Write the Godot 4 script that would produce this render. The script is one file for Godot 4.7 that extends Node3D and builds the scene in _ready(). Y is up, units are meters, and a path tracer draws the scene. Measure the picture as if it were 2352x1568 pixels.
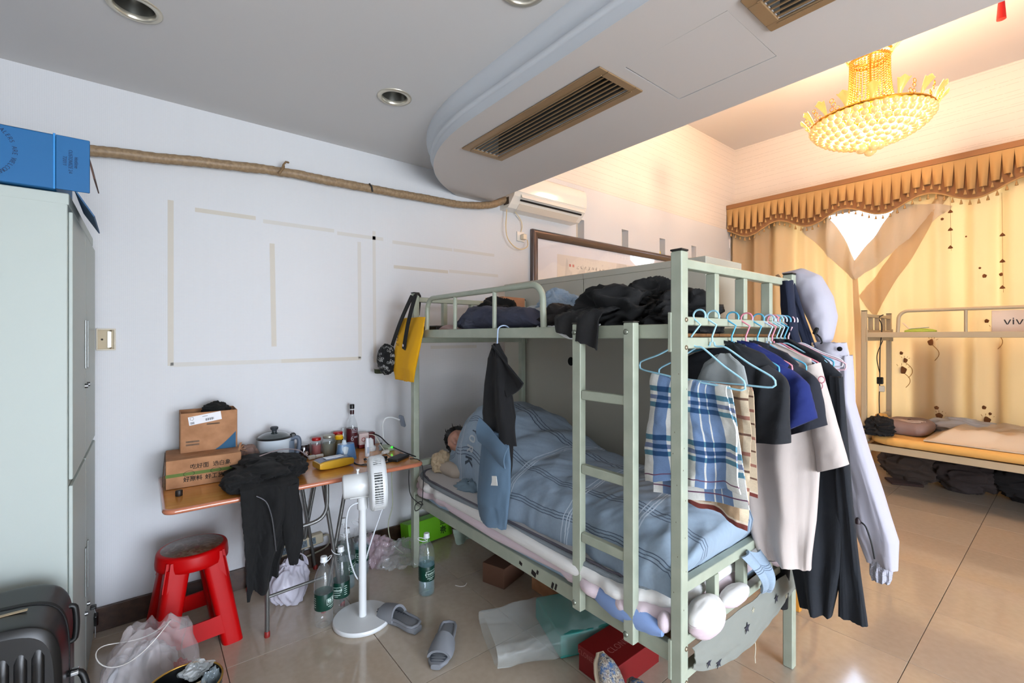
extends Node3D

const W := -3.10      # face of the long wall with the pipe
const C := 2.755      # ceiling over the bunks
const S := 2.595      # underside of the dropped soffit
const SX := 2.225     # edge of the soffit towards the living room
const H := 4.15       # ceiling of the living room
const XW := 6.586     # face of the window wall
const ZB := 3.4       # wall behind the camera
const XL := -1.5      # wall beyond the left locker


class Geo:
	var v := PackedVector3Array()
	var n := PackedVector3Array()
	var t := PackedVector2Array()
	var ix := PackedInt32Array()
	var xf := Transform3D()

	func vert(p: Vector3, nn: Vector3, uv := Vector2.ZERO) -> int:
		v.append(xf * p)
		n.append((xf.basis * nn).normalized())
		t.append(uv)
		return v.size() - 1

	func tri(a: int, b: int, c: int) -> void:
		var f := (v[c] - v[a]).cross(v[b] - v[a])
		ix.append(a)
		if f.dot(n[a] + n[b] + n[c]) < 0.0:
			ix.append(c)
			ix.append(b)
		else:
			ix.append(b)
			ix.append(c)

	func quad(a: int, b: int, c: int, d: int) -> void:
		tri(a, b, c)
		tri(a, c, d)

	func face(pts: Array, nn: Vector3) -> void:
		var ids := []
		for p in pts:
			ids.append(vert(p, nn))
		for i in range(1, ids.size() - 1):
			tri(ids[0], ids[i], ids[i + 1])

	func box(c: Vector3, s: Vector3, bv := 0.003, bs := Basis()) -> Geo:
		var h := s * 0.5
		bv = minf(bv, minf(h.x, minf(h.y, h.z)) * 0.9)
		var id := {}
		for k in 3:
			for m in 8:
				var sg := Vector3(1 if m & 1 else -1, 1 if m & 2 else -1, 1 if m & 4 else -1)
				var p := Vector3.ZERO
				for a in 3:
					p[a] = sg[a] * (h[a] if a == k else h[a] - bv)
				var nn := Vector3.ZERO
				nn[k] = sg[k]
				var uv := Vector2(p[(k + 1) % 3], p[(k + 2) % 3])
				if k == 0:
					uv = Vector2(p.z, -p.y)
				elif k == 2:
					uv = Vector2(p.x, -p.y)
				else:
					uv = Vector2(p.x, p.z)
				id[k * 8 + m] = vert(c + bs * p, bs * nn, uv)
		for k in 3:
			var a := 1 << ((k + 1) % 3)
			var b := 1 << ((k + 2) % 3)
			for sg in 2:
				var o := (1 << k) * sg + k * 8
				quad(id[o], id[o + a], id[o + a + b], id[o + b])
		if bv > 0.0:
			for k in 3:
				var m := (k + 1) % 3
				var q := 1 << ((k + 2) % 3)
				for sa in 2:
					for sb in 2:
						var o := (1 << k) * sa + (1 << m) * sb
						quad(id[k * 8 + o], id[k * 8 + o + q], id[m * 8 + o + q], id[m * 8 + o])
			for m in 8:
				tri(id[m], id[8 + m], id[16 + m])
		return self

	func bar(a: Vector3, b: Vector3, w: float, d: float, bv := 0.003, up := Vector3.UP) -> Geo:
		var y := (b - a).normalized()
		if absf(y.dot(up)) > 0.98:
			up = Vector3.RIGHT
		var x := up.cross(y).normalized()
		return box((a + b) * 0.5, Vector3(w, a.distance_to(b), d), bv, Basis(x, y, x.cross(y)))

	func tube(pts: Array, r, sides := 8, caps := true) -> Geo:
		var m := pts.size()
		var x := Vector3.ZERO
		var rows := []
		var len := 0.0
		for i in m:
			var p: Vector3 = pts[i]
			var d: Vector3 = (pts[mini(i + 1, m - 1)] - pts[maxi(i - 1, 0)]).normalized()
			if i == 0:
				x = d.cross(Vector3.UP if absf(d.y) < 0.9 else Vector3.RIGHT).normalized()
			else:
				x = (x - d * x.dot(d)).normalized()
				len += p.distance_to(pts[i - 1])
			var y := d.cross(x)
			var rr: float = r[i] if r is Array or r is PackedFloat32Array else r
			var row := []
			for k in sides + 1:
				var a := TAU * k / sides
				var nn := x * cos(a) + y * sin(a)
				row.append(vert(p + nn * rr, nn, Vector2(float(k) / sides, len)))
			rows.append(row)
			if caps and (i == 0 or i == m - 1):
				var nn := -d if i == 0 else d
				var ring := []
				for k in sides:
					var a := TAU * k / sides
					ring.append(vert(p + (x * cos(a) + y * sin(a)) * rr, nn))
				for k in range(1, sides - 1):
					tri(ring[0], ring[k], ring[k + 1])
		for i in m - 1:
			for k in sides:
				quad(rows[i][k], rows[i][k + 1], rows[i + 1][k + 1], rows[i + 1][k])
		return self

	func lathe(pr: Array, segs := 24, c := Vector3.ZERO, crease := 0.6) -> Geo:
		var m := pr.size()
		var seg_n := []
		for i in m - 1:
			var d: Vector2 = pr[i + 1] - pr[i]
			seg_n.append(Vector2(d.y, -d.x).normalized())
		for i in m - 1:
			var na: Vector2 = seg_n[i]
			var nb: Vector2 = seg_n[i]
			if i > 0 and seg_n[i - 1].dot(na) > crease:
				na = (na + seg_n[i - 1]).normalized()
			if i < m - 2 and seg_n[i + 1].dot(nb) > crease:
				nb = (nb + seg_n[i + 1]).normalized()
			var ra := []
			var rb := []
			for k in segs + 1:
				var a := TAU * k / segs
				var e := Vector3(cos(a), 0, sin(a))
				ra.append(vert(c + e * pr[i].x + Vector3.UP * pr[i].y, e * na.x + Vector3.UP * na.y, Vector2(float(k) / segs, pr[i].y)))
				rb.append(vert(c + e * pr[i + 1].x + Vector3.UP * pr[i + 1].y, e * nb.x + Vector3.UP * nb.y, Vector2(float(k) / segs, pr[i + 1].y)))
			for k in segs:
				if pr[i].x > 1e-5:
					tri(ra[k], ra[k + 1], rb[k])
				if pr[i + 1].x > 1e-5:
					tri(ra[k + 1], rb[k + 1], rb[k])
		return self

	func ball(c: Vector3, r: Vector3, nu := 12, nv := 8) -> Geo:
		return loft(nu, nv, func(u: float, w: float): return c + r * Vector3(cos(TAU * u) * sin(PI * w), cos(PI * w), sin(TAU * u) * sin(PI * w)), false)

	func _norms(P: Array, nu: int, nv: int, wrap: bool) -> Array:
		var out := []
		for j in nv + 1:
			for i in nu + 1:
				var il := i - 1
				var ir := i + 1
				if wrap:
					il = (i - 1 + nu) % nu
					ir = (i + 1) % nu
				else:
					il = maxi(il, 0)
					ir = mini(ir, nu)
				var a: Vector3 = P[j * (nu + 1) + ir] - P[j * (nu + 1) + il]
				var b: Vector3 = P[mini(j + 1, nv) * (nu + 1) + i] - P[maxi(j - 1, 0) * (nu + 1) + i]
				var c := a.cross(b)
				out.append(c.normalized() if c.length_squared() > 1e-18 else Vector3.ZERO)
		return out

	# a sheet: f(u, v) for u, v in 0..1; with a thickness it gets a back and a rim
	func grid(nu: int, nv: int, f: Callable, th := 0.0, uvs := Vector2.ONE) -> Geo:
		var P := []
		for j in nv + 1:
			for i in nu + 1:
				P.append(f.call(float(i) / nu, float(j) / nv))
		var N := _norms(P, nu, nv, false)
		var base := v.size()
		for k in P.size():
			vert(P[k] + N[k] * th * 0.5, N[k], Vector2(float(k % (nu + 1)) / nu, float(k / (nu + 1)) / nv) * uvs)
		for j in nv:
			for i in nu:
				var a := base + j * (nu + 1) + i
				quad(a, a + 1, a + nu + 2, a + nu + 1)
		if th > 0.0:
			var bk := v.size()
			for k in P.size():
				vert(P[k] - N[k] * th * 0.5, -N[k], Vector2(float(k % (nu + 1)) / nu, float(k / (nu + 1)) / nv) * uvs)
			for j in nv:
				for i in nu:
					var a := bk + j * (nu + 1) + i
					quad(a, a + 1, a + nu + 2, a + nu + 1)
			var ring := []
			for i in nu:
				ring.append(i)
			for j in nv:
				ring.append(j * (nu + 1) + nu)
			for i in range(nu, 0, -1):
				ring.append(nv * (nu + 1) + i)
			for j in range(nv, 0, -1):
				ring.append(j * (nu + 1))
			for q in ring.size():
				var k0: int = ring[q]
				var k1: int = ring[(q + 1) % ring.size()]
				var e: Vector3 = (P[k1] - P[k0]).cross(N[k0])
				if e.length_squared() < 1e-16:
					continue
				e = e.normalized()
				var uv: Vector2 = Vector2(float(k0 % (nu + 1)) / nu, float(k0 / (nu + 1)) / nv) * uvs
				quad(vert(P[k0] + N[k0] * th * 0.5, e, uv), vert(P[k1] + N[k1] * th * 0.5, e, uv), vert(P[k1] - N[k1] * th * 0.5, e, uv), vert(P[k0] - N[k0] * th * 0.5, e, uv))
		return self

	# a closed skin: u runs round, v along
	func loft(nu: int, nv: int, f: Callable, caps := true, uvs := Vector2.ONE) -> Geo:
		var P := []
		for j in nv + 1:
			for i in nu + 1:
				P.append(f.call(float(i % nu) / nu, float(j) / nv))
		var N := _norms(P, nu, nv, true)
		# make the normals look outwards
		var s := 0.0
		for j in range(1, nv):
			var ctr := Vector3.ZERO
			for i in nu:
				ctr += P[j * (nu + 1) + i] / nu
			for i in nu:
				s += N[j * (nu + 1) + i].dot(P[j * (nu + 1) + i] - ctr)
		var sg := 1.0 if s >= 0.0 else -1.0
		for j in [0, nv]:
			var ctr := Vector3.ZERO
			for i in nu:
				ctr += P[j * (nu + 1) + i] / nu
			var far := 0.0
			for i in nu:
				far = maxf(far, ctr.distance_to(P[j * (nu + 1) + i]))
			if far < 1e-4:
				var inn := Vector3.ZERO
				var jj := 1 if j == 0 else nv - 1
				for i in nu:
					inn += P[jj * (nu + 1) + i] / nu
				for i in nu + 1:
					N[j * (nu + 1) + i] = (ctr - inn).normalized() * sg
			elif caps:
				var jj := 1 if j == 0 else nv - 1
				var inn := Vector3.ZERO
				for i in nu:
					inn += P[jj * (nu + 1) + i] / nu
				var d := (ctr - inn).normalized()
				var m := vert(ctr, d)
				var rim := []
				for i in nu:
					rim.append(vert(P[j * (nu + 1) + i], d))
				for i in nu:
					tri(m, rim[i], rim[(i + 1) % nu])
		var base := v.size()
		for k in P.size():
			vert(P[k], N[k] * sg, Vector2(float(k % (nu + 1)) / nu, float(k / (nu + 1)) / nv) * uvs)
		for j in nv:
			for i in nu:
				var a := base + j * (nu + 1) + i
				quad(a, a + 1, a + nu + 2, a + nu + 1)
		return self

	# an outline in x, y pushed out along z from 0 to depth
	func prism(pts: Array, depth: float) -> Geo:
		var pp := PackedVector2Array(pts)
		var tr := Geometry2D.triangulate_polygon(pp)
		for side in 2:
			var nn := Vector3(0, 0, 1 if side else -1)
			var ids := []
			for p in pp:
				ids.append(vert(Vector3(p.x, p.y, depth * side), nn, p))
			for k in range(0, tr.size(), 3):
				tri(ids[tr[k]], ids[tr[k + 1]], ids[tr[k + 2]])
		var cw := 1.0 if Geometry2D.is_polygon_clockwise(pp) else -1.0
		for k in pp.size():
			var a := pp[k]
			var b := pp[(k + 1) % pp.size()]
			var d := (b - a).normalized()
			var nn := Vector3(-d.y, d.x, 0) * cw
			quad(vert(Vector3(a.x, a.y, 0), nn), vert(Vector3(b.x, b.y, 0), nn), vert(Vector3(b.x, b.y, depth), nn), vert(Vector3(a.x, a.y, depth), nn))
		return self

	# strokes of a drawn line on a surface; m(Vector2) gives [point, normal]
	func line2(pts: Array, w: float, m: Callable) -> Geo:
		for k in pts.size() - 1:
			var a: Vector2 = pts[k]
			var b: Vector2 = pts[k + 1]
			var d := (b - a).normalized()
			var s := Vector2(-d.y, d.x) * w * 0.5
			var cuts := maxi(1, int(ceil(a.distance_to(b) / maxf(w * 3.0, 0.012))))
			a -= d * w * 0.4
			b += d * w * 0.4
			var last := []
			for q in cuts + 1:
				var p := a.lerp(b, float(q) / cuts)
				var l = m.call(p + s)
				var r = m.call(p - s)
				var now := [vert(l[0], l[1]), vert(r[0], r[1])]
				if last:
					quad(last[0], last[1], now[1], now[0])
				last = now
		return self

	func text(s: String, size: float, m: Callable, bold := false) -> Geo:
		var tm := TextMesh.new()
		var f := SystemFont.new()
		f.font_names = PackedStringArray(["Droid Sans"])
		if bold:
			f.font_weight = 700
		tm.font = f
		tm.text = s
		tm.font_size = 32
		tm.pixel_size = size / 23.0
		tm.depth = 0.0
		tm.curve_step = 2.0
		var ar := tm.surface_get_arrays(0) if tm.get_surface_count() else []
		if ar.is_empty():
			return self
		var base := v.size()
		for p in ar[Mesh.ARRAY_VERTEX]:
			var q = m.call(Vector2(p.x, p.y))
			vert(q[0], q[1])
		var id = ar[Mesh.ARRAY_INDEX]
		for k in range(0, id.size(), 3):
			tri(base + id[k], base + id[k + 1], base + id[k + 2])
		return self

	func mesh() -> ArrayMesh:
		var ar := []
		ar.resize(Mesh.ARRAY_MAX)
		ar[Mesh.ARRAY_VERTEX] = v
		ar[Mesh.ARRAY_NORMAL] = n
		ar[Mesh.ARRAY_TEX_UV] = t
		ar[Mesh.ARRAY_INDEX] = ix
		var m := ArrayMesh.new()
		m.add_surface_from_arrays(Mesh.PRIMITIVE_TRIANGLES, ar)
		return m


const GLYPH := {
	"全": [[5,0,1,4],[5,0,9,4],[3,4.5,7,4.5],[2.5,7,7.5,7],[1,9.7,9,9.7],[5,4.5,5,9.7]],
	"球": [[0,1,4,1],[0,5,4,5],[0,9,4,9],[2,1,2,9],[4.5,2.5,9.7,2.5],[7,0.3,7,9.7,6,9],[7,5,9.5,9],[5,4,6,5.2],[4.6,8.5,6.6,6],[9,3.8,7.6,5],[8,0.5,9,1.5]],
	"招": [[0,2.5,3.6,2.5],[2,0,2,9.5,1,9],[0,7,3.6,5.5],[4.5,1,9.3,1,9,4.4,8.2,4.2],[6.6,1,6,3,4.4,4.7],[4.8,5.8,9,5.8,9,9.5,4.8,9.5,4.8,5.8]],
	"商": [[0.5,1.6,9.5,1.6],[5,0,5,1.6],[3.2,2,3.8,3.2],[6.8,2,6.2,3.2],[1,9.8,1,3.5,9,3.5,9,9.6,8,9.3],[4.2,4,3,5.6],[5.8,4,7,5.6],[3.2,6.3,6.8,6.3,6.8,9,3.2,9,3.2,6.3]],
	"吃": [[0.2,2,3,2,3,7,0.2,7,0.2,2],[5,0.3,4,3.5],[4.6,2,9.5,2],[4.2,4.5,8.5,4.5,5,8.5,5,9.5,9.6,9.5,9.6,8]],
	"好": [[2,0.3,0.8,6,3.8,9.5],[3.6,3,2.8,6.5,0.3,9.5],[0,3.2,4.2,3.2],[5,1.2,9,1.2,7.2,3.5],[7.2,3.5,7.2,9.5,6,9],[4.5,5.2,9.8,5.2]],
	"面": [[0.5,0.5,9.5,0.5],[5,0.5,4.3,2.5],[1,2.5,9,2.5,9,9.5,1,9.5,1,2.5],[3.7,2.5,3.7,9.5],[6.3,2.5,6.3,9.5],[3.7,4.8,6.3,4.8],[3.7,7,6.3,7]],
	"选": [[0.8,1,1.8,2],[0.3,4,2.2,4,2.2,7.5,0.3,9.3],[2.2,8,4,9.5,9.8,9.5],[5,0.4,4,3],[4.6,1.8,9,1.8],[3.5,4,9.8,4],[6.8,0,6.8,4],[5.6,4,5.2,6.5,3.8,8],[7.8,4,7.8,7.5,9.7,7.5,9.7,6]],
	"白": [[5,0,4,2],[1.5,2,8.5,2,8.5,9.6,1.5,9.6,1.5,2],[1.5,5.8,8.5,5.8]],
	"象": [[4,0,1.5,2.5],[3.5,1,7,1,6,2.4],[2,2.4,8.2,2.4,8.2,4.4,2,4.4,2,2.4],[5,2.4,4.6,4.4],[5,4.4,1,6.5],[4.5,5,6,7,5.8,9.5,4.6,9],[5,6.2,1,8],[5.6,7.4,1,9.6],[8,5,6,6.3],[6.2,6,9.7,9]],
	"原": [[1,0.8,9.7,0.8],[1.6,0.8,1.3,6,0.2,9.6],[5.6,1,5,2.4],[3,2.5,8.6,2.5,8.6,5.8,3,5.8,3,2.5],[3,4.1,8.6,4.1],[5.8,5.8,5.8,9.5,5,9],[3.8,7,2.6,9],[7.6,7,9,9]],
	"料": [[0.6,1.5,1.3,3.2],[4,1.5,3.3,3.2],[0,4.2,4.8,4.2],[2.4,0,2.4,9.7],[2.2,4.5,0.2,7.5],[2.6,4.8,4.6,7],[5.8,1.2,6.8,2.4],[5.5,3.8,6.5,5],[5,7.2,10,6],[8.2,0,8.2,9.8]],
	"工": [[1.5,1.5,8.5,1.5],[5,1.5,5,9],[0.5,9,9.5,9]],
	"艺": [[0.5,2,9.5,2],[3.2,0.4,3.2,3.6],[6.8,0.4,6.8,3.6],[2,4.8,7.8,4.8,1.8,8.2,1.8,9.5,9,9.5,9,8]],
	"怡": [[0.5,3,0.2,5],[1.6,0.3,1.6,9.7],[2.6,2.5,3.3,4],[6,0.5,4.6,4,8.8,3.8],[7.8,2.3,9.4,4.8],[4.8,5.8,9,5.8,9,9.5,4.8,9.5,4.8,5.8]],
	"宝": [[5,0,5,1.2],[0.8,3,0.8,1.5,9.2,1.5,9.2,3],[2,4.2,8,4.2],[2.2,6.6,7.8,6.6],[0.8,9.4,9.2,9.4],[5,4.2,5,9.4],[6.6,7.4,7.6,8.6]],
	"奈": [[1,2.2,9,2.2],[5,0,4,3,0.8,5.2],[5,2.2,9.3,5],[3,4.4,7,4.4],[1.5,6,8.5,6],[5,6,5,9.7,4.2,9.2],[3,7,1.4,9],[7,7,8.6,9]],
	"雪": [[1.8,0.6,8.2,0.6],[0.6,3.4,0.6,2,9.4,2,9.4,3.4],[5,0.6,5,4.6],[2.2,3,3.8,3],[2.2,4.2,3.8,4.2],[6.2,3,7.8,3],[6.2,4.2,7.8,4.2],[1.5,5.6,8.5,5.6,8.5,9.6,1.5,9.6],[2,7.6,8.5,7.6]],
}

var taken := {}
var mats := {}
var fn := FastNoiseLite.new()
var f1 := FastNoiseLite.new()
var rng := RandomNumberGenerator.new()
var weave: Texture2D
var grain: Texture2D
var speck: Texture2D


func nz(x: float, y := 0.0, z := 0.0) -> float:
	return fn.get_noise_3d(x, y, z)


func ns(x: float, y := 0.0, z := 0.0) -> float:
	return f1.get_noise_3d(x, y, z)


func glyphs(g: Geo, s: String, o: Vector2, size: float, gap: float, w: float, m: Callable) -> void:
	for i in s.length():
		if not GLYPH.has(s[i]):
			continue
		for st in GLYPH[s[i]]:
			var pts := []
			for k in range(0, st.size(), 2):
				pts.append(o + Vector2(i * (size + gap) + st[k] * size * 0.1, -st[k + 1] * size * 0.1))
			g.line2(pts, w, m)


func numbered(called: String) -> String:
	taken[called] = taken.get(called, 0) + 1
	return called if taken[called] == 1 else "%s_%03d" % [called, taken[called] - 1]


func thing(called: String, label: String, category: String, group := "", at := Vector3.ZERO, turn := 0.0) -> Node3D:
	var o := Node3D.new()
	o.name = numbered(called)
	add_child(o)
	o.position = at
	o.rotation.y = turn
	o.set_meta("label", label)
	o.set_meta("category", category)
	if group:
		o.set_meta("group", group)
	return o


func part(p: Node, called: String, g: Geo, m: Material, label := "") -> MeshInstance3D:
	return put(p, called, g.mesh(), m, Vector3.ZERO, label)


func put(p: Node, called: String, me: Mesh, m: Material, at := Vector3.ZERO, label := "") -> MeshInstance3D:
	var o := MeshInstance3D.new()
	o.name = called
	o.mesh = me
	o.material_override = m
	o.position = at
	p.add_child(o, true)
	if label:
		o.set_meta("label", label)
	return o


func single(called: String, label: String, category: String, g: Geo, m: Material, group := "") -> MeshInstance3D:
	var o := put(self, numbered(called), g.mesh(), m)
	o.set_meta("label", label)
	o.set_meta("category", category)
	if group:
		o.set_meta("group", group)
	return o


func struct(called: String, g: Geo, m: Material, label := "") -> MeshInstance3D:
	var o := put(self, numbered(called), g.mesh(), m)
	o.set_meta("kind", "structure")
	o.set_meta("label", label if label else called.replace("_", " "))
	return o


func copy(src: Node3D, label := "") -> Node3D:
	var o: Node3D = src.duplicate()
	var base := str(src.name)
	if base.length() > 4 and base[-4] == "_" and base.right(3).is_valid_int():
		base = base.left(-4)
	o.name = numbered(base)
	add_child(o)
	if label:
		o.set_meta("label", label)
	return o


func mat(c: Color, rough := 0.7, o := {}) -> StandardMaterial3D:
	var key := str(c, rough, o)
	if mats.has(key):
		return mats[key]
	var m := StandardMaterial3D.new()
	m.albedo_color = c
	m.roughness = rough
	m.metallic = o.get("metal", 0.0)
	if o.has("spec"):
		m.metallic_specular = o.spec
	if o.has("coat"):
		m.clearcoat_enabled = true
		m.clearcoat = o.coat
		m.clearcoat_roughness = o.get("coat_rough", 0.1)
	if o.has("tex"):
		m.albedo_texture = o.tex
		if o.get("tri", false):
			m.uv1_triplanar = true
			m.uv1_world_triplanar = o.get("world", false)
		m.uv1_scale = Vector3.ONE * o.get("scale", 1.0)
	if o.has("bump"):
		m.heightmap_enabled = true
		m.heightmap_texture = o.bump
		m.heightmap_scale = o.get("depth", 0.05)
		if o.get("tri", true):
			m.uv1_triplanar = true
			m.uv1_world_triplanar = o.get("world", false)
		m.uv1_scale = Vector3.ONE * o.get("scale", 1.0)
	if o.has("back"):
		m.backlight_enabled = true
		m.backlight = o.back
	if o.has("emit"):
		m.emission_enabled = true
		m.emission = o.emit
		m.emission_energy_multiplier = o.get("power", 1.0)
	if o.has("sheen"):
		m.rim_enabled = true
		m.rim = o.sheen
		m.rim_tint = 0.6
	if o.has("sss"):
		m.subsurf_scatter_enabled = true
		m.subsurf_scatter_strength = o.sss
	if c.a < 1.0:
		m.transparency = BaseMaterial3D.TRANSPARENCY_ALPHA
	mats[key] = m
	return m


func cloth(c: Color, scale := 60.0, depth := 0.025, more := {}) -> StandardMaterial3D:
	var o := {"bump": weave, "depth": minf(depth, 0.03), "scale": scale, "sheen": 0.15}
	o.merge(more, true)
	return mat(c, 0.92, o)


func plain_tex(im: Image) -> ImageTexture:
	return ImageTexture.create_from_image(im)


func noise_tex(size: int, freq: float, oct := 4, a := Color.BLACK, b := Color.WHITE, sd := 3) -> ImageTexture:
	var f := FastNoiseLite.new()
	f.seed = sd
	f.frequency = freq
	f.fractal_octaves = oct
	var g := f.get_seamless_image(size, size)
	var im := Image.create(size, size, false, Image.FORMAT_RGB8)
	for y in size:
		for x in size:
			im.set_pixel(x, y, a.lerp(b, g.get_pixel(x, y).r))
	return ImageTexture.create_from_image(im)


func setup_textures() -> void:
	fn.seed = 11
	fn.frequency = 1.0
	fn.fractal_octaves = 3
	f1.seed = 29
	f1.frequency = 1.0
	f1.fractal_type = FastNoiseLite.FRACTAL_NONE
	rng.seed = 5
	var im := Image.create(64, 64, false, Image.FORMAT_RGB8)
	for y in 64:
		for x in 64:
			var k := 0.5 + 0.25 * sin(TAU * x / 8.0) + 0.25 * sin(TAU * y / 8.0)
			im.set_pixel(x, y, Color(k, k, k))
	weave = plain_tex(im)
	grain = noise_tex(256, 0.03, 4)
	speck = noise_tex(256, 0.2, 2)


func _ready() -> void:
	setup_textures()
	setup_view()
	build_shell()
	build_ceiling_fittings()
	build_wall_fittings()
	build_window()
	build_chandelier()
	build_lockers()
	build_bunk()
	build_bedding()
	build_person()
	build_upper_bunk_things()
	build_hanging()
	build_far_bunk()
	build_table()
	build_table_things()
	build_floor_things()
	build_under_bed()


func setup_view() -> void:
	var cam := Camera3D.new()
	cam.name = "camera"
	cam.projection = Camera3D.PROJECTION_FRUSTUM
	cam.near = 0.05
	cam.far = 60.0
	cam.size = 2.0 * 0.05 * 784.0 / 1050.0
	cam.frustum_offset = Vector2(0, -0.05 * 11.0 / 1050.0)
	add_child(cam)
	cam.position = Vector3(0, 1.48, 0)
	cam.rotation_degrees.y = -38.8
	cam.current = true

	var env := Environment.new()
	env.background_mode = Environment.BG_SKY
	var sm := ProceduralSkyMaterial.new()
	sm.sky_top_color = Color(0.80, 0.88, 1.0)
	sm.sky_horizon_color = Color(0.93, 0.95, 1.0)
	sm.ground_bottom_color = Color(0.62, 0.62, 0.60)
	sm.ground_horizon_color = Color(0.80, 0.82, 0.84)
	sm.sun_angle_max = 0.0
	env.sky = Sky.new()
	env.sky.sky_material = sm
	env.background_energy_multiplier = 8.5
	env.tonemap_mode = Environment.TONE_MAPPER_LINEAR
	env.tonemap_exposure = 1.16
	env.sdfgi_enabled = true
	env.ssao_enabled = true
	env.ssil_enabled = true
	var we := WorldEnvironment.new()
	we.name = "surroundings"
	we.environment = env
	add_child(we)

	# added area light, for daylight of an unseen sliding door behind the camera
	var day := AreaLight3D.new()
	day.name = "added_door_daylight"
	day.area_size = Vector2(2.7, 2.2)
	day.light_color = Color(0.91, 0.95, 1.0)
	day.light_energy = 20.5
	day.area_range = 18.0
	day.shadow_enabled = true
	add_child(day)
	day.position = Vector3(1.0, 1.18, ZB - 0.06)
	day.rotation_degrees.y = 0.0


func slab(g: Geo, a: Vector3, b: Vector3, bv := 0.0) -> Geo:
	return g.box((a + b) * 0.5, (b - a).abs(), bv)


func wall_paint() -> StandardMaterial3D:
	# wallpaper with a fine diamond emboss
	if mats.has("wallpaper"):
		return mats["wallpaper"]
	var im := Image.create(64, 64, false, Image.FORMAT_RGB8)
	for y in 64:
		for x in 64:
			var k := 0.5 + 0.5 * sin(TAU * (x + y) / 16.0) * sin(TAU * (x - y) / 16.0)
			im.set_pixel(x, y, Color(k, k, k))
	var m := StandardMaterial3D.new()
	m.albedo_color = Color(0.82, 0.825, 0.835)
	m.roughness = 0.75
	m.heightmap_enabled = true
	m.heightmap_texture = plain_tex(im)
	m.heightmap_scale = 0.05
	m.uv1_triplanar = true
	m.uv1_world_triplanar = true
	m.uv1_scale = Vector3.ONE * 16.0
	mats["wallpaper"] = m
	return m


func striped_paper() -> StandardMaterial3D:
	# wallpaper with thin printed lines at uneven spacing
	if mats.has("striped"):
		return mats["striped"]
	var r := RandomNumberGenerator.new()
	r.seed = 9
	var im := Image.create(128, 512, false, Image.FORMAT_RGB8)
	im.fill(Color(0.86, 0.835, 0.80))
	var y := 4
	while y < 510:
		var tone := r.randf_range(0.80, 0.87)
		for x in 128:
			im.set_pixel(x, y, Color(0.86, 0.835, 0.80) * tone if r.randf() < 0.85 else Color(0.86, 0.835, 0.80))
		y += r.randi_range(9, 34)
	var m := StandardMaterial3D.new()
	m.albedo_texture = plain_tex(im)
	m.roughness = 0.7
	m.uv1_triplanar = true
	m.uv1_world_triplanar = true
	m.uv1_scale = Vector3(0.8, 0.8, 0.8)
	mats["striped"] = m
	return m


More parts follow.
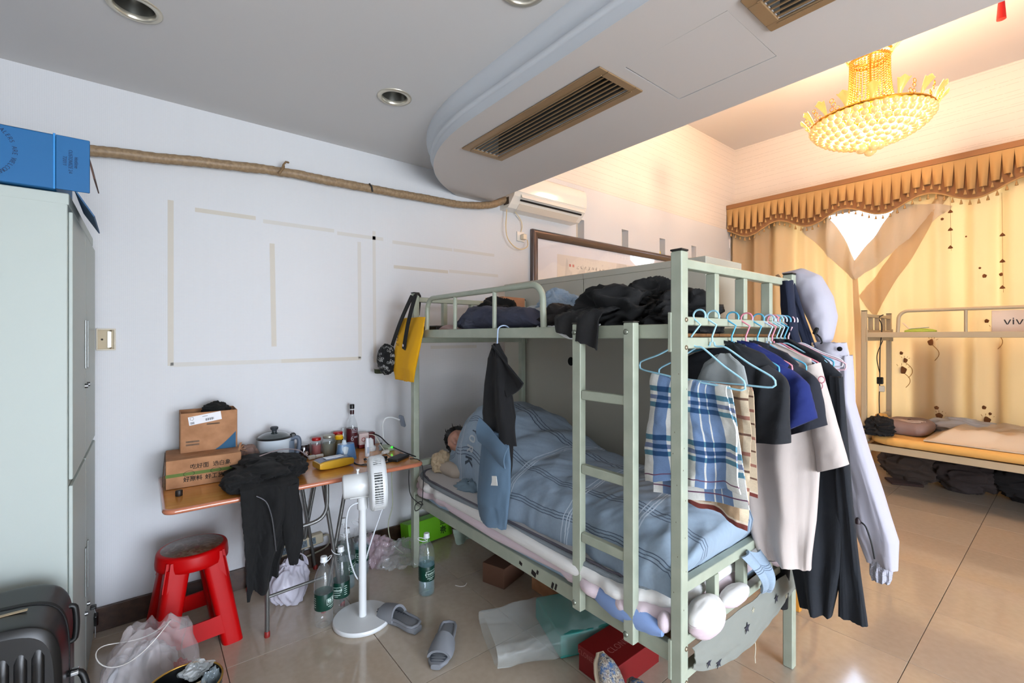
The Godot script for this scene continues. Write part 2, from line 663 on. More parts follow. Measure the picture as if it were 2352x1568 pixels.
func build_shell() -> void:
	var white := wall_paint()
	var flat := mat(Color(0.85, 0.85, 0.86), 0.85)
	# floor: slab of grout and polished tiles
	var g := Geo.new()
	slab(g, Vector3(XL, -0.12, W), Vector3(XW, -0.006, ZB))
	var fl := struct("floor", g, mat(Color(0.42, 0.36, 0.30), 0.9), "floor of large polished beige tiles with thin joints")
	var tex := noise_tex(512, 0.03, 4, Color(0.690, 0.635, 0.565), Color(0.720, 0.665, 0.595), 21)
	var tm := []
	for k in 4:
		var m := StandardMaterial3D.new()
		m.albedo_texture = tex
		m.albedo_color = [Color(1, 1, 1), Color(0.97, 0.97, 0.97), Color(0.985, 0.98, 0.97), Color(1, 0.99, 0.98)][k]
		m.roughness = 0.09
		m.metallic_specular = 0.72
		m.uv1_triplanar = true
		m.uv1_world_triplanar = true
		m.uv1_scale = Vector3.ONE * (1.3 + 0.1 * k)
		m.uv1_offset = Vector3(k * 0.3, 0, k * 0.17)
		tm.append(m)
	var tg := Geo.new()
	tg.box(Vector3(0, -0.006, 0), Vector3(0.6035, 0.012, 0.6295), 0.0012)
	var tile := tg.mesh()
	for i in range(-7, 7):
		for j in range(-5, 7):
			var x := 2.709 + 0.606 * (i + 0.5)
			var z := -0.491 + 0.632 * (j + 0.5)
			var x0 := maxf(x - 0.30175, XL)
			var x1 := minf(x + 0.30175, XW)
			var z0 := maxf(z - 0.31475, W)
			var z1 := minf(z + 0.31475, ZB)
			if x1 - x0 < 0.02 or z1 - z0 < 0.02:
				continue
			var me: Mesh = tile
			if x1 - x0 < 0.6 or z1 - z0 < 0.62:
				var cg := Geo.new()
				slab(cg, Vector3(x0 - x, -0.012, z0 - z), Vector3(x1 - x, 0, z1 - z), 0.0012)
				me = cg.mesh()
			put(fl, "tile", me, tm[(i * 5 + j * 3 + 80) % 4], Vector3(x, 0, z))

	# long wall with the four narrow niches
	g = Geo.new()
	slab(g, Vector3(XL, -0.12, W - 0.22), Vector3(XW + 0.3, 2.20, W))
	slab(g, Vector3(XL, 2.64, W - 0.22), Vector3(XW + 0.3, H + 0.2, W))
	var nx := [3.30, 4.01, 4.718, 5.42]
	var from := XL
	for x in nx:
		slab(g, Vector3(from, 2.20, W - 0.22), Vector3(x, 2.64, W))
		from = x + 0.115
	slab(g, Vector3(from, 2.20, W - 0.22), Vector3(XW + 0.3, 2.64, W))
	var wl := struct("wall_left", g, white, "long white papered wall with pipe, tape marks and narrow niches")
	for x in nx:
		var ng := Geo.new()
		slab(ng, Vector3(x - 0.01, 2.19, W - 0.20), Vector3(x + 0.125, 2.65, W - 0.085))
		part(wl, "niche_back", ng, mat(Color(0.86, 0.80, 0.71), 0.8))
	# striped paper on the upper part
	g = Geo.new()
	slab(g, Vector3(SX, 2.97, W), Vector3(XW, H, W + 0.002))
	part(wl, "striped_wallpaper", g, striped_paper())
	# strips left by old adhesive tape
	var tape := mat(Color(0.77, 0.745, 0.70), 0.55)
	var pale := mat(Color(0.79, 0.78, 0.76), 0.6)
	var strips := [[0.098, 1.322, 0.026, 0.90, 0.0, 0], [0.60, 1.42, 0.028, 0.63, 0.022, 0], [1.139, 1.33, 0.024, 0.80, 0.01, 1], [1.245, 1.30, 0.022, 0.92, 0.01, 1]]
	for s in strips:
		g = Geo.new()
		g.box(Vector3(s[0] + s[2] * 0.5, s[1] + s[3] * 0.5, W + 0.0004), Vector3(s[2], s[3], 0.0006), 0.0, Basis(Vector3.BACK, s[4] * 0.8))
		part(wl, "tape_strip", g, [tape, pale][s[5]])
	for s in [[0.22, 2.19, 0.30, 0], [0.56, 2.18, 0.42, 1], [1.0, 2.17, 0.32, 1], [1.39, 2.162, 0.5, 1], [1.90, 2.165, 0.4, 1], [1.40, 1.985, 0.45, 0], [1.86, 1.995, 0.48, 1], [0.11, 1.328, 0.55, 1], [0.66, 1.33, 0.5, 0], [1.7, 1.40, 0.42, 1]]:
		g = Geo.new()
		g.box(Vector3(s[0] + s[2] * 0.5, s[1], W + 0.0004), Vector3(s[2], 0.024, 0.0006), 0.0, Basis(Vector3.BACK, 0.004))
		part(wl, "tape_strip", g, [tape, pale][s[3]])
	# baseboard of dark stone with a top ledge
	g = Geo.new()
	slab(g, Vector3(XL, 0, W), Vector3(XW, 0.12, W + 0.018), 0.003)
	struct("baseboard_left", g, mat(Color(1, 1, 1), 0.35, {"tex": noise_tex(128, 0.06, 4, Color(0.21, 0.145, 0.11), Color(0.30, 0.215, 0.165), 4), "tri": true, "scale": 3.0}), "dark brown stone baseboard along the long wall")

	# wall behind the camera with the added sliding door, and the closing walls
	g = Geo.new()
	slab(g, Vector3(XL - 0.2, -0.12, ZB), Vector3(-0.4, H + 0.2, ZB + 0.2))
	slab(g, Vector3(2.4, -0.12, ZB), Vector3(XW + 0.3, H + 0.2, ZB + 0.2))
	slab(g, Vector3(-0.4, -0.12, ZB), Vector3(2.4, 0.02, ZB + 0.2))
	slab(g, Vector3(-0.4, 2.36, ZB), Vector3(2.4, H + 0.2, ZB + 0.2))
	struct("wall_back", g, flat, "white wall behind the camera with an opening for the added sliding door")
	g = Geo.new()
	for x in [-0.4, 0.53, 1.47, 2.4]:
		slab(g, Vector3(x - 0.025, 0.02, ZB + 0.06), Vector3(x + 0.025, 2.36, ZB + 0.11), 0.003)
	for y in [0.045, 2.335]:
		slab(g, Vector3(-0.4, y - 0.025, ZB + 0.06), Vector3(2.4, y + 0.025, ZB + 0.11), 0.003)
	var wf := struct("door_1", g, mat(Color(0.85, 0.86, 0.87), 0.4), "unseen white framed glass sliding door added behind the camera for daylight")  # door added out of view so cool daylight reaches the long wall
	for k in 3:
		g = Geo.new()
		slab(g, Vector3(-0.375 + k * 0.94, 0.07, ZB + 0.08), Vector3(0.505 + k * 0.94, 2.31, ZB + 0.086))
		part(wf, "pane", g, mat(Color(0.9, 0.95, 0.95, 0.06), 0.02))
	g = Geo.new()
	slab(g, Vector3(XL - 0.2, -0.12, W - 0.22), Vector3(XL, H + 0.2, ZB))
	struct("wall_near", g, flat, "white wall beyond the left locker")


func soffit_curve() -> Array:
	var out := []
	for k in 25:
		var q := k / 24.0
		var a := Vector2(1.305, -1.95)
		var b := Vector2(1.305, -2.75)
		var c := Vector2(1.945, W)
		out.append(a.lerp(b, q).lerp(b.lerp(c, q), q))
	return out


func build_ceiling_fittings() -> void:
	var paint := mat(Color(0.80, 0.795, 0.79), 0.85)
	# high part over the bunks, with holes for the three downlights
	var spots := [Vector2(-0.03, -2.30), Vector2(1.038, -2.288), Vector2(1.085, -1.28)]
	var cs := CSGBox3D.new()
	cs.name = "ceiling"
	cs.size = Vector3(SX - XL, 0.2, ZB - W)
	cs.material = paint
	add_child(cs)
	cs.position = Vector3((SX + XL) * 0.5, C + 0.1, (ZB + W) * 0.5)
	for s in spots:
		var cy := CSGCylinder3D.new()
		cy.operation = CSGShape3D.OPERATION_SUBTRACTION
		cy.radius = 0.068
		cy.height = 0.2
		cy.sides = 40
		cy.name = "hole"
		cs.add_child(cy, true)
		cy.position = Vector3(s.x, C, s.y) - cs.position
	cs.set_meta("kind", "structure")
	cs.set_meta("label", "white ceiling over the bunks with round downlight holes")
	for s in spots:
		var where: String = ["in the ceiling over the blue carton", "in the ceiling over the folding table", "in the ceiling close to the soffit's moulding"][spots.find(s)]
		var d := thing("downlight", "round recessed downlight with nickel trim " + where, "ceiling light", "downlights in the white ceiling", Vector3(s.x, C, s.y))
		var g := Geo.new()
		g.lathe([Vector2(0.066, 0.012), Vector2(0.066, -0.004), Vector2(0.07, -0.008), Vector2(0.086, -0.006), Vector2(0.089, -0.002), Vector2(0.089, 0.0)], 40)
		part(d, "trim_ring", g, mat(Color(0.80, 0.78, 0.72), 0.3, {"metal": 0.7}))
		g = Geo.new()
		g.lathe([Vector2(0.066, 0.012), Vector2(0.060, 0.04), Vector2(0.048, 0.075), Vector2(0.03, 0.09), Vector2(0.0, 0.092)], 40)
		part(d, "reflector", g, mat(Color(0.48, 0.48, 0.46), 0.28, {"metal": 0.85}))
		g = Geo.new()
		g.lathe([Vector2(0.0, 0.042), Vector2(0.02, 0.046), Vector2(0.024, 0.06), Vector2(0.018, 0.09)], 24)
		part(d, "bulb", g, mat(Color(0.82, 0.82, 0.78), 0.25))

	# dropped soffit with a rounded end
	var cp := CSGPolygon3D.new()
	cp.name = "ceiling_soffit"
	var poly := [Vector2(SX, -W), Vector2(SX, -ZB), Vector2(1.305, -ZB)]
	for p in soffit_curve():
		poly.append(Vector2(p.x, -p.y))
	cp.polygon = PackedVector2Array(poly)
	cp.mode = CSGPolygon3D.MODE_DEPTH
	cp.depth = C - S + 0.02
	cp.material = mat(Color(0.785, 0.765, 0.75), 0.85)
	add_child(cp)
	cp.rotation_degrees.x = -90.0
	cp.position = Vector3(0, C + 0.02, 0)
	for r in [[1.513, 1.703, -2.25, -1.278], [1.585, 1.730, -0.66, 0.40], [1.553, 1.959, -1.184, -0.757]]:
		var hole := CSGBox3D.new()
		hole.operation = CSGShape3D.OPERATION_SUBTRACTION
		hole.size = Vector3(r[1] - r[0], r[3] - r[2], 0.26)
		hole.name = "hole"
		cp.add_child(hole, true)
		hole.position = Vector3((r[0] + r[1]) * 0.5, -(r[2] + r[3]) * 0.5, S - C - 0.02)
	cp.set_meta("kind", "structure")
	cp.set_meta("label", "dropped white soffit with a rounded end")
	var g := Geo.new()
	slab(g, Vector3(SX - 0.14, C - 0.01, W), Vector3(SX, H + 0.2, ZB))
	struct("wall_beam", g, paint, "white upstand above the soffit edge")
	# moulded fascia that follows the curve
	var path := soffit_curve()
	path.reverse()
	path.append(Vector2(1.305, ZB))
	var pr := [Vector2(0.0, S), Vector2(0.003, S), Vector2(0.004, S + 0.045), Vector2(0.016, S + 0.050), Vector2(0.022, S + 0.058), Vector2(0.022, S + 0.068), Vector2(0.016, S + 0.074), Vector2(0.008, S + 0.085), Vector2(0.010, S + 0.105), Vector2(0.024, S + 0.125), Vector2(0.042, S + 0.135), Vector2(0.046, C)]
	g = Geo.new()
	g.grid(path.size() - 1, pr.size() - 1, func(u: float, w: float):
		var i := int(round(u * (path.size() - 1)))
		var k := int(round(w * (pr.size() - 1)))
		var d: Vector2 = (path[mini(i + 1, path.size() - 1)] - path[maxi(i - 1, 0)]).normalized()
		var o := Vector2(-d.y, d.x)
		if o.x > 0.0 and i > path.size() / 2:
			o = -o
		if o.x > 0.0:
			o = -o
		var p: Vector2 = path[i] + o * pr[k].x
		return Vector3(p.x, pr[k].y, maxf(p.y, W)), 0.0)
	struct("trim_1", g, mat(Color(0.78, 0.80, 0.82), 0.6), "moulded white fascia round the soffit")
	# living room ceiling
	g = Geo.new()
	slab(g, Vector3(SX, H, W - 0.2), Vector3(XW + 0.3, H + 0.2, ZB + 0.2))
	struct("ceiling_living", g, paint, "high ceiling of the room with the chandelier")

	# access panel, hanging a little crooked in its opening
	g = Geo.new()
	g.box(Vector3(1.7545, S + 0.006, -0.969), Vector3(0.401, 0.012, 0.422), 0.001, Basis(Vector3.UP, 0.006))
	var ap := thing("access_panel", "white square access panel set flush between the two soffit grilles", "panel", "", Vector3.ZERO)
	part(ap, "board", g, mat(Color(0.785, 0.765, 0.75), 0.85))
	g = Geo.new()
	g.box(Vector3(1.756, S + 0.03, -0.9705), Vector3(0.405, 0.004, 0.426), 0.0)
	part(ap, "gap_shade_board", g, mat(Color(0.42, 0.36, 0.30), 0.9))  # darker sheet put behind the panel so its gap looks shaded

	grille(1.458, 1.757, -2.289, -1.238, 1.513, 1.703, -2.25, -1.278, 6, "long bronze air grille in the soffit above the bunk ladder")
	grille(1.535, 1.775, -0.706, 0.44, 1.585, 1.730, -0.66, 0.40, 5, "bronze air grille in the soffit beyond the access panel")


func grille(x0: float, x1: float, z0: float, z1: float, a0: float, a1: float, b0: float, b1: float, slats: int, label: String) -> void:
	var o := thing("air_grille", label, "vent", "", Vector3((x0 + x1) * 0.5, S, (z0 + z1) * 0.5))
	var bronze := mat(Color(0.60, 0.49, 0.36), 0.42, {"metal": 0.25})
	var c := o.position
	for r in [[x0, a0, z0, z1], [a1, x1, z0, z1], [a0, a1, z0, b0], [a0, a1, b1, z1]]:
		var g := Geo.new()
		slab(g, Vector3(r[0], S - 0.010, r[2]) - c, Vector3(r[1], S - 0.0005, r[3]) - c, 0.004)
		part(o, "frame_bar", g, bronze)
	# raised inner lip
	var lip := Geo.new()
	for r in [[a0 - 0.012, a0 - 0.004, b0 - 0.01, b1 + 0.01], [a1 + 0.004, a1 + 0.012, b0 - 0.01, b1 + 0.01]]:
		slab(lip, Vector3(r[0], S - 0.014, r[2]) - c, Vector3(r[1], S - 0.009, r[3]) - c, 0.002)
	part(o, "lip", lip, bronze)
	for k in slats:
		var x := lerpf(a0, a1, (k + 0.7) / (slats + 0.4))
		var g := Geo.new()
		slab(g, Vector3(x - 0.003, S - 0.007, b0) - c, Vector3(x + 0.003, S - 0.001, b1) - c, 0.001)
		part(o, "slat", g, bronze)
	var d := Geo.new()
	slab(d, Vector3(a0 + 0.001, S + 0.125, b0 + 0.001) - c, Vector3(a1 - 0.001, S + 0.13, b1 - 0.001) - c)
	for r in [[a0 + 0.0005, a0 + 0.003], [a1 - 0.003, a1 - 0.0005]]:
		slab(d, Vector3(r[0], S + 0.002, b0 + 0.001) - c, Vector3(r[1], S + 0.128, b1 - 0.001) - c)
	for r in [[b0 + 0.0005, b0 + 0.003], [b1 - 0.003, b1 - 0.0005]]:
		slab(d, Vector3(a0 + 0.001, S + 0.002, r[0]) - c, Vector3(a1 - 0.001, S + 0.128, r[1]) - c)
	part(o, "duct", d, mat(Color(0.36, 0.36, 0.35), 0.6, {"metal": 0.4}))


func build_wall_fittings() -> void:
	# wrapped refrigerant pipe
	var key := [Vector3(-0.80, 2.335, -3.05), Vector3(-0.191, 2.399, -3.055), Vector3(0.125, 2.430, -3.055), Vector3(0.40, 2.462, -3.05), Vector3(0.656, 2.487, -3.058), Vector3(0.92, 2.488, -3.05), Vector3(1.178, 2.494, -3.055), Vector3(1.45, 2.500, -3.05), Vector3(1.716, 2.511, -3.055), Vector3(1.95, 2.518, -3.05), Vector3(2.116, 2.540, -3.045), Vector3(2.25, 2.575, -3.04), Vector3(2.36, 2.625, -3.03), Vector3(2.42, 2.64, -3.02)]
	var cv := Curve3D.new()
	for i in key.size():
		var d: Vector3 = (key[mini(i + 1, key.size() - 1)] - key[maxi(i - 1, 0)]) / 6.0
		cv.add_point(key[i], -d, d)
	var pts := []
	var rad := []
	var L := cv.get_baked_length()
	var nseg := 260
	for k in nseg + 1:
		var s := L * k / nseg
		pts.append(cv.sample_baked(s, true) + Vector3(0, nz(s * 2.0, 3.0) * 0.006, 0))
		rad.append(0.026 + 0.003 * fposmod(s * 19.0 + nz(s * 3.0), 1.0) + 0.002 * nz(s * 6.0, 1.0))
	var g := Geo.new()
	g.tube(pts, rad, 12)
	var pt := noise_tex(128, 0.05, 4, Color(0.47, 0.38, 0.28), Color(0.66, 0.56, 0.43), 8)
	var pipe := thing("pipe", "tan tape-wrapped pipe running along the white wall to the air conditioner", "pipe", "", Vector3(0, 0, 0))
	part(pipe, "wrapped_pipe", g, mat(Color(1, 1, 1), 0.5, {"tex": pt, "tri": true, "scale": 6.0}))
	g = Geo.new()
	g.tube([Vector3(0.64, 2.47, -3.02), Vector3(0.655, 2.52, -3.02), Vector3(0.672, 2.545, -3.035), Vector3(0.69, 2.55, -3.05)], 0.006, 6)
	g.tube([Vector3(0.63, 2.46, -3.02), Vector3(0.655, 2.50, -3.018), Vector3(0.66, 2.52, -3.04)], 0.008, 6)
	part(pipe, "tape_tie", g, mat(Color(0.50, 0.40, 0.28), 0.6))
	g = Geo.new()
	g.tube([Vector3(1.19, 2.52, -3.028), Vector3(1.205, 2.50, -3.022), Vector3(1.215, 2.47, -3.03)], 0.006, 6)
	part(pipe, "black_tie", g, mat(Color(0.05, 0.05, 0.05), 0.5))

	# split air conditioner
	var ac := thing("air_conditioner", "white wall air conditioner at the end of the wrapped pipe", "air conditioner", "", Vector3(2.36, 2.555, W))
	var white := mat(Color(0.90, 0.88, 0.84), 0.28, {"coat": 0.4})
	g = Geo.new()
	var side := [Vector2(0, 0.0), Vector2(0, 0.29), Vector2(0.15, 0.29), Vector2(0.19, 0.27), Vector2(0.205, 0.22), Vector2(0.207, 0.12), Vector2(0.19, 0.085), Vector2(0.14, 0.03), Vector2(0.11, 0.004)]
	# side outline: x is the depth from the wall, y the height; pushed out along the wall
	g.xf = Transform3D(Basis(Vector3.BACK, Vector3.UP, Vector3.RIGHT), Vector3.ZERO)
	g.prism(side, 0.86)
	part(ac, "body", g, white)
	g = Geo.new()
	g.grid(1, 6, func(u: float, w: float):
		var a: Vector2 = [Vector2(0.209, 0.118), Vector2(0.212, 0.16), Vector2(0.2115, 0.20), Vector2(0.209, 0.225), Vector2(0.199, 0.262), Vector2(0.18, 0.285), Vector2(0.15, 0.2965)][int(round(w * 6))]
		return Vector3(0.006 + 0.848 * u, a.y, a.x), 0.006)
	part(ac, "front_panel", g, mat(Color(0.92, 0.90, 0.86), 0.15, {"coat": 0.8}))
	g = Geo.new()
	g.box(Vector3(0.45, 0.062, 0.178), Vector3(0.74, 0.014, 0.012), 0.002, Basis(Vector3.RIGHT, 0.9))
	part(ac, "outlet_slot", g, mat(Color(0.10, 0.08, 0.07), 0.8))
	g = Geo.new()
	g.box(Vector3(0.45, 0.095, 0.201), Vector3(0.76, 0.05, 0.006), 0.002, Basis(Vector3.RIGHT, -0.45))
	part(ac, "louver_flap", g, white)
	g = Geo.new()
	g.box(Vector3(0.452, 0.02, 0.13), Vector3(0.72, 0.004, 0.06), 0.001, Basis(Vector3.RIGHT, -0.75))
	part(ac, "lower_tray", g, mat(Color(0.84, 0.80, 0.74), 0.4))
	g = Geo.new()
	g.box(Vector3(0.0, 0.06, 0.09), Vector3(0.006, 0.06, 0.07), 0.002)
	part(ac, "pipe_cover", g, mat(Color(0.30, 0.25, 0.2), 0.7))
	g = Geo.new()
	g.ball(Vector3(0.80, 0.135, 0.2125), Vector3(0.006, 0.006, 0.003), 10, 6)
	part(ac, "indicator", g, mat(Color(0.95, 0.95, 0.95), 0.2))

	# its socket, plug and cord
	var so := thing("wall_socket", "white wall socket with an angled plug under the air conditioner pipe", "socket", "", Vector3(2.585, 2.362, W))
	g = Geo.new()
	g.box(Vector3(0, 0, 0.005), Vector3(0.086, 0.086, 0.01), 0.004)
	part(so, "face_plate", g, mat(Color(0.90, 0.87, 0.83), 0.35))
	g = Geo.new()
	g.box(Vector3(0.014, -0.006, 0.032), Vector3(0.045, 0.05, 0.045), 0.008)
	part(so, "plug", g, mat(Color(0.88, 0.82, 0.72), 0.4))
	var cable := single("air_conditioner_cable", "thin cream cable looping from the air conditioner to its wall socket", "cable", Geo.new().tube(smooth([Vector3(2.40, 2.60, -3.06), Vector3(2.385, 2.52, -3.04), Vector3(2.37, 2.40, -3.03), Vector3(2.39, 2.31, -3.03), Vector3(2.46, 2.25, -3.03), Vector3(2.54, 2.235, -3.03), Vector3(2.61, 2.27, -3.03), Vector3(2.62, 2.33, -3.045)], 40), 0.0045, 7), mat(Color(0.86, 0.76, 0.58), 0.5))
	cable.position = Vector3.ZERO
	single("air_conditioner_wire", "short cream wire hanging from the pipe end behind the looped cable", "cable", Geo.new().tube(smooth([Vector3(2.42, 2.60, -3.06), Vector3(2.49, 2.56, -3.06), Vector3(2.565, 2.50, -3.07), Vector3(2.59, 2.45, -3.08), Vector3(2.585, 2.40, -3.09)], 24), 0.004, 7), mat(Color(0.86, 0.78, 0.62), 0.5))

	# open switch box near the locker
	var sb := thing("switch_box", "open metal switch box set in the wall beside the locker", "switch", "", Vector3(-0.155, 1.466, W))
	g = Geo.new()
	for r in [[-0.034, -0.028, -0.05, 0.05], [0.034, 0.040, -0.05, 0.05]]:
		slab(g, Vector3(r[0], r[2], 0.0), Vector3(r[1], r[3], 0.012), 0.001)
	slab(g, Vector3(-0.034, -0.055, 0), Vector3(0.04, -0.048, 0.012), 0.001)
	slab(g, Vector3(-0.034, 0.048, 0), Vector3(0.04, 0.055, 0.012), 0.001)
	part(sb, "rim", g, mat(Color(0.80, 0.76, 0.68), 0.5))
	g = Geo.new()
	slab(g, Vector3(-0.03, -0.05, 0.0005), Vector3(0.036, 0.05, 0.003))
	part(sb, "back_plate", g, mat(Color(0.72, 0.66, 0.55), 0.6))
	g = Geo.new()
	slab(g, Vector3(0.008, -0.042, 0.002), Vector3(0.024, 0.042, 0.009), 0.001)
	part(sb, "mounting_strap", g, mat(Color(0.82, 0.80, 0.74), 0.4, {"metal": 0.3}))
	for y in [-0.044, 0.044]:
		g = Geo.new()
		g.ball(Vector3(0.022, y, 0.008), Vector3(0.005, 0.005, 0.003), 8, 5)
		part(sb, "screw", g, mat(Color(0.5, 0.45, 0.38), 0.4, {"metal": 0.8}))
	g = Geo.new()
	g.ball(Vector3(-0.012, 0.0, 0.003), Vector3(0.005, 0.005, 0.003), 8, 5)
	part(sb, "screw", g, mat(Color(0.2, 0.17, 0.14), 0.5))

	# framed scroll painting behind glass
	var pic := thing("picture_frame", "wide dark metal picture frame with a pale ink scroll behind glass", "picture", "", Vector3(3.87, 1.50, W))
	var metal := mat(Color(0.40, 0.36, 0.35), 0.25, {"metal": 0.7})
	var hw := 1.17
	var ph := 0.945
	for r in [[Vector3(-hw, 0, 0.02), Vector3(hw, 0, 0.02)], [Vector3(-hw, ph, 0.02), Vector3(hw, ph, 0.02)], [Vector3(-hw, 0, 0.02), Vector3(-hw, ph, 0.02)], [Vector3(hw, 0, 0.02), Vector3(hw, ph, 0.02)]]:
		g = Geo.new()
		var inw: Vector3 = (Vector3(0, ph * 0.5, 0.02) - (r[0] + r[1]) * 0.5)
		inw = inw.normalized()
		var dr: Vector3 = (r[1] - r[0]).normalized()
		var a: Vector3 = r[0]
		var b: Vector3 = r[1]
		var prof := [Vector2(0, -0.018), Vector2(0, 0.012), Vector2(0.012, 0.02), Vector2(0.03, 0.022), Vector2(0.05, 0.014), Vector2(0.066, 0.010), Vector2(0.074, 0.004), Vector2(0.074, -0.018)]
		g.grid(1, prof.size() - 1, func(u: float, w: float):
			var p: Vector2 = prof[int(round(w * (prof.size() - 1)))]
			var e := a.lerp(b, u) + inw * p.x + Vector3(0, 0, p.y)
			return e + dr * p.x * (1.0 if u < 0.5 else -1.0), 0.0)
		part(pic, "frame_bar", g, metal)
	g = Geo.new()
	slab(g, Vector3(-hw + 0.03, 0.03, 0.003), Vector3(hw - 0.03, ph - 0.03, 0.010))
	var paper := part(pic, "mount_board", g, mat(Color(0.88, 0.88, 0.90), 0.7))
	g = Geo.new()
	slab(g, Vector3(-0.84, 0.10, 0.010), Vector3(0.90, 0.76, 0.0115))
	var im := Image.create(512, 192, false, Image.FORMAT_RGB8)
	for y in 192:
		for x in 512:
			var hgt := 0.62 + 0.22 * nz(x * 0.011, 5.0) + 0.05 * nz(x * 0.06, 9.0)
			var k := 0.0
			if y > hgt * 192:
				k = 0.22 + 0.2 * nz(x * 0.03, y * 0.03)
			im.set_pixel(x, y, Color(0.86, 0.83, 0.79).lerp(Color(0.5, 0.5, 0.5), clampf(k, 0, 0.6)))
	part(paper, "ink_painting", g, mat(Color(1, 1, 1), 0.7, {"tex": plain_tex(im), "tri": true, "scale": 0.57}))
	var ink := Geo.new()
	var rr := RandomNumberGenerator.new()
	rr.seed = 4
	var at := func(p: Vector2): return [Vector3(p.x, p.y, 0.0122), Vector3.BACK]
	for k in 8:
		for q in 4:
			var o := Vector2(-0.58 + k * 0.055, 0.68)
			ink.line2([o + Vector2(rr.randf() * 0.034, -rr.randf() * 0.04), o + Vector2(rr.randf() * 0.034, -rr.randf() * 0.04)], 0.004, at)
	part(paper, "calligraphy", ink, mat(Color(0.36, 0.35, 0.35), 0.8)).set_meta("kind", "stuff")
	for k in 2:
		g = Geo.new()
		slab(g, Vector3(-0.68 + k * 0.045, 0.655, 0.0118), Vector3(-0.655 + k * 0.045, 0.68, 0.0122))
		part(paper, "red_seal", g, mat(Color(0.72, 0.36, 0.34), 0.8))
	g = Geo.new()
	slab(g, Vector3(-hw + 0.05, 0.05, 0.016), Vector3(hw - 0.05, ph - 0.05, 0.018))
	part(pic, "glass", g, mat(Color(0.9, 0.92, 0.95, 0.05), 0.02))

	# small amber figurine in the third niche
	var fg := thing("figurine", "small amber glass figurine standing in a narrow wall niche", "ornament", "", Vector3(4.775, 2.20, W - 0.045))
	g = Geo.new()
	g.lathe([Vector2(0.0, 0.0), Vector2(0.032, 0.0), Vector2(0.032, 0.02), Vector2(0.024, 0.03), Vector2(0.02, 0.06), Vector2(0.03, 0.12), Vector2(0.024, 0.2), Vector2(0.012, 0.24)], 16)
	part(fg, "body", g, mat(Color(0.72, 0.58, 0.16), 0.15, {"coat": 0.8}))
	g = Geo.new()
	g.ball(Vector3(0, 0.27, 0), Vector3(0.022, 0.035, 0.022), 12, 8)
	part(fg, "head", g, mat(Color(0.85, 0.78, 0.42), 0.15, {"coat": 0.8}))


func smooth(key: Array, count: int) -> Array:
	var cv := Curve3D.new()
	for i in key.size():
		var d: Vector3 = (key[mini(i + 1, key.size() - 1)] - key[maxi(i - 1, 0)]) / 6.0
		cv.add_point(key[i], -d, d)
	cv.bake_interval = 0.01
	var out := []
	var L := cv.get_baked_length()
	for k in count + 1:
		out.append(cv.sample_baked(L * k / count, true))
	return out


func curtain_x(z: float, y: float) -> float:
	var a := 0.050 + 0.016 * nz(z * 1.3, 2.0)
	var ph := z * 21.0 + 2.2 * nz(z * 0.9, 7.0) + 0.25 * nz(z * 0.5, y * 0.7)
	# the folds of both panels run together at the pinned waist
	var waist := exp(-pow((y - 2.15) / 0.55, 2.0)) * exp(-pow((z + 1.62) / 0.30, 2.0))
	return 6.495 + a * sin(ph) * (1.0 - 0.5 * waist) + 0.010 * sin(ph * 2.3 + 1.0) - 0.05 * waist


func curtain_edge(y: float, right: bool) -> float:
	var top := -1.26 if right else -1.90
	var low := -1.665 if right else -1.625
	if y > 2.90:
		return top
	if y > 2.32:
		var q := (2.90 - y) / 0.58
		return lerpf(top, low, pow(q, 0.85))
	return low + (0.03 if right else 0.07) * clampf((2.32 - y) * 0.8, 0, 1)


func scallop(z: float) -> float:
	return 2.985 + 0.065 * cos(TAU * (z + 2.45) / 0.72)


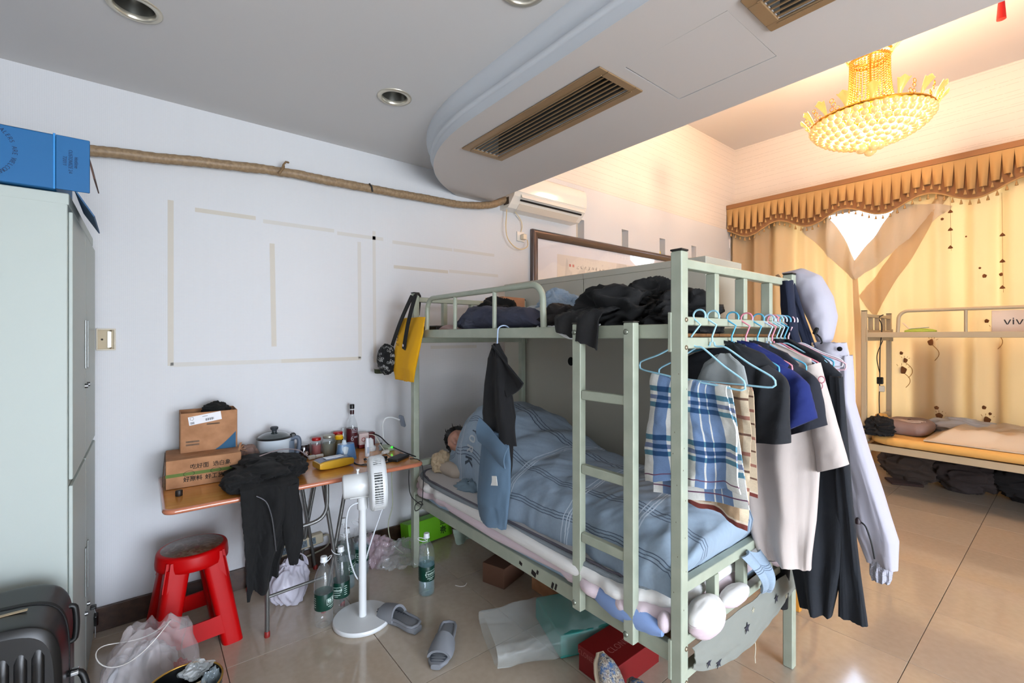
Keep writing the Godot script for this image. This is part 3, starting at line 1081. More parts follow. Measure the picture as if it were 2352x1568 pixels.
func build_window() -> void:
	var paint := mat(Color(0.88, 0.84, 0.78), 0.8)
	var z0 := -2.42
	var z1 := 1.5
	var y0 := 0.55
	var y1 := 3.20
	var g := Geo.new()
	slab(g, Vector3(XW, -0.12, W - 0.2), Vector3(XW + 0.24, H + 0.2, z0))
	slab(g, Vector3(XW, -0.12, z1), Vector3(XW + 0.24, H + 0.2, ZB + 0.2))
	slab(g, Vector3(XW, -0.12, z0), Vector3(XW + 0.24, y0, z1))
	slab(g, Vector3(XW, y1, z0), Vector3(XW + 0.24, H + 0.2, z1))
	# pier between the lower lights
	slab(g, Vector3(XW, y0, -1.16), Vector3(XW + 0.24, 1.45, -0.965))
	slab(g, Vector3(XW, y0, -0.935), Vector3(XW + 0.24, 1.45, -0.80))
	slab(g, Vector3(XW, y0, -0.56), Vector3(XW + 0.24, 1.45, -0.43))
	var ww := struct("wall_window", g, paint, "cream wall that holds the curtained window")
	g = Geo.new()
	slab(g, Vector3(XW - 0.002, 2.97, W), Vector3(XW, H, ZB))
	part(ww, "striped_wallpaper", g, striped_paper())
	g = Geo.new()
	for z in [z0, -2.02, -1.12, -0.10, 0.70, z1]:
		slab(g, Vector3(XW + 0.08, y0, z - 0.03), Vector3(XW + 0.14, y1, z + 0.03), 0.003)
	for y in [y0, 1.47, y1]:
		slab(g, Vector3(XW + 0.08, y - 0.03, z0), Vector3(XW + 0.14, y + 0.03, z1), 0.003)
	var wf := struct("window_1", g, mat(Color(0.80, 0.80, 0.80), 0.4), "wide window behind the curtains")
	for k in 5:
		g = Geo.new()
		var zs := [z0, -2.02, -1.12, -0.10, 0.70, z1]
		slab(g, Vector3(XW + 0.10, y0 + 0.03, zs[k] + 0.03), Vector3(XW + 0.106, y1 - 0.03, zs[k + 1] - 0.03))
		part(wf, "pane", g, mat(Color(0.92, 0.96, 0.98, 0.05), 0.02))

	# two curtain panels pinned together at mid height, open above
	var fab := mat(Color(0.86, 0.77, 0.63), 0.9, {"back": Color(0.92, 0.85, 0.70), "bump": weave, "depth": 0.05, "scale": 40.0})
	var curtains := []
	for side in 2:
		var label: String = ["cream curtain panel hanging beside the wall corner, pinned at its inner edge", "wide cream curtain panel hanging behind the far bunk bed"][side]
		var o := thing("curtain", label, "curtain", "", Vector3(6.43, 0, [-2.35, 0.1][side]))
		var p := o.position
		g = Geo.new()
		var far: float = [-3.06, 1.75][side]
		g.grid([150, 300][side], 60, func(u: float, w: float):
			var y := lerpf(3.22, 0.03, w)
			var e := curtain_edge(y, side == 1)
			var z := lerpf(e, far, u)
			return Vector3(curtain_x(z, y), y, z) - p, 0.003)
		part(o, "panel", g, fab)
		# turned-back corner beside the gap
		g = Geo.new()
		var s := -1.0 if side == 0 else 1.0
		g.grid(14, 20, func(u: float, w: float):
			var y := lerpf(2.95, 2.26, w)
			var e := curtain_edge(y, side == 1)
			var wide := (0.30 if side == 0 else 0.40) * pow(1.0 - w, 0.7) + 0.03
			var z := e + s * wide * u * (0.9 if side == 0 else 1.0)
			return Vector3(curtain_x(z, y) - 0.018 - 0.03 * sin(PI * u), y - 0.12 * u, z) - p, 0.003)
		part(o, "turned_corner", g, mat(Color(0.89, 0.83, 0.74), 0.9, {"back": Color(0.85, 0.82, 0.74)}))
		if side == 1:
			# gathered diagonal fold that is pulled to the pin
			g = Geo.new()
			g.grid(10, 30, func(u: float, w: float):
				var a := Vector2(-0.90, 3.0).lerp(Vector2(-1.60, 1.95), w)
				var b := Vector2(-0.82, 3.0).lerp(Vector2(-1.47, 1.70), w)
				var q := a.lerp(b, u)
				return Vector3(curtain_x(q.x, q.y) - 0.016 - 0.02 * sin(PI * u), q.y, q.x) - p, 0.004)
			part(o, "gathered_fold", g, fab)
		curtains.append(o)
	# embroidered flowers
	var brown := cloth(Color(0.45, 0.27, 0.12))
	var tan := cloth(Color(0.62, 0.44, 0.22))
	var spots := [[-1.236, 1.30, 0.022], [-1.229, 1.113, 0.048], [-1.21, 1.22, 0.030], [-0.582, 1.635, 0.022], [-0.60, 1.50, 0.020], [-0.538, 1.548, 0.033], [-0.60, 0.78, 0.022], [-0.585, 0.657, 0.040], [-0.56, 0.72, 0.016], [-0.94, 0.74, 0.022], [-0.92, 0.66, 0.034], [-0.981, 1.42, 0.040], [-0.597, 2.08, 0.022], [-0.625, 2.16, 0.012], [-0.485, 2.09, 0.020], [-0.90, 2.70, 0.016], [-0.73, 2.50, 0.010]]
	for s in spots:
		g = Geo.new()
		var x := curtain_x(s[0], s[1]) - 0.012
		g.loft(20, 3, func(u: float, w: float):
			var rr: float = 0.85 * s[2] * sin(PI * w * 0.5) * (1.0 + 0.08 * sin(TAU * u * 5.0))
			return Vector3(x - 0.008 * cos(PI * w * 0.5) + 0.006, s[1] + rr * sin(TAU * u), s[0] + rr * cos(TAU * u)) - curtains[1].position)
		part(curtains[1], "flower", g, brown)
	for s in spots.slice(0, 13):
		if s[2] < 0.03:
			continue
		g = Geo.new()
		var pts := []
		for k in 9:
			var q := k / 8.0
			var z: float = s[0] + 0.05 * sin(q * 3.0) + 0.02 * q
			var y: float = s[1] - 0.02 - 0.17 * q
			pts.append(Vector3(curtain_x(z, y) - 0.008, y, z) - curtains[1].position)
		g.tube(pts, 0.003, 5)
		for k in 4:
			var a := 0.6 + k * 0.5
			var z: float = s[0] + s[2] * 1.6 * cos(a)
			var y: float = s[1] + s[2] * 1.6 * sin(a)
			var x2 := curtain_x(z, y) - 0.008
			g.tube([Vector3(x2, s[1] + s[2] * 1.1 * sin(a), s[0] + s[2] * 1.1 * cos(a)) - curtains[1].position, Vector3(x2, y, z) - curtains[1].position], 0.002, 4)
		part(curtains[1], "stem", g, tan)
	# thread with hanging blossoms
	for s in [[-0.47, 2.55, 1.9], [-0.83, 2.82, 2.35]]:
		var th := thing("blossom_string", ["thin hanging thread with small brown paper blossoms on the curtain", "short hanging thread of brown blossoms under the curtain valance"][0 if s[0] > -0.6 else 1], "decoration", "", Vector3(6.36, s[1], s[0]))
		g = Geo.new()
		g.tube([Vector3(0, 0.3, 0), Vector3(0, s[2] - s[1], 0.01)], 0.0012, 4)
		part(th, "thread", g, tan)
		for k in 3:
			g = Geo.new()
			g.lathe([Vector2(0.0, 0.02), Vector2(0.016, 0.0), Vector2(0.02, -0.012), Vector2(0.0, -0.016)], 8, Vector3(0, (s[2] - s[1]) * (k + 0.4) / 2.6, 0.004))
			part(th, "blossom", g, brown)

	# pleated valance with two scalloped layers and tassels
	var va := thing("valance", "ochre pleated curtain valance with scalloped edges and hanging tassels", "valance", "", Vector3(6.34, 3.30, -0.65))
	var vp := va.position
	var ochre := mat(Color(0.70, 0.56, 0.36), 0.85, {"bump": weave, "depth": 0.05, "scale": 50.0, "back": Color(0.35, 0.22, 0.09)})
	var deep := mat(Color(0.56, 0.40, 0.26), 0.85, {"bump": weave, "depth": 0.05, "scale": 50.0})
	g = Geo.new()
	slab(g, Vector3(6.318, 3.245, W + 0.005) - vp, Vector3(6.34, 3.305, 1.8) - vp, 0.004)
	part(va, "top_band", g, deep)
	g = Geo.new()
	slab(g, Vector3(6.34, 3.285, W + 0.005) - vp, Vector3(XW - 0.003, 3.30, 1.8) - vp, 0.002)
	part(va, "pelmet_board", g, deep)
	g = Geo.new()
	g.grid(260, 8, func(u: float, w: float):
		var z := lerpf(W + 0.006, 1.8, u)
		return Vector3(6.352 + 0.004 * sin(z * 60.0), lerpf(3.25, scallop(z) - 0.088, w), z) - vp, 0.004)
	part(va, "lower_layer", g, deep)
	var lip := Geo.new()
	lip.grid(260, 1, func(u: float, w: float):
		var z := lerpf(W + 0.006, 1.8, u)
		return Vector3(6.349 + 0.004 * sin(z * 60.0), scallop(z) - 0.088 + 0.014 * w, z) - vp, 0.006)
	part(va, "edge_trim", lip, ochre)
	var pw := 0.082
	var z := W + 0.008
	while z < 0.1:
		g = Geo.new()
		var zz := z
		g.grid(8, 8, func(u: float, w: float):
			var b := scallop(zz + pw * 0.5)
			var half := pw * (0.52 - 0.20 * w)
			var q := zz + pw * 0.5 + (u - 0.5) * 2.0 * half
			return Vector3(6.330 - 0.034 * w * sin(PI * u) - 0.006 * w, lerpf(3.25, b + 0.012 * absf(u - 0.5), w), q) - vp, 0.003)
		part(va, "pleat", g, ochre)
		z += pw
	var tg := Geo.new()
	tg.lathe([Vector2(0.0, 0.0), Vector2(0.005, -0.002), Vector2(0.0065, -0.008), Vector2(0.004, -0.013), Vector2(0.0075, -0.018), Vector2(0.013, -0.045), Vector2(0.0, -0.046)], 8)
	tg.tube([Vector3(0, 0.01, 0), Vector3(0, 0, 0)], 0.0012, 4)
	var tassel := tg.mesh()
	z = W + 0.03
	while z < 0.0:
		put(va, "tassel", tassel, ochre, Vector3(6.312, scallop(z) - 0.004, z) - vp)
		put(va, "tassel", tassel, ochre, Vector3(6.346, scallop(z + 0.03) - 0.095, z + 0.03) - vp)
		z += 0.062
	# white curtain rail end bracket beside the corner
	g = Geo.new()
	slab(g, Vector3(6.40, 2.72, W + 0.002), Vector3(6.41, 2.85, W + 0.02), 0.002)
	single("rail_bracket", "small white bracket under the valance at the wall corner", "bracket", g, mat(Color(0.85, 0.85, 0.85), 0.4))


func build_chandelier() -> void:
	var at := Vector3(4.4, 3.165, -1.03)
	var o := thing("chandelier", "lit gold crystal chandelier with a beaded neck and a bowl of glass balls", "chandelier", "", at)
	var gold := mat(Color(0.86, 0.62, 0.22), 0.25, {"metal": 0.85})
	var glow := mat(Color(0.98, 0.84, 0.58), 0.10, {"coat": 0.8, "emit": Color(1.0, 0.80, 0.48), "power": 0.30})  # glass balls get their own emission, to look lit by the bulbs
	var leafm := mat(Color(0.96, 0.80, 0.48, 0.62), 0.15, { "emit": Color(1.0, 0.72, 0.32), "power": 0.18})  # weak emission put into the leaves for the same lit look
	var g := Geo.new()
	g.lathe([Vector2(0.37, -0.010), Vector2(0.385, -0.010), Vector2(0.392, 0.0), Vector2(0.385, 0.012), Vector2(0.37, 0.012), Vector2(0.37, -0.010)], 64)
	part(o, "rim_ring", g, gold)
	for r in [[0.165, 0.04], [0.125, 0.46], [0.14, 0.50]]:
		g = Geo.new()
		var rr: float = r[0]
		var yy: float = r[1]
		g.lathe([Vector2(rr - 0.008, yy - 0.008), Vector2(rr, yy - 0.010), Vector2(rr + 0.006, yy), Vector2(rr, yy + 0.010), Vector2(rr - 0.008, yy + 0.008)], 40)
		part(o, "neck_ring", g, gold)
	g = Geo.new()
	g.tube([Vector3(0, -0.2, 0), Vector3(0, 0.92, 0)], 0.012, 8)
	g.lathe([Vector2(0.0, 0.90), Vector2(0.10, 0.905), Vector2(0.12, 0.93)], 32)
	part(o, "stem", g, gold)
	for k in 8:
		g = Geo.new()
		var a := TAU * k / 8.0
		g.tube([Vector3(cos(a) * 0.165, 0.04, sin(a) * 0.165), Vector3(cos(a) * 0.30, 0.02, sin(a) * 0.30), Vector3(cos(a) * 0.375, 0.0, sin(a) * 0.375)], 0.006, 6)
		part(o, "spoke", g, gold)
	# bead strands of the neck, too small to pick apart singly
	var bg := Geo.new()
	bg.ball(Vector3.ZERO, Vector3(0.0075, 0.0085, 0.0075), 6, 4)
	var mm := MultiMesh.new()
	mm.transform_format = MultiMesh.TRANSFORM_3D
	mm.mesh = bg.mesh()
	var ns := 36
	var nb := 24
	mm.instance_count = ns * nb
	for i in ns:
		for j in nb:
			var q := j / float(nb - 1)
			var r := lerpf(0.168, 0.124, pow(q, 0.8)) - 0.012 * sin(PI * q)
			var a := TAU * i / ns
			mm.set_instance_transform(i * nb + j, Transform3D(Basis(), Vector3(cos(a) * r, 0.04 + 0.43 * q, sin(a) * r)))
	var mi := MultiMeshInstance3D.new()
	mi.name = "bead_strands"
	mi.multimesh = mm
	mi.material_override = mat(Color(0.80, 0.57, 0.25), 0.22, {"metal": 0.8, "emit": Color(1.0, 0.60, 0.14), "power": 0.10})  # faint emission in the beads imitates light caught from the bulbs
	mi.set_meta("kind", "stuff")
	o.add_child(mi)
	# glass balls of the bowl
	bg = Geo.new()
	bg.ball(Vector3.ZERO, Vector3(0.0245, 0.0245, 0.0245), 10, 6)
	var bm := bg.mesh()
	var tiers := [[0.375, -0.025], [0.350, -0.060], [0.312, -0.092], [0.265, -0.120], [0.213, -0.143], [0.160, -0.160], [0.107, -0.175], [0.052, -0.186]]
	for tr in tiers:
		var n := int(TAU * tr[0] / 0.056)
		for k in n:
			var a: float = TAU * (k + tr[1] * 7.0) / n
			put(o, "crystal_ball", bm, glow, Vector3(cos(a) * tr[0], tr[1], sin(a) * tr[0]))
	bg = Geo.new()
	bg.ball(Vector3.ZERO, Vector3(0.036, 0.036, 0.036), 12, 8)
	bm = bg.mesh()
	for k in 5:
		var a := TAU * k / 5.0
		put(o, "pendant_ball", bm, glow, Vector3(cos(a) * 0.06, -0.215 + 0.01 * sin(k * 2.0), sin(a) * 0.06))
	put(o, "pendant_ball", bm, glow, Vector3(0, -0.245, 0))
	# leaves and berries round the rim, and the crown at the top of the neck
	var lg := Geo.new()
	lg.grid(6, 8, func(u: float, w: float):
		var hw := 0.010 + 0.032 * pow(w, 1.6)
		return Vector3(0.03 * w + 0.030 * w * w + 0.010 * cos(PI * (u - 0.5)), (0.092 + 0.010 * cos((u - 0.5) * 9.0)) * w, (u - 0.5) * 2.0 * hw), 0.007)
	var leaf := lg.mesh()
	var rg := Geo.new()
	for q in [[0.0, 0.02, -0.015], [0.01, 0.02, 0.018], [0.02, 0.05, 0.0], [0.03, 0.075, 0.006]]:
		var ring := []
		for k in 13:
			ring.append(Vector3(q[0] + 0.004 * sin(TAU * k / 12.0), q[1] + 0.015 * cos(TAU * k / 12.0), q[2] + 0.013 * sin(TAU * k / 12.0)))
		rg.tube(ring, 0.0025, 5, false)
	var berry := rg.mesh()
	for k in 16:
		var a := TAU * (k + 0.3) / 16.0
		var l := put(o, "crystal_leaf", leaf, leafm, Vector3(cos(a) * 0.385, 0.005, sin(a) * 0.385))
		l.rotation.y = -a
		a += TAU / 32.0
		var b := put(o, "berry_sprig", berry, gold, Vector3(cos(a) * 0.39, 0.0, sin(a) * 0.39))
		b.rotation.y = -a
	for k in 12:
		var a := TAU * k / 12.0
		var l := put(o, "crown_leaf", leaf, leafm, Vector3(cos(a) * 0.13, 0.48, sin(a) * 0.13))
		l.rotation.y = -a
	# bulbs
	bg = Geo.new()
	bg.ball(Vector3.ZERO, Vector3(0.022, 0.03, 0.022), 10, 8)
	bm = bg.mesh()
	for k in 4:
		var a := TAU * (k + 0.5) / 4.0
		var r := 0.25
		var p := Vector3(cos(a) * r, 0.045, sin(a) * r)
		put(o, "bulb", bm, mat(Color(1, 0.9, 0.7), 0.3, {"emit": Color(1.0, 0.82, 0.52), "power": 7.0}), p)
		var li := OmniLight3D.new()
		li.name = "chandelier_bulb_light"
		li.light_color = Color(1.0, 0.83, 0.68)
		li.light_energy = 1.6
		li.light_size = 0.03
		li.omni_range = 12.0
		li.omni_attenuation = 2.0
		li.shadow_enabled = true
		o.add_child(li, true)
		li.position = p


func locker(o: Node3D, w: float, h: float, d: float, m: Material, doors: bool) -> void:
	# local: x across the width, y up, z out of the front; base at the middle of the back edge
	var g := Geo.new()
	g.box(Vector3(0, h * 0.5 + 0.02, d * 0.5), Vector3(w, h - 0.04, d - 0.004), 0.004)
	part(o, "carcass", g, m)
	g = Geo.new()
	g.box(Vector3(0, h - 0.02, d * 0.5), Vector3(w + 0.004, 0.04, d + 0.004), 0.004)
	part(o, "top_cap", g, m)
	g = Geo.new()
	g.box(Vector3(0, 0.02, d * 0.5 - 0.005), Vector3(w - 0.02, 0.04, d - 0.03), 0.003)
	part(o, "plinth", g, m)
	if not doors:
		return
	for k in 2:
		for r in [[0.06, h * 0.5 - 0.01], [h * 0.5 + 0.01, h - 0.06]]:
			g = Geo.new()
			var xx := (k - 0.5) * w * 0.5
			g.box(Vector3(xx, (r[0] + r[1]) * 0.5, d + 0.004), Vector3(w * 0.5 - 0.018, r[1] - r[0], 0.012), 0.003)
			var dr := part(o, "door", g, m)
			g = Geo.new()
			var hx := xx + (0.18 if k == 0 else -0.18)
			g.box(Vector3(hx, (r[0] + r[1]) * 0.5, d + 0.013), Vector3(0.018, 0.20, 0.006), 0.002)
			part(dr, "pull", g, mat(Color(0.55, 0.56, 0.55), 0.35, {"metal": 0.6}))
			g = Geo.new()
			g.xf = Transform3D(Basis(Vector3.RIGHT, PI / 2), Vector3(hx, (r[0] + r[1]) * 0.5 - 0.17, d + 0.008))
			g.lathe([Vector2(0.0, 0.012), Vector2(0.009, 0.012), Vector2(0.010, 0.0)], 16)
			part(dr, "lock", g, mat(Color(0.45, 0.45, 0.45), 0.3, {"metal": 0.9}))


func build_lockers() -> void:
	var paint := mat(Color(0.66, 0.695, 0.675), 0.5, {"bump": speck, "depth": 0.006, "scale": 8.0})
	# locker at the left, doors facing along the wall
	var a := thing("metal_locker", "pale grey-green metal locker with the blue carton on top", "locker", "", Vector3(-0.60, 0, -2.60), PI / 2)
	locker(a, 0.905, 1.965, 0.40, paint, true)
	# keys in the lower lock
	var ky := thing("key_bunch", "black key fob hanging with keys from the locker's lower lock", "keys", "", Vector3(-0.165, 0.335, -2.60))
	var g := Geo.new()
	g.box(Vector3(-0.004, 0.0, -0.02), Vector3(0.02, 0.012, 0.03), 0.003)
	part(ky, "key", g, mat(Color(0.06, 0.06, 0.06), 0.4))
	g = Geo.new()
	g.box(Vector3(0.006, -0.045, 0.0), Vector3(0.014, 0.055, 0.034), 0.006, Basis(Vector3.RIGHT, 0.3))
	part(ky, "fob", g, mat(Color(0.03, 0.03, 0.03), 0.35))
	g = Geo.new()
	g.tube([Vector3(0, 0, 0), Vector3(0.006, -0.02, 0.0)], 0.002, 5)
	g.box(Vector3(0.004, -0.095, 0.0), Vector3(0.003, 0.05, 0.012), 0.001)
	part(ky, "ring", g, mat(Color(0.6, 0.6, 0.6), 0.3, {"metal": 0.9}))
	# the two lockers whose backs stand behind the bunk
	var beige := mat(Color(0.72, 0.71, 0.655), 0.55, {"bump": speck, "depth": 0.006, "scale": 8.0})
	for k in 2:
		var b := thing("metal_locker", ["beige metal locker back behind the foot of the bunk, with white end", "beige metal locker back behind the bunk's pillow end, next to the wall"][k], "locker", "lockers standing behind the bunk bed", Vector3(2.292, 0, [-1.66, -2.522][k]), PI / 2)
		locker(b, 0.858, 1.905, 0.40, beige, true)
		# turned round the bunk: its back towards the bed
		g = Geo.new()
		g.xf = Transform3D(Basis(Vector3.FORWARD, PI / 2), Vector3(0.05, 1.30, -0.001))
		g.xf = Transform3D(Basis(Vector3.RIGHT, -PI / 2), Vector3(-0.32, 1.31, 0.0))
		g.lathe([Vector2(0.0, 0.001), Vector2(0.028, 0.001), Vector2(0.03, 0.0)], 20)
		part(b, "cable_hole", g, mat(Color(0.04, 0.04, 0.04), 0.9))
		g = Geo.new()
		slab(g, Vector3(0.29, 1.765, -0.006), Vector3(0.37, 1.77, 0.0), 0.001)
		slab(g, Vector3(0.29, 1.74, -0.006), Vector3(0.294, 1.77, 0.0), 0.001)
		if k == 1:
			part(b, "wire_hook", g, mat(Color(0.25, 0.22, 0.18), 0.5))

	# blue carton on the left locker, one flap hanging over the front edge
	var bx := thing("carton", "bright blue cardboard carton lying on top of the grey-green locker", "box", "", Vector3(-0.42, 1.968, -2.36))
	var blue := mat(Color(0.015, 0.35, 0.56), 0.6, {"bump": grain, "depth": 0.05, "scale": 2.0})
	g = Geo.new()
	g.box(Vector3(-0.11, 0.092, 0.0), Vector3(0.60, 0.182, 0.46), 0.005)
	part(bx, "shell", g, blue)
	g = Geo.new()
	g.box(Vector3(0.232, 0.094, 0.226), Vector3(0.084, 0.180, 0.006), 0.002)
	part(bx, "side_flap", g, blue)
	g = Geo.new()
	g.box(Vector3(0.236, -0.035, 0.224), Vector3(0.006, 0.095, 0.0), 0.0)
	g = Geo.new()
	g.grid(6, 4, func(u: float, w: float): return Vector3(0.235 + 0.05 * w - 0.006 * u, 0.012 - 0.085 * w, 0.226 - 0.40 * u + 0.06 * w * u), 0.004)
	part(bx, "hanging_flap", g, mat(Color(0.16, 0.33, 0.48), 0.6))
	g = Geo.new()
	g.grid(4, 4, func(u: float, w: float): return Vector3(0.262 + 0.018 * w, 0.165 - 0.09 * w, 0.16 - 0.22 * u), 0.004)
	part(bx, "rear_flap", g, mat(Color(0.36, 0.25, 0.20), 0.7))
	g = Geo.new()
	g.box(Vector3(0.187, 0.094, 0.2305), Vector3(0.006, 0.184, 0.002), 0.001)
	part(bx, "tape_seam", g, mat(Color(0.16, 0.50, 0.76), 0.3))
	var ink := Geo.new()
	# the print is turned a quarter clockwise on the side that faces the room
	var face := func(p: Vector2): return [Vector3(-0.045 + p.y, 0.10 - p.x, 0.2312), Vector3.BACK]
	glyphs(ink, "全球", Vector2(-0.052, 0.085), 0.050, 0.004, 0.0075, face)
	glyphs(ink, "招商", Vector2(-0.052, 0.022), 0.050, 0.004, 0.0075, face)
	var word := "DEALERS ARE WELCOMED"
	for i in word.length():
		if word[i] == " ":
			continue
		var a2 := lerpf(2.62, 0.52, i / float(word.length() - 1))
		var oo := Vector2(cos(a2), sin(a2)) * 0.088 + Vector2(0.0, 0.055)
		var dx := Vector2(cos(a2 - PI / 2), sin(a2 - PI / 2))
		var dy := Vector2(cos(a2), sin(a2))
		ink.text(word[i], 0.0105, func(p: Vector2): return face.call(oo + dx * p.x + dy * p.y))
	for s in [-1, 1]:
		for k in 5:
			var pts := []
			for q in 13:
				var a3 := TAU * q / 12.0
				pts.append(Vector2(s * 0.078, 0.075) + Vector2(cos(a3) * 0.0105 * [1.0, 0.55, 0.1, 1.0, 1.0][k], sin(a3) * 0.0105 * [1.0, 1.0, 1.0, 0.5, 0.05][k]))
			ink.line2(pts, 0.0011, face)
	for k in 3:
		ink.text(["招商 Hotline", "CUSTOMIZE 24", "72011"][k].replace("招商 ", ""), 0.0085, func(p: Vector2): return [Vector3(0.285 - 0.045 - k * 0.014 + p.y, 0.10 - p.x, 0.2312), Vector3.BACK])
	part(bx, "print", ink, mat(Color(0.02, 0.10, 0.24), 0.7))


func steel() -> StandardMaterial3D:
	if not mats.has("steel"):
		var t := noise_tex(256, 0.02, 5, Color(0.60, 0.63, 0.56), Color(0.665, 0.69, 0.62), 31)
		var m := StandardMaterial3D.new()
		m.albedo_texture = t
		m.roughness = 0.38
		m.uv1_triplanar = true
		m.uv1_scale = Vector3.ONE * 1.6
		mats["steel"] = m
	return mats["steel"]


func bunk_frame(o: Node3D, w: float, L: float, ht: float, guard0: float, guard1: float, m: Material) -> void:
	# local: x = 0 is the outer face of the long front side, z runs along the bed
	var p := 0.042
	var g: Geo
	for x in [0.0, w - p]:
		for z in [0.0, L - p]:
			g = Geo.new()
			slab(g, Vector3(x, 0.0, z), Vector3(x + p, ht - 0.006, z + p), 0.005)
			var po := part(o, "post", g, m)
			g = Geo.new()
			slab(g, Vector3(x - 0.0005, ht - 0.006, z - 0.0005), Vector3(x + p + 0.0005, ht, z + p + 0.0005), 0.002)
			part(po, "cap", g, mat(Color(0.12, 0.10, 0.09), 0.6))
			for y in [0.36, 0.47, 1.445, 1.535]:
				g = Geo.new()
				var out := 1.0 if z > 0.5 else -1.0
				g.ball(Vector3(x + p * 0.62, y, z + (p if z > 0.5 else 0.0) + out * 0.001), Vector3(0.008, 0.008, 0.005), 10, 6)
				part(po, "bolt", g, mat(Color(0.55, 0.50, 0.42), 0.4, {"metal": 0.7}))
			for y in [0.36, 1.43]:
				g = Geo.new()
				var zz: float = z - 0.004 if z > 0.5 else z + p
				slab(g, Vector3(x - 0.004 if x < 0.1 else x + p - 0.002, y, zz - 0.002), Vector3(x + 0.006 if x < 0.1 else x + p + 0.004, y + 0.13, zz + 0.010), 0.002)
				part(po, "bracket", g, m)
	for x in [0.006, w - 0.036]:
		g = Geo.new()
		slab(g, Vector3(x, 1.473, p), Vector3(x + 0.03, 1.522, L - p), 0.004)
		part(o, "upper_side_rail", g, m)
		g = Geo.new()
		slab(g, Vector3(x, 0.408, p), Vector3(x + 0.03, 0.470, L - p), 0.004)
		part(o, "lower_side_rail", g, m)
	for z in [0.004, L - 0.038]:
		for r in [[ht - 0.062, ht - 0.030, "head_bar"], [1.517, 1.546, "deck_bar"], [1.440, 1.478, "deck_support"], [0.642, 0.680, "lower_head_bar"], [0.470, 0.503, "lower_deck_bar"], [0.36, 0.39, "cross_bar"]]:
			g = Geo.new()
			slab(g, Vector3(p, r[0], z), Vector3(w - p, r[1], z + 0.034), 0.004)
			part(o, r[2], g, m)
		for x in [0.235, 0.455, 0.685]:
			g = Geo.new()
			slab(g, Vector3(x - 0.015, 1.546, z - 0.001), Vector3(x + 0.015, ht - 0.062, z + 0.035), 0.003)
			part(o, "upright", g, m)
			g = Geo.new()
			slab(g, Vector3(x - 0.015, 0.503, z - 0.001), Vector3(x + 0.015, 0.642, z + 0.035), 0.003)
			part(o, "upright", g, m)
	# board decks: planks side by side
	var wood := mat(Color(0.70, 0.58, 0.44), 0.7, {"tex": noise_tex(128, 0.05, 4, Color(0.62, 0.50, 0.36), Color(0.76, 0.64, 0.49), 12), "tri": true, "scale": 2.0})
	for y in [1.479, 0.44]:
		for k in 9:
			g = Geo.new()
			var x0 := 0.037 + k * (w - 0.074) / 9.0
			slab(g, Vector3(x0 + 0.001, y, 0.04), Vector3(x0 + (w - 0.074) / 9.0 - 0.001, y + 0.012, L - 0.04), 0.002)
			part(o, "deck_plank", g, wood)
	# bent guard rail on the front
	var gx := 0.02
	var gr := 0.0145
	var gy := 1.713
	var pts := [Vector3(gx, 1.52, guard0), Vector3(gx, 1.60, guard0 + 0.004)]
	for k in 9:
		var a := PI * 0.5 * k / 8.0
		pts.append(Vector3(gx, gy - 0.075 + 0.075 * sin(a), guard0 + 0.08 - 0.075 * cos(a)))
	for k in 9:
		var a := PI * 0.5 * k / 8.0
		pts.append(Vector3(gx, gy - 0.075 + 0.075 * cos(a), guard1 - 0.08 + 0.075 * sin(a)))
	pts.append(Vector3(gx, 1.60, guard1 - 0.004))
	pts.append(Vector3(gx, 1.52, guard1))
	part(o, "guard_rail", Geo.new().tube(pts, gr, 12), m)
	for q in [0.31, 0.66]:
		var zz := lerpf(guard0, guard1, q)
		part(o, "guard_post", Geo.new().tube([Vector3(gx, 1.52, zz), Vector3(gx, gy, zz)], 0.0115, 10), m)


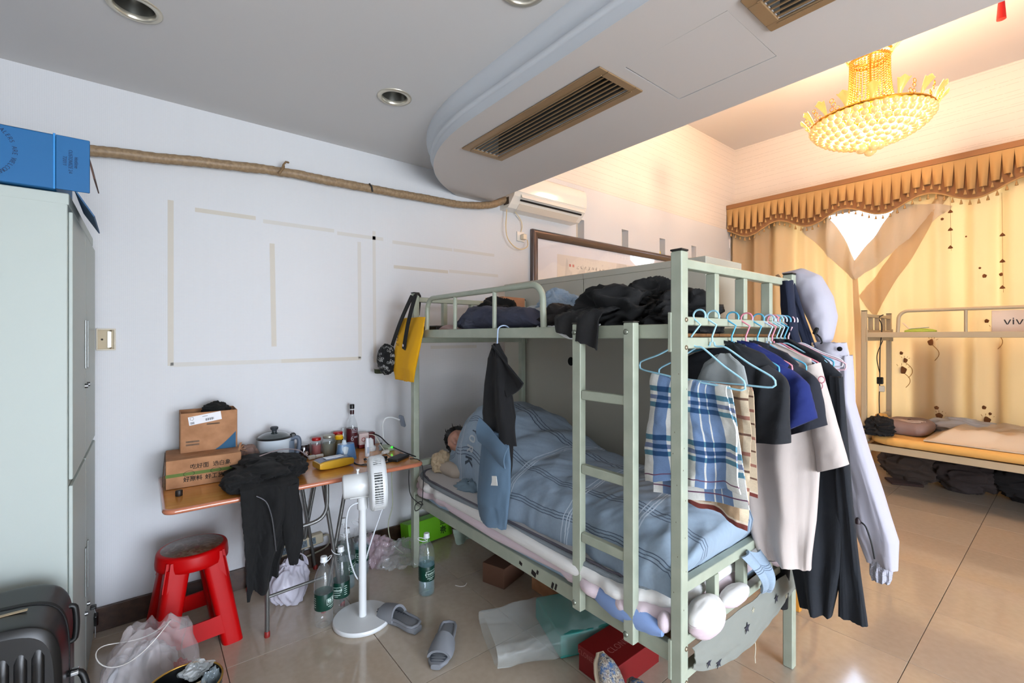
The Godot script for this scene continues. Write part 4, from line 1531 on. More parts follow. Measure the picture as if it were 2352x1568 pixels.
func build_bunk() -> void:
	var m := steel()
	var o := thing("bunk_bed", "pale green steel bunk bed with a ladder, clothes and a sleeper", "bunk bed", "", Vector3(1.340, 0, -2.71))
	bunk_frame(o, 0.942, 1.91, 1.765, 0.18, 1.24, m)
	var g: Geo
	# ladder bolted to the front
	for z in [1.46, 1.705]:
		g = Geo.new()
		slab(g, Vector3(-0.034, 0.418, z), Vector3(0.0, 1.530, z + 0.044), 0.004)
		var rail := part(o, "ladder_rail", g, m)
		for y in [0.445, 1.497]:
			g = Geo.new()
			g.xf = Transform3D(Basis(Vector3.BACK, PI / 2), Vector3(-0.034, y, z + 0.013))
			g.lathe([Vector2(0.0, 0.007), Vector2(0.006, 0.007), Vector2(0.0095, 0.004), Vector2(0.010, 0.0)], 12)
			part(rail, "bolt", g, mat(Color(0.50, 0.52, 0.47), 0.35, {"metal": 0.7}))
		g = Geo.new()
		slab(g, Vector3(-0.0345, 1.530, z - 0.0005), Vector3(0.0, 1.534, z + 0.0445), 0.001)
		part(rail, "cap", g, mat(Color(0.20, 0.19, 0.17), 0.6))
	for y in [0.69, 0.953, 1.238]:
		g = Geo.new()
		slab(g, Vector3(-0.030, y, 1.504), Vector3(-0.004, y + 0.036, 1.705), 0.004)
		part(o, "ladder_rung", g, m)
	# scraps of black print stuck on the lower rail
	for r in [[1.10, 0.44, 0.020, 0.015], [1.19, 0.43, 0.030, 0.022], [1.215, 0.445, 0.012, 0.018], [1.31, 0.428, 0.012, 0.028], [1.33, 0.430, 0.010, 0.028]]:
		g = Geo.new()
		g.box(Vector3(0.0055, r[1], r[0]), Vector3(0.001, r[3], r[2]), 0.0, Basis(Vector3.RIGHT, 0.3))
		part(o, "black_sticker_scrap", g, mat(Color(0.10, 0.07, 0.06), 0.7))
	# chipped paint on the near post
	g = Geo.new()
	for r in [[0.012, 0.60], [0.02, 0.83], [0.026, 0.72], [0.009, 1.05], [0.030, 1.31], [0.015, 1.12], [0.023, 0.95]]:
		g.box(Vector3(r[0], r[1], 1.9105), Vector3(0.0016, 0.0045, 0.0006), 0.0)
		g.box(Vector3(-0.0002, r[1] + 0.05, 1.87 + r[0]), Vector3(0.0006, 0.004, 0.0018), 0.0)
	part(o, "paint_chips", g, mat(Color(0.42, 0.38, 0.32), 0.8)).set_meta("kind", "stuff")

	# grey cloth with dark stars tied under the foot end
	var sc := thing("star_cloth", "grey cloth printed with dark stars slung below the foot of the bunk", "cloth", "", Vector3(1.83, 0.42, -0.796))
	var low := func(u: float) -> float: return 0.405 - 0.10 * sin(PI * pow(u, 0.75)) * (0.8 + 0.2 * u) - 0.03 * u
	var spot := func(u: float, w: float) -> Vector3:
		return Vector3(lerpf(-0.445, 0.405, u), lerpf(0.47, low.call(u), w) - 0.42, 0.012 * sin(PI * w) + 0.008 * nz(u * 4.0, w * 3.0) + 0.006)
	g = Geo.new()
	g.grid(40, 12, spot, 0.003)
	part(sc, "sheet", g, cloth(Color(0.50, 0.51, 0.48), 50.0))
	for s in [[0.10, 0.72, 0.016], [0.19, 0.85, 0.020], [0.42, 0.42, 0.022], [0.50, 0.2, 0.014], [0.72, 0.35, 0.020], [0.86, 0.7, 0.014]]:
		var c: Vector3 = spot.call(s[0], s[1])
		g = Geo.new()
		var star := []
		for k in 10:
			var a := TAU * k / 10.0 + 0.3
			var r: float = s[2] * (1.0 if k % 2 == 0 else 0.42)
			star.append(Vector2(cos(a), sin(a)) * r)
		g.xf = Transform3D(Basis(), c + Vector3(0, 0, 0.003))
		g.prism(star, 0.0012)
		part(sc, "star", g, mat([Color(0.16, 0.16, 0.20), Color(0.62, 0.60, 0.52)][1 if s[2] < 0.015 else 0], 0.9))
	g = Geo.new()
	g.tube([Vector3(0.0, -0.10, 0.01), Vector3(0.004, -0.14, 0.012), Vector3(-0.003, -0.17, 0.012), Vector3(0.002, -0.195, 0.012)], 0.0015, 5)
	part(sc, "loose_thread", g, mat(Color(0.8, 0.78, 0.7), 0.9))


# a soft flat pad with a rounded, slightly wavy rim
func pad(x0: float, x1: float, z0: float, z1: float, y0: float, y1: float, org: Vector3, ex := 9.0, wav := 0.006, sd := 0.0, sag := 0.0) -> Geo:
	var g := Geo.new()
	var c := Vector3((x0 + x1) * 0.5, 0, (z0 + z1) * 0.5)
	var hx := (x1 - x0) * 0.5
	var hz := (z1 - z0) * 0.5
	var r := (y1 - y0) * 0.5
	g.loft(200, 22, func(u: float, w: float):
		var a: float = TAU * u
		var cx := signf(cos(a)) * pow(absf(cos(a)), 2.0 / ex)
		var sz := signf(sin(a)) * pow(absf(sin(a)), 2.0 / ex)
		var k := 1.0
		var y := y0
		var out := 0.0
		if w < 0.2:
			k = w / 0.2
		elif w < 0.8:
			var t: float = ((w - 0.2) / 0.6 - 0.5) * PI
			y = (y0 + y1) * 0.5 + r * sin(t)
			out = r * cos(t)
		else:
			y = y1
			k = (1.0 - w) / 0.2
		var px: float = (hx - r) * cx * k + out * cx
		var pz: float = (hz - r) * sz * k + out * sz
		var wob := nz(px * 3.0 + sd, pz * 3.0, sd)
		var edge := 1.0 if w > 0.15 and w < 0.9 else 0.0
		px += cx * edge * wav * 2.0 * nz(pz * 7.0 + sd, sd) 
		y += wav * wob * (1.0 if w > 0.5 else 0.6) * (1.0 if k > 0.02 else 0.0) - sag * (1.0 - absf(pz / hz)) * edge
		return c + Vector3(px, y, pz) - org, false)
	return g


func quilt_h(z: float) -> float:
	var ks := [[-2.60, 0.02], [-2.54, 0.20], [-2.44, 0.38], [-2.28, 0.45], [-2.08, 0.42], [-1.90, 0.32], [-1.69, 0.245], [-1.50, 0.215], [-1.37, 0.215], [-1.10, 0.245], [-0.92, 0.225], [-0.80, 0.18], [-0.75, 0.03]]
	for i in ks.size() - 1:
		if z <= ks[i + 1][0]:
			var q := clampf((z - ks[i][0]) / (ks[i + 1][0] - ks[i][0]), 0, 1)
			return lerpf(ks[i][1], ks[i + 1][1], q * q * (3.0 - 2.0 * q))
	return 0.03


func quilt_at(u: float, w: float) -> Vector3:
	var z := lerpf(-2.58, -0.755, u)
	var h := quilt_h(z)
	var th := PI * w
	var xc := 1.78 - 0.10 * exp(-pow((z + 2.2) / 0.35, 2.0))
	var near := xc - (1.385 + 0.05 * nz(z * 2.0, 4.0) + 0.17 * clampf((-1.9 - z) / 0.6, 0, 1))
	var a := near if w < 0.5 else 2.20 - xc
	var c := cos(th)
	var x := xc - a * signf(c) * pow(absf(c), 0.8)
	var s := pow(maxf(sin(th), 0.0), 0.72)
	var y := 0.604 + h * s
	# long creases and small wrinkles
	var f := 0.016 * (1.0 - 2.0 * absf(nz(z * 2.4 + x * 1.3, y * 2.0, 3.0)))
	f += 0.010 * nz(z * 5.0, x * 4.0, y * 4.0) + 0.006 * (1.0 - 2.0 * absf(nz(z * 6.0 - x * 5.0, y * 5.0, 8.0)))
	y += f * clampf(s * 1.4, 0, 1)
	x -= f * 0.7 * c
	# under the foot bar the cover stays behind it, above it bulges over
	var back := clampf((z + 1.0) / 0.2, 0.0, 1.0)
	z -= back * lerpf(0.085, 0.022, smoothstep(0.66, 0.75, y))
	return Vector3(x, maxf(y, 0.605), z)


func build_bedding() -> void:
	var p := Vector3(1.80, 0.452, -1.75)
	var o := thing("folded_blanket", "worn light blue blanket layer lying on the lower bunk boards", "blanket", "", p)
	part(o, "layer", pad(1.356, 2.225, -2.66, -0.862, 0.466, 0.510, p, 10.0, 0.012, 2.0), cloth(Color(0.60, 0.69, 0.76), 40.0))
	var g := Geo.new()
	# loose end rolled over the rail beside the foot post
	g.loft(20, 30, func(u: float, w: float):
		var z: float = lerpf(-1.22, -0.865, w)
		var r := 0.046 * sin(PI * clampf(0.1 + w * 0.85, 0, 1)) + 0.006
		return Vector3(1.358 - 0.022 * w + cos(TAU * u) * r * 0.85, 0.515 - 0.012 * w + sin(TAU * u) * r + 0.008 * nz(z * 9.0, u * 4.0), z) - p)
	part(o, "rolled_end", g, cloth(Color(0.50, 0.60, 0.78), 40.0))

	var p2 := Vector3(1.80, 0.512, -1.75)
	var o2 := thing("padded_quilt", "thick white and pink padded quilt used as the lower bunk's mattress", "quilt", "", p2)
	part(o2, "pink_underside", pad(1.312, 2.235, -2.70, -0.85, 0.496, 0.560, p2, 9.0, 0.022, 5.0), cloth(Color(0.80, 0.735, 0.755), 40.0, 0.06))
	part(o2, "white_top", pad(1.308, 2.233, -2.695, -0.852, 0.538, 0.594, p2, 9.0, 0.020, 7.0), cloth(Color(0.85, 0.845, 0.83), 40.0, 0.06))
	# lobes that bulge out between the bars of the foot end
	for s in [[1.472, 0.540, -0.790, 0.092, 0.066, 0.052], [1.70, 0.525, -0.803, 0.095, 0.032, 0.036], [2.09, 0.585, -0.800, 0.085, 0.070, 0.045]]:
		for q in 2:
			g = Geo.new()
			g.loft(28, 16, func(u: float, w: float):
				var d := Vector3(cos(TAU * u) * sin(PI * w), cos(PI * w), sin(TAU * u) * sin(PI * w))
				var rr := 1.0 + 0.06 * nz(d.x * 2.0 + s[0] * 9.0, d.y * 2.0, d.z * 2.0)
				var e := Vector3(s[3], s[4], s[5]) * d * rr
				if q == 0:
					e.y = maxf(e.y, -0.004) * 1.02
				else:
					e.y = minf(e.y, 0.004)
				return Vector3(s[0], s[1], s[2]) + e - p2, false)
			part(o2, ["white_bulge", "pink_bulge"][q], g, cloth([Color(0.86, 0.85, 0.84), Color(0.80, 0.72, 0.745)][q], 40.0, 0.06))
	g = Geo.new()
	g.loft(20, 10, func(u: float, w: float): return Vector3(1.352, 0.53, -0.868) + Vector3(0.028, 0.035, 0.022) * Vector3(cos(TAU * u) * sin(PI * w), cos(PI * w), sin(TAU * u) * sin(PI * w)) - p2, false)
	part(o2, "pinched_corner", g, cloth(Color(0.80, 0.735, 0.755), 40.0, 0.06))

	var p3 := Vector3(1.80, 0.595, -1.75)
	var o3 := thing("sleeping_mat", "pale grey sleeping mat with a dark mesh border on the lower bunk", "mat", "", p3)
	part(o3, "surface", pad(1.340, 2.22, -2.705, -0.875, 0.595, 0.605, p3, 7.0, 0.006, 9.0), cloth(Color(0.76, 0.74, 0.725), 40.0))
	for k in 2:
		g = Geo.new()
		var pts := []
		for i in 121:
			var a := TAU * i / 120.0
			var cx := signf(cos(a)) * pow(absf(cos(a)), 2.0 / 7.0)
			var sz := signf(sin(a)) * pow(absf(sin(a)), 2.0 / 7.0)
			pts.append(Vector3(1.78 + (0.448 - 0.012 * k) * cx + 0.006 * nz(a * 6.0, k), 0.596 + 0.010 * k + 0.004 * nz(a * 5.0, 3.0), -1.79 + (0.922 - 0.012 * k) * sz) - p3)
		g.tube(pts, [0.012, 0.007][k], 8, false)
		part(o3, ["mesh_border", "binding"][k], g, [mat(Color(0.50, 0.53, 0.55), 0.9, {"bump": weave, "depth": 0.2, "scale": 25.0}), cloth(Color(0.36, 0.345, 0.38))][k])

	# head pillow
	var p4 := Vector3(1.70, 0.590, -2.55)
	var o4 := thing("pillow", "flat beige pillow under the sleeper's head against the bunk end", "pillow", "", p4)
	part(o4, "cushion", pad(1.47, 2.0, -2.69, -2.37, 0.590, 0.680, p4, 4.0, 0.010, 3.0), cloth(Color(0.72, 0.67, 0.61), 45.0))

	# the quilt over the sleeper
	var im := Image.create(1024, 512, false, Image.FORMAT_RGB8)
	var base := Color(0.555, 0.625, 0.69)
	for y in 512:
		for x in 1024:
			var k := 1.0 + 0.035 * nz(x * 0.012, y * 0.012) + 0.03 * nz(x * 0.11, y * 0.11)
			im.set_pixel(x, y, base * k)
	for v in [0.085, 0.275, 0.52, 0.76]:
		for q in 3:
			for x in 1024:
				var yy := int((v + q * 0.0145 + 0.012 * nz(x * 0.004, v * 9.0)) * 512)
				im.set_pixel(x, clampi(yy, 0, 511), Color(0.20, 0.25, 0.32))
				im.set_pixel(x, clampi(yy + 1, 0, 511), Color(0.36, 0.42, 0.49))
	for u in [0.10, 0.455, 0.655, 0.84]:
		for q in 3:
			for y in 512:
				var xx := int((u + [0.0, 0.010, 0.016][q] + 0.008 * nz(y * 0.006, u * 7.0)) * 1024)
				for e in 3:
					im.set_pixel(clampi(xx + e, 0, 1023), y, base.lerp(Color(0.86, 0.89, 0.91), 0.75 if e == 1 else 0.45))
	var qm := mat(Color(1, 1, 1), 0.92, {"tex": plain_tex(im), "sheen": 0.2})
	var p5 := Vector3(1.78, 0.588, -1.66)
	var o5 := thing("quilt", "light blue quilt with thin navy and white lines drawn over the sleeper", "quilt", "", p5)
	g = Geo.new()
	g.grid(170, 90, func(u: float, w: float): return quilt_at(u, w) - p5, 0.006)
	part(o5, "cover", g, qm)
	# big print near the shoulder, read downwards
	for k in 4:
		g = Geo.new()
		var w0: float = 0.205 - k * 0.047
		var at := func(q: Vector2):
			var u: float = 0.185 - k * 0.004 + q.y * 0.55
			var w: float = w0 - q.x * 0.62
			var a := quilt_at(u, w)
			var n := (quilt_at(u + 0.004, w) - a).cross(quilt_at(u, w + 0.006) - a).normalized()
			if n.x > 0.0:
				n = -n
			return [a + n * 0.006 - p5, n]
		g.text("YORK"[k], 0.07, at, true)
		part(o5, "letter", g, cloth([Color(0.25, 0.29, 0.33), Color(0.72, 0.75, 0.76), Color(0.70, 0.72, 0.73), Color(0.25, 0.29, 0.33)][k]), ["dark letter Y", "pale letter O", "pale letter R", "dark letter K"][k])
	# corner of the quilt that hangs out between the foot bars
	g = Geo.new()
	g.grid(14, 18, func(u: float, w: float):
		var t: float = lerpf(-0.06, 0.075, u) * (1.0 - 0.55 * w)
		return Vector3(1.80 + t + 0.07 * w, 0.655 - 0.155 * w + 0.01 * sin(u * 6.0), -0.795 + 0.045 * sin(PI * minf(w * 0.8, 1.0)) + 0.012 * sin(u * 9.0)) - p5, 0.012, Vector2(0.1, 0.3))
	part(o5, "hanging_corner", g, qm)
	# crumpled tail of the same cover at the bed's pillow end
	g = Geo.new()
	g.loft(30, 14, func(u: float, w: float):
		var d := Vector3(cos(TAU * u) * sin(PI * w), cos(PI * w), sin(TAU * u) * sin(PI * w))
		var r := 1.0 + 0.35 * nz(d.x * 2.2, d.y * 2.2 + 4.0, d.z * 2.2)
		var e := Vector3(0.07, 0.045, 0.10) * d * r
		e.y = maxf(e.y, -0.012)
		return Vector3(1.465, 0.603, -2.22) + e - p5, false)
	part(o5, "crumpled_tail", g, cloth(Color(0.45, 0.53, 0.58)))

	# cream sleeve lying by the pillow
	g = Geo.new()
	g = heap(Vector3(1.50, 0.655, -2.60), Vector3(0.055, 0.085, 0.055), 115.0, 0.3, 2.2)
	single("cream_sweater", "crumpled cream sweater lying beside the sleeper's pillow", "sweater", g, cloth(Color(0.78, 0.70, 0.58)))


# surface nets over a distance function
func nets(f: Callable, lo: Vector3, hi: Vector3, cell: float) -> Geo:
	var nx := int(ceil((hi.x - lo.x) / cell)) + 1
	var ny := int(ceil((hi.y - lo.y) / cell)) + 1
	var nzz := int(ceil((hi.z - lo.z) / cell)) + 1
	var val := PackedFloat32Array()
	val.resize(nx * ny * nzz)
	for k in nzz:
		for j in ny:
			for i in nx:
				val[(k * ny + j) * nx + i] = f.call(lo + Vector3(i, j, k) * cell)
	var g := Geo.new()
	var id := {}
	var off := [0, 1, nx, nx + 1, nx * ny, nx * ny + 1, nx * ny + nx, nx * ny + nx + 1]
	var edges := [[0, 1], [2, 3], [4, 5], [6, 7], [0, 2], [1, 3], [4, 6], [5, 7], [0, 4], [1, 5], [2, 6], [3, 7]]
	for k in nzz - 1:
		for j in ny - 1:
			for i in nx - 1:
				var b := (k * ny + j) * nx + i
				var inside := 0
				for q in 8:
					if val[b + off[q]] < 0.0:
						inside += 1
				if inside == 0 or inside == 8:
					continue
				var s := Vector3.ZERO
				var c := 0
				for e in edges:
					var a0 := val[b + off[e[0]]]
					var a1 := val[b + off[e[1]]]
					if (a0 < 0.0) == (a1 < 0.0):
						continue
					var q := a0 / (a0 - a1)
					var p0 := Vector3(e[0] & 1, (e[0] >> 1) & 1, (e[0] >> 2) & 1)
					var p1 := Vector3(e[1] & 1, (e[1] >> 1) & 1, (e[1] >> 2) & 1)
					s += p0.lerp(p1, q)
					c += 1
				var p := lo + (Vector3(i, j, k) + s / c) * cell
				var gx: float = (val[b + 1] - val[b] + val[b + off[3]] - val[b + off[2]] + val[b + off[5]] - val[b + off[4]] + val[b + off[7]] - val[b + off[6]])
				var gy: float = (val[b + off[2]] - val[b] + val[b + off[3]] - val[b + 1] + val[b + off[6]] - val[b + off[4]] + val[b + off[7]] - val[b + off[5]])
				var gz: float = (val[b + off[4]] - val[b] + val[b + off[5]] - val[b + 1] + val[b + off[6]] - val[b + off[2]] + val[b + off[7]] - val[b + off[3]])
				id[b] = g.vert(p, Vector3(gx, gy, gz).normalized())
	for k in range(1, nzz - 1):
		for j in range(1, ny - 1):
			for i in range(1, nx - 1):
				var b := (k * ny + j) * nx + i
				var a0 := val[b] < 0.0
				if a0 != (val[b + 1] < 0.0):
					g.quad(id[b], id[b - nx], id[b - nx - nx * ny], id[b - nx * ny])
				if a0 != (val[b + nx] < 0.0):
					g.quad(id[b], id[b - 1], id[b - 1 - nx * ny], id[b - nx * ny])
				if a0 != (val[b + nx * ny] < 0.0):
					g.quad(id[b], id[b - 1], id[b - 1 - nx], id[b - nx])
	return g


func capsule(p: Vector3, a: Vector3, b: Vector3, ra: float, rb: float) -> float:
	var q := clampf((p - a).dot(b - a) / (b - a).length_squared(), 0.0, 1.0)
	return p.distance_to(a.lerp(b, q)) - lerpf(ra, rb, q)


func smin(a: float, b: float, k: float) -> float:
	var h := clampf(0.5 + 0.5 * (b - a) / k, 0.0, 1.0)
	return lerpf(b, a, h) - k * h * (1.0 - h)


func build_person() -> void:
	# lies on one side under the quilt, face towards the room, only the top of the head out
	var org := Vector3(1.75, 0.59, -1.75)
	var o := thing("person", "sleeping person under the blue quilt, only dark hair and forehead showing", "person", "", org)
	var head := Vector3(1.625, 0.785, -2.545)
	var bones := [
		[Vector3(1.655, 0.75, -2.44), Vector3(1.68, 0.77, -2.34), 0.055, 0.06],
		[Vector3(1.68, 0.77, -2.32), Vector3(1.73, 0.75, -2.02), 0.125, 0.115],
		[Vector3(1.66, 0.85, -2.27), Vector3(1.68, 0.69, -2.27), 0.075, 0.075],
		[Vector3(1.73, 0.75, -2.02), Vector3(1.78, 0.715, -1.82), 0.115, 0.115],
		[Vector3(1.78, 0.73, -1.82), Vector3(1.66, 0.69, -1.46), 0.082, 0.055],
		[Vector3(1.66, 0.69, -1.46), Vector3(1.82, 0.67, -1.08), 0.052, 0.036],
		[Vector3(1.82, 0.67, -1.08), Vector3(1.76, 0.67, -0.93), 0.036, 0.028],
		[Vector3(1.80, 0.70, -1.82), Vector3(1.72, 0.665, -1.44), 0.08, 0.052],
		[Vector3(1.72, 0.66, -1.44), Vector3(1.90, 0.65, -1.06), 0.05, 0.036],
		[Vector3(1.90, 0.65, -1.06), Vector3(1.84, 0.65, -0.92), 0.035, 0.028],
		[Vector3(1.66, 0.84, -2.27), Vector3(1.60, 0.76, -2.05), 0.045, 0.038],
		[Vector3(1.60, 0.76, -2.05), Vector3(1.58, 0.72, -2.26), 0.036, 0.027],
	]
	var body := func(p: Vector3) -> float:
		var d := 9.0
		for b in bones:
			if absf(p.z - (b[0].z + b[1].z) * 0.5) > absf(b[0].z - b[1].z) * 0.5 + 0.24:
				continue
			d = smin(d, capsule(p, b[0], b[1], b[2], b[3]), 0.05)
		return smin(d, p.distance_to(head) - 0.085, 0.03)
	var g := nets(body, Vector3(1.45, 0.57, -2.68), Vector3(2.05, 0.95, -0.86), 0.017)
	# finer head: skull, jaw, nose, brow, ear and a small hand by the cheek
	var fwd := Vector3(-0.86, 0.32, 0.30).normalized()
	var up := Vector3(-0.05, 0.34, -0.94).normalized()
	up = (up - fwd * up.dot(fwd)).normalized()
	var rt := fwd.cross(up)
	var face := func(p: Vector3) -> float:
		var q := Vector3((p - head).dot(rt), (p - head).dot(up), (p - head).dot(fwd))
		var d := (q / Vector3(0.076, 0.105, 0.095)).length() * 0.085 - 0.085
		d = smin(d, (q - Vector3(0, -0.065, 0.035)).length() - 0.052, 0.03)
		d = smin(d, capsule(q, Vector3(0, 0.012, 0.088), Vector3(0, -0.026, 0.106), 0.008, 0.013), 0.014)
		d = smin(d, capsule(q, Vector3(-0.04, 0.024, 0.078), Vector3(0.04, 0.024, 0.078), 0.011, 0.011), 0.014)
		d = smin(d, capsule(q, Vector3(-0.02, -0.054, 0.086), Vector3(0.02, -0.054, 0.086), 0.007, 0.007), 0.008)
		for s in [-1.0, 1.0]:
			d = smin(d, (q - Vector3(0.03 * s, 0.006, 0.080)).length() - 0.013, 0.008)
			d = smin(d, capsule(q, Vector3(0.076 * s, 0.012, 0.0), Vector3(0.074 * s, -0.026, 0.004), 0.013, 0.009), 0.006)
		return d
	var hg := nets(face, head - Vector3(0.15, 0.145, 0.15), head + Vector3(0.15, 0.145, 0.15), 0.006)
	var off := g.v.size()
	g.v.append_array(hg.v)
	g.n.append_array(hg.n)
	g.t.append_array(hg.t)
	for i in hg.ix:
		g.ix.append(i + off)
	for i in g.v.size():
		g.v[i] -= org
	part(o, "body", g, mat(Color(0.78, 0.58, 0.50), 0.55, {"sss": 0.15}))
	# thick tousled hair
	var hair := Geo.new()
	hair.loft(72, 40, func(u: float, w: float):
		var d := Vector3(cos(TAU * u) * sin(PI * w), cos(PI * w), sin(TAU * u) * sin(PI * w))
		var q := rt * d.x + up * d.y + fwd * d.z
		var f := d.z
		var k := 1.0
		if f > 0.45 and d.y < 0.62:
			k = 0.66
		if d.y < -0.30:
			k = minf(k, 0.86)
		var lock := 0.07 * absf(nz(d.x * 6.0, d.y * 3.0, d.z * 6.0)) * 2.0 + 0.05 * nz(d.x * 16.0, d.y * 5.0, d.z * 16.0)
		return head - org + (rt * d.x * 0.090 + up * d.y * 0.122 + fwd * d.z * 0.108) * (k * (1.02 + lock)), false)
	part(o, "hair", hair, mat(Color(0.035, 0.028, 0.026), 0.5))
	var rr := RandomNumberGenerator.new()
	rr.seed = 77
	var st := Geo.new()
	for k in 8:
		var a := rr.randf_range(0, TAU)
		var b := rr.randf_range(0.1, 1.5)
		var d := Vector3(cos(a) * sin(b), cos(b), sin(a) * sin(b))
		if d.z > 0.2 and d.y < 0.8:
			continue
		var s0 := (rt * d.x * 0.088 + up * d.y * 0.12 + fwd * d.z * 0.105)
		var tn := (up * rr.randf_range(-1, 1) + rt * rr.randf_range(-1, 1) + s0.normalized() * 0.15).normalized()
		st.tube([head - org + s0, head - org + s0 * 1.07 + tn * 0.014, head - org + s0 * 1.06 + tn * 0.034], [0.004, 0.003, 0.0008], 5)
	part(o, "hair_strands", st, mat(Color(0.04, 0.03, 0.028), 0.5)).set_meta("kind", "stuff")


# a crumpled heap of cloth: a lump whose skin is folded
func heap(c: Vector3, r: Vector3, sd: float, amp := 0.35, fq := 2.4, org := Vector3.ZERO, flat := -0.55) -> Geo:
	var g := Geo.new()
	g.loft(96, 56, func(u: float, w: float):
		var d := Vector3(cos(TAU * u) * sin(PI * w), cos(PI * w), sin(TAU * u) * sin(PI * w))
		var big := ns(d.x * 0.9 + sd, d.y * 0.9, d.z * 0.9)
		var wx := 0.35 * ns(d.x * 1.2, d.y * 1.2 + sd, d.z * 1.2)
		var fold := 0.6 - 2.2 * absf(ns(d.x * fq * 0.6 + sd * 2.0 + wx, d.y * fq * 0.9, d.z * fq * 0.6 + 3.0 + wx))
		var fine := 0.5 - 2.0 * absf(ns(d.x * fq * 1.7 + wx, d.y * fq * 1.7 + sd, d.z * fq * 1.7))
		var k := 1.0 + amp * (0.7 * big + 0.6 * fold + 0.10 * fine)
		var e := r * d * k
		e.y = maxf(e.y, r.y * flat)
		return c + e - org, false)
	return g


func build_upper_bunk_things() -> void:
	var y := 1.492
	var black := cloth(Color(0.075, 0.075, 0.078), 50.0, 0.08)
	var g: Geo
	# the black jacket heap by the ladder, one flap over the rail
	var p := Vector3(1.62, y, -1.18)
	var o := thing("black_jacket", "crumpled black jacket heaped on the upper bunk above the ladder", "jacket", "", p)
	part(o, "heap", heap(Vector3(1.60, y + 0.07, -1.20), Vector3(0.19, 0.125, 0.22), 3.1, 0.42, 2.1, p), black)
	part(o, "collar_heap", heap(Vector3(1.66, y + 0.13, -1.15), Vector3(0.12, 0.085, 0.13), 7.7, 0.45, 2.5, p, -1.0), black)
	g = Geo.new()
	g.grid(30, 26, func(u: float, w: float):
		var z := lerpf(-1.40, -1.13, u) + 0.05 * w * (1.0 - u)
		var x := 1.46 - 0.145 * minf(w * 1.6, 1.0)
		var yy := y + 0.105 - 0.05 * w if w < 0.55 else y + 0.075 - (w - 0.55) * 0.26 * (0.5 + 0.7 * u)
		return Vector3(x + 0.012 * sin(u * 13.0 + w * 3.0), yy + 0.012 * nz(u * 5.0, w * 5.0), z) - p, 0.006)
	part(o, "flap", g, black)
	var o2 := thing("black_trousers", "pair of black trousers heaped against the bunk's end bars", "trousers", "", Vector3(1.62, y, -0.98))
	part(o2, "heap", heap(Vector3(1.66, y + 0.055, -0.99), Vector3(0.17, 0.10, 0.13), 12.3, 0.4, 2.6, o2.position), cloth(Color(0.055, 0.053, 0.058), 50.0, 0.08))
	g = Geo.new()
	g.loft(20, 20, func(u: float, w: float):
		var c := Vector3(1.52, y + 0.035, -0.95).lerp(Vector3(1.72, y + 0.022, -0.885), w)
		var r := lerpf(0.045, 0.02, w)
		return c + Vector3(0, sin(TAU * u) * r, cos(TAU * u) * r * 0.9) - o2.position)
	part(o2, "leg", g, cloth(Color(0.055, 0.053, 0.058), 50.0, 0.08))

	# slate trousers rolled along the guard rail
	p = Vector3(1.47, y, -1.90)
	var j := thing("slate_trousers", "slate blue trousers folded along the guard rail of the upper bunk", "trousers", "", p)
	g = Geo.new()
	g.loft(40, 60, func(u: float, w: float):
		var z := lerpf(-2.235, -1.55, w)
		var a: float = TAU * u
		var hh := 0.062 * (1.0 - 0.35 * w) * (1.0 + 0.15 * nz(z * 6.0, 1.0)) * minf(1.0, 6.0 * w + 0.35) * minf(1.0, 5.0 * (1.0 - w) + 0.2)
		var wd := 0.072 * (1.0 + 0.1 * nz(z * 4.0, 5.0))
		var k := 1.0 + 0.14 * (1.0 - 2.0 * absf(nz(z * 7.0, cos(a) * 1.5, sin(a) * 1.5)))
		return Vector3(1.465 + wd * cos(a) * k, y + 0.034 + hh + hh * sin(a) * k, z) - p)
	part(j, "legs", g, cloth(Color(0.245, 0.255, 0.325), 45.0))
	part(j, "waist", heap(Vector3(1.455, y + 0.07, -2.12), Vector3(0.075, 0.072, 0.11), 4.4, 0.22, 2.0, p, -0.9), cloth(Color(0.255, 0.265, 0.325), 45.0))
	single("black_bag", "small black bag lying behind the slate trousers on the upper bunk", "bag", heap(Vector3(1.66, y + 0.10, -2.22), Vector3(0.13, 0.125, 0.15), 9.2, 0.25, 1.8), cloth(Color(0.05, 0.042, 0.04), 45.0, 0.08))
	single("black_hoodie", "flattened black hoodie behind the guard rail of the upper bunk", "hoodie", heap(Vector3(1.76, y + 0.055, -1.86), Vector3(0.16, 0.095, 0.25), 15.2, 0.3, 2.2), cloth(Color(0.06, 0.05, 0.048), 45.0, 0.08))
	single("knit_scarf", "pale blue ribbed knit piled behind the guard rail on the upper bunk", "scarf", heap(Vector3(1.62, y + 0.105, -1.66), Vector3(0.10, 0.11, 0.13), 21.0, 0.3, 2.0), mat(Color(0.57, 0.64, 0.71), 0.95, {"bump": weave, "depth": 0.3, "scale": 14.0}))
	single("grey_towel", "light grey towel lying under the pale blue knit on the upper bunk", "towel", heap(Vector3(1.58, y + 0.07, -1.72), Vector3(0.11, 0.075, 0.16), 26.0, 0.25, 2.2), cloth(Color(0.68, 0.68, 0.67)))
	single("brown_shirt", "dark brown shirt crumpled between the knit and the black jacket", "shirt", heap(Vector3(1.50, y + 0.055, -1.50), Vector3(0.10, 0.075, 0.14), 31.0, 0.3, 2.2), cloth(Color(0.13, 0.11, 0.105)))
	single("cream_blanket", "cream blanket lying along the locker backs on the upper bunk", "blanket", heap(Vector3(1.95, y + 0.075, -1.52), Vector3(0.17, 0.11, 0.42), 34.0, 0.2, 1.8), cloth(Color(0.80, 0.755, 0.69)))
	g = Geo.new()
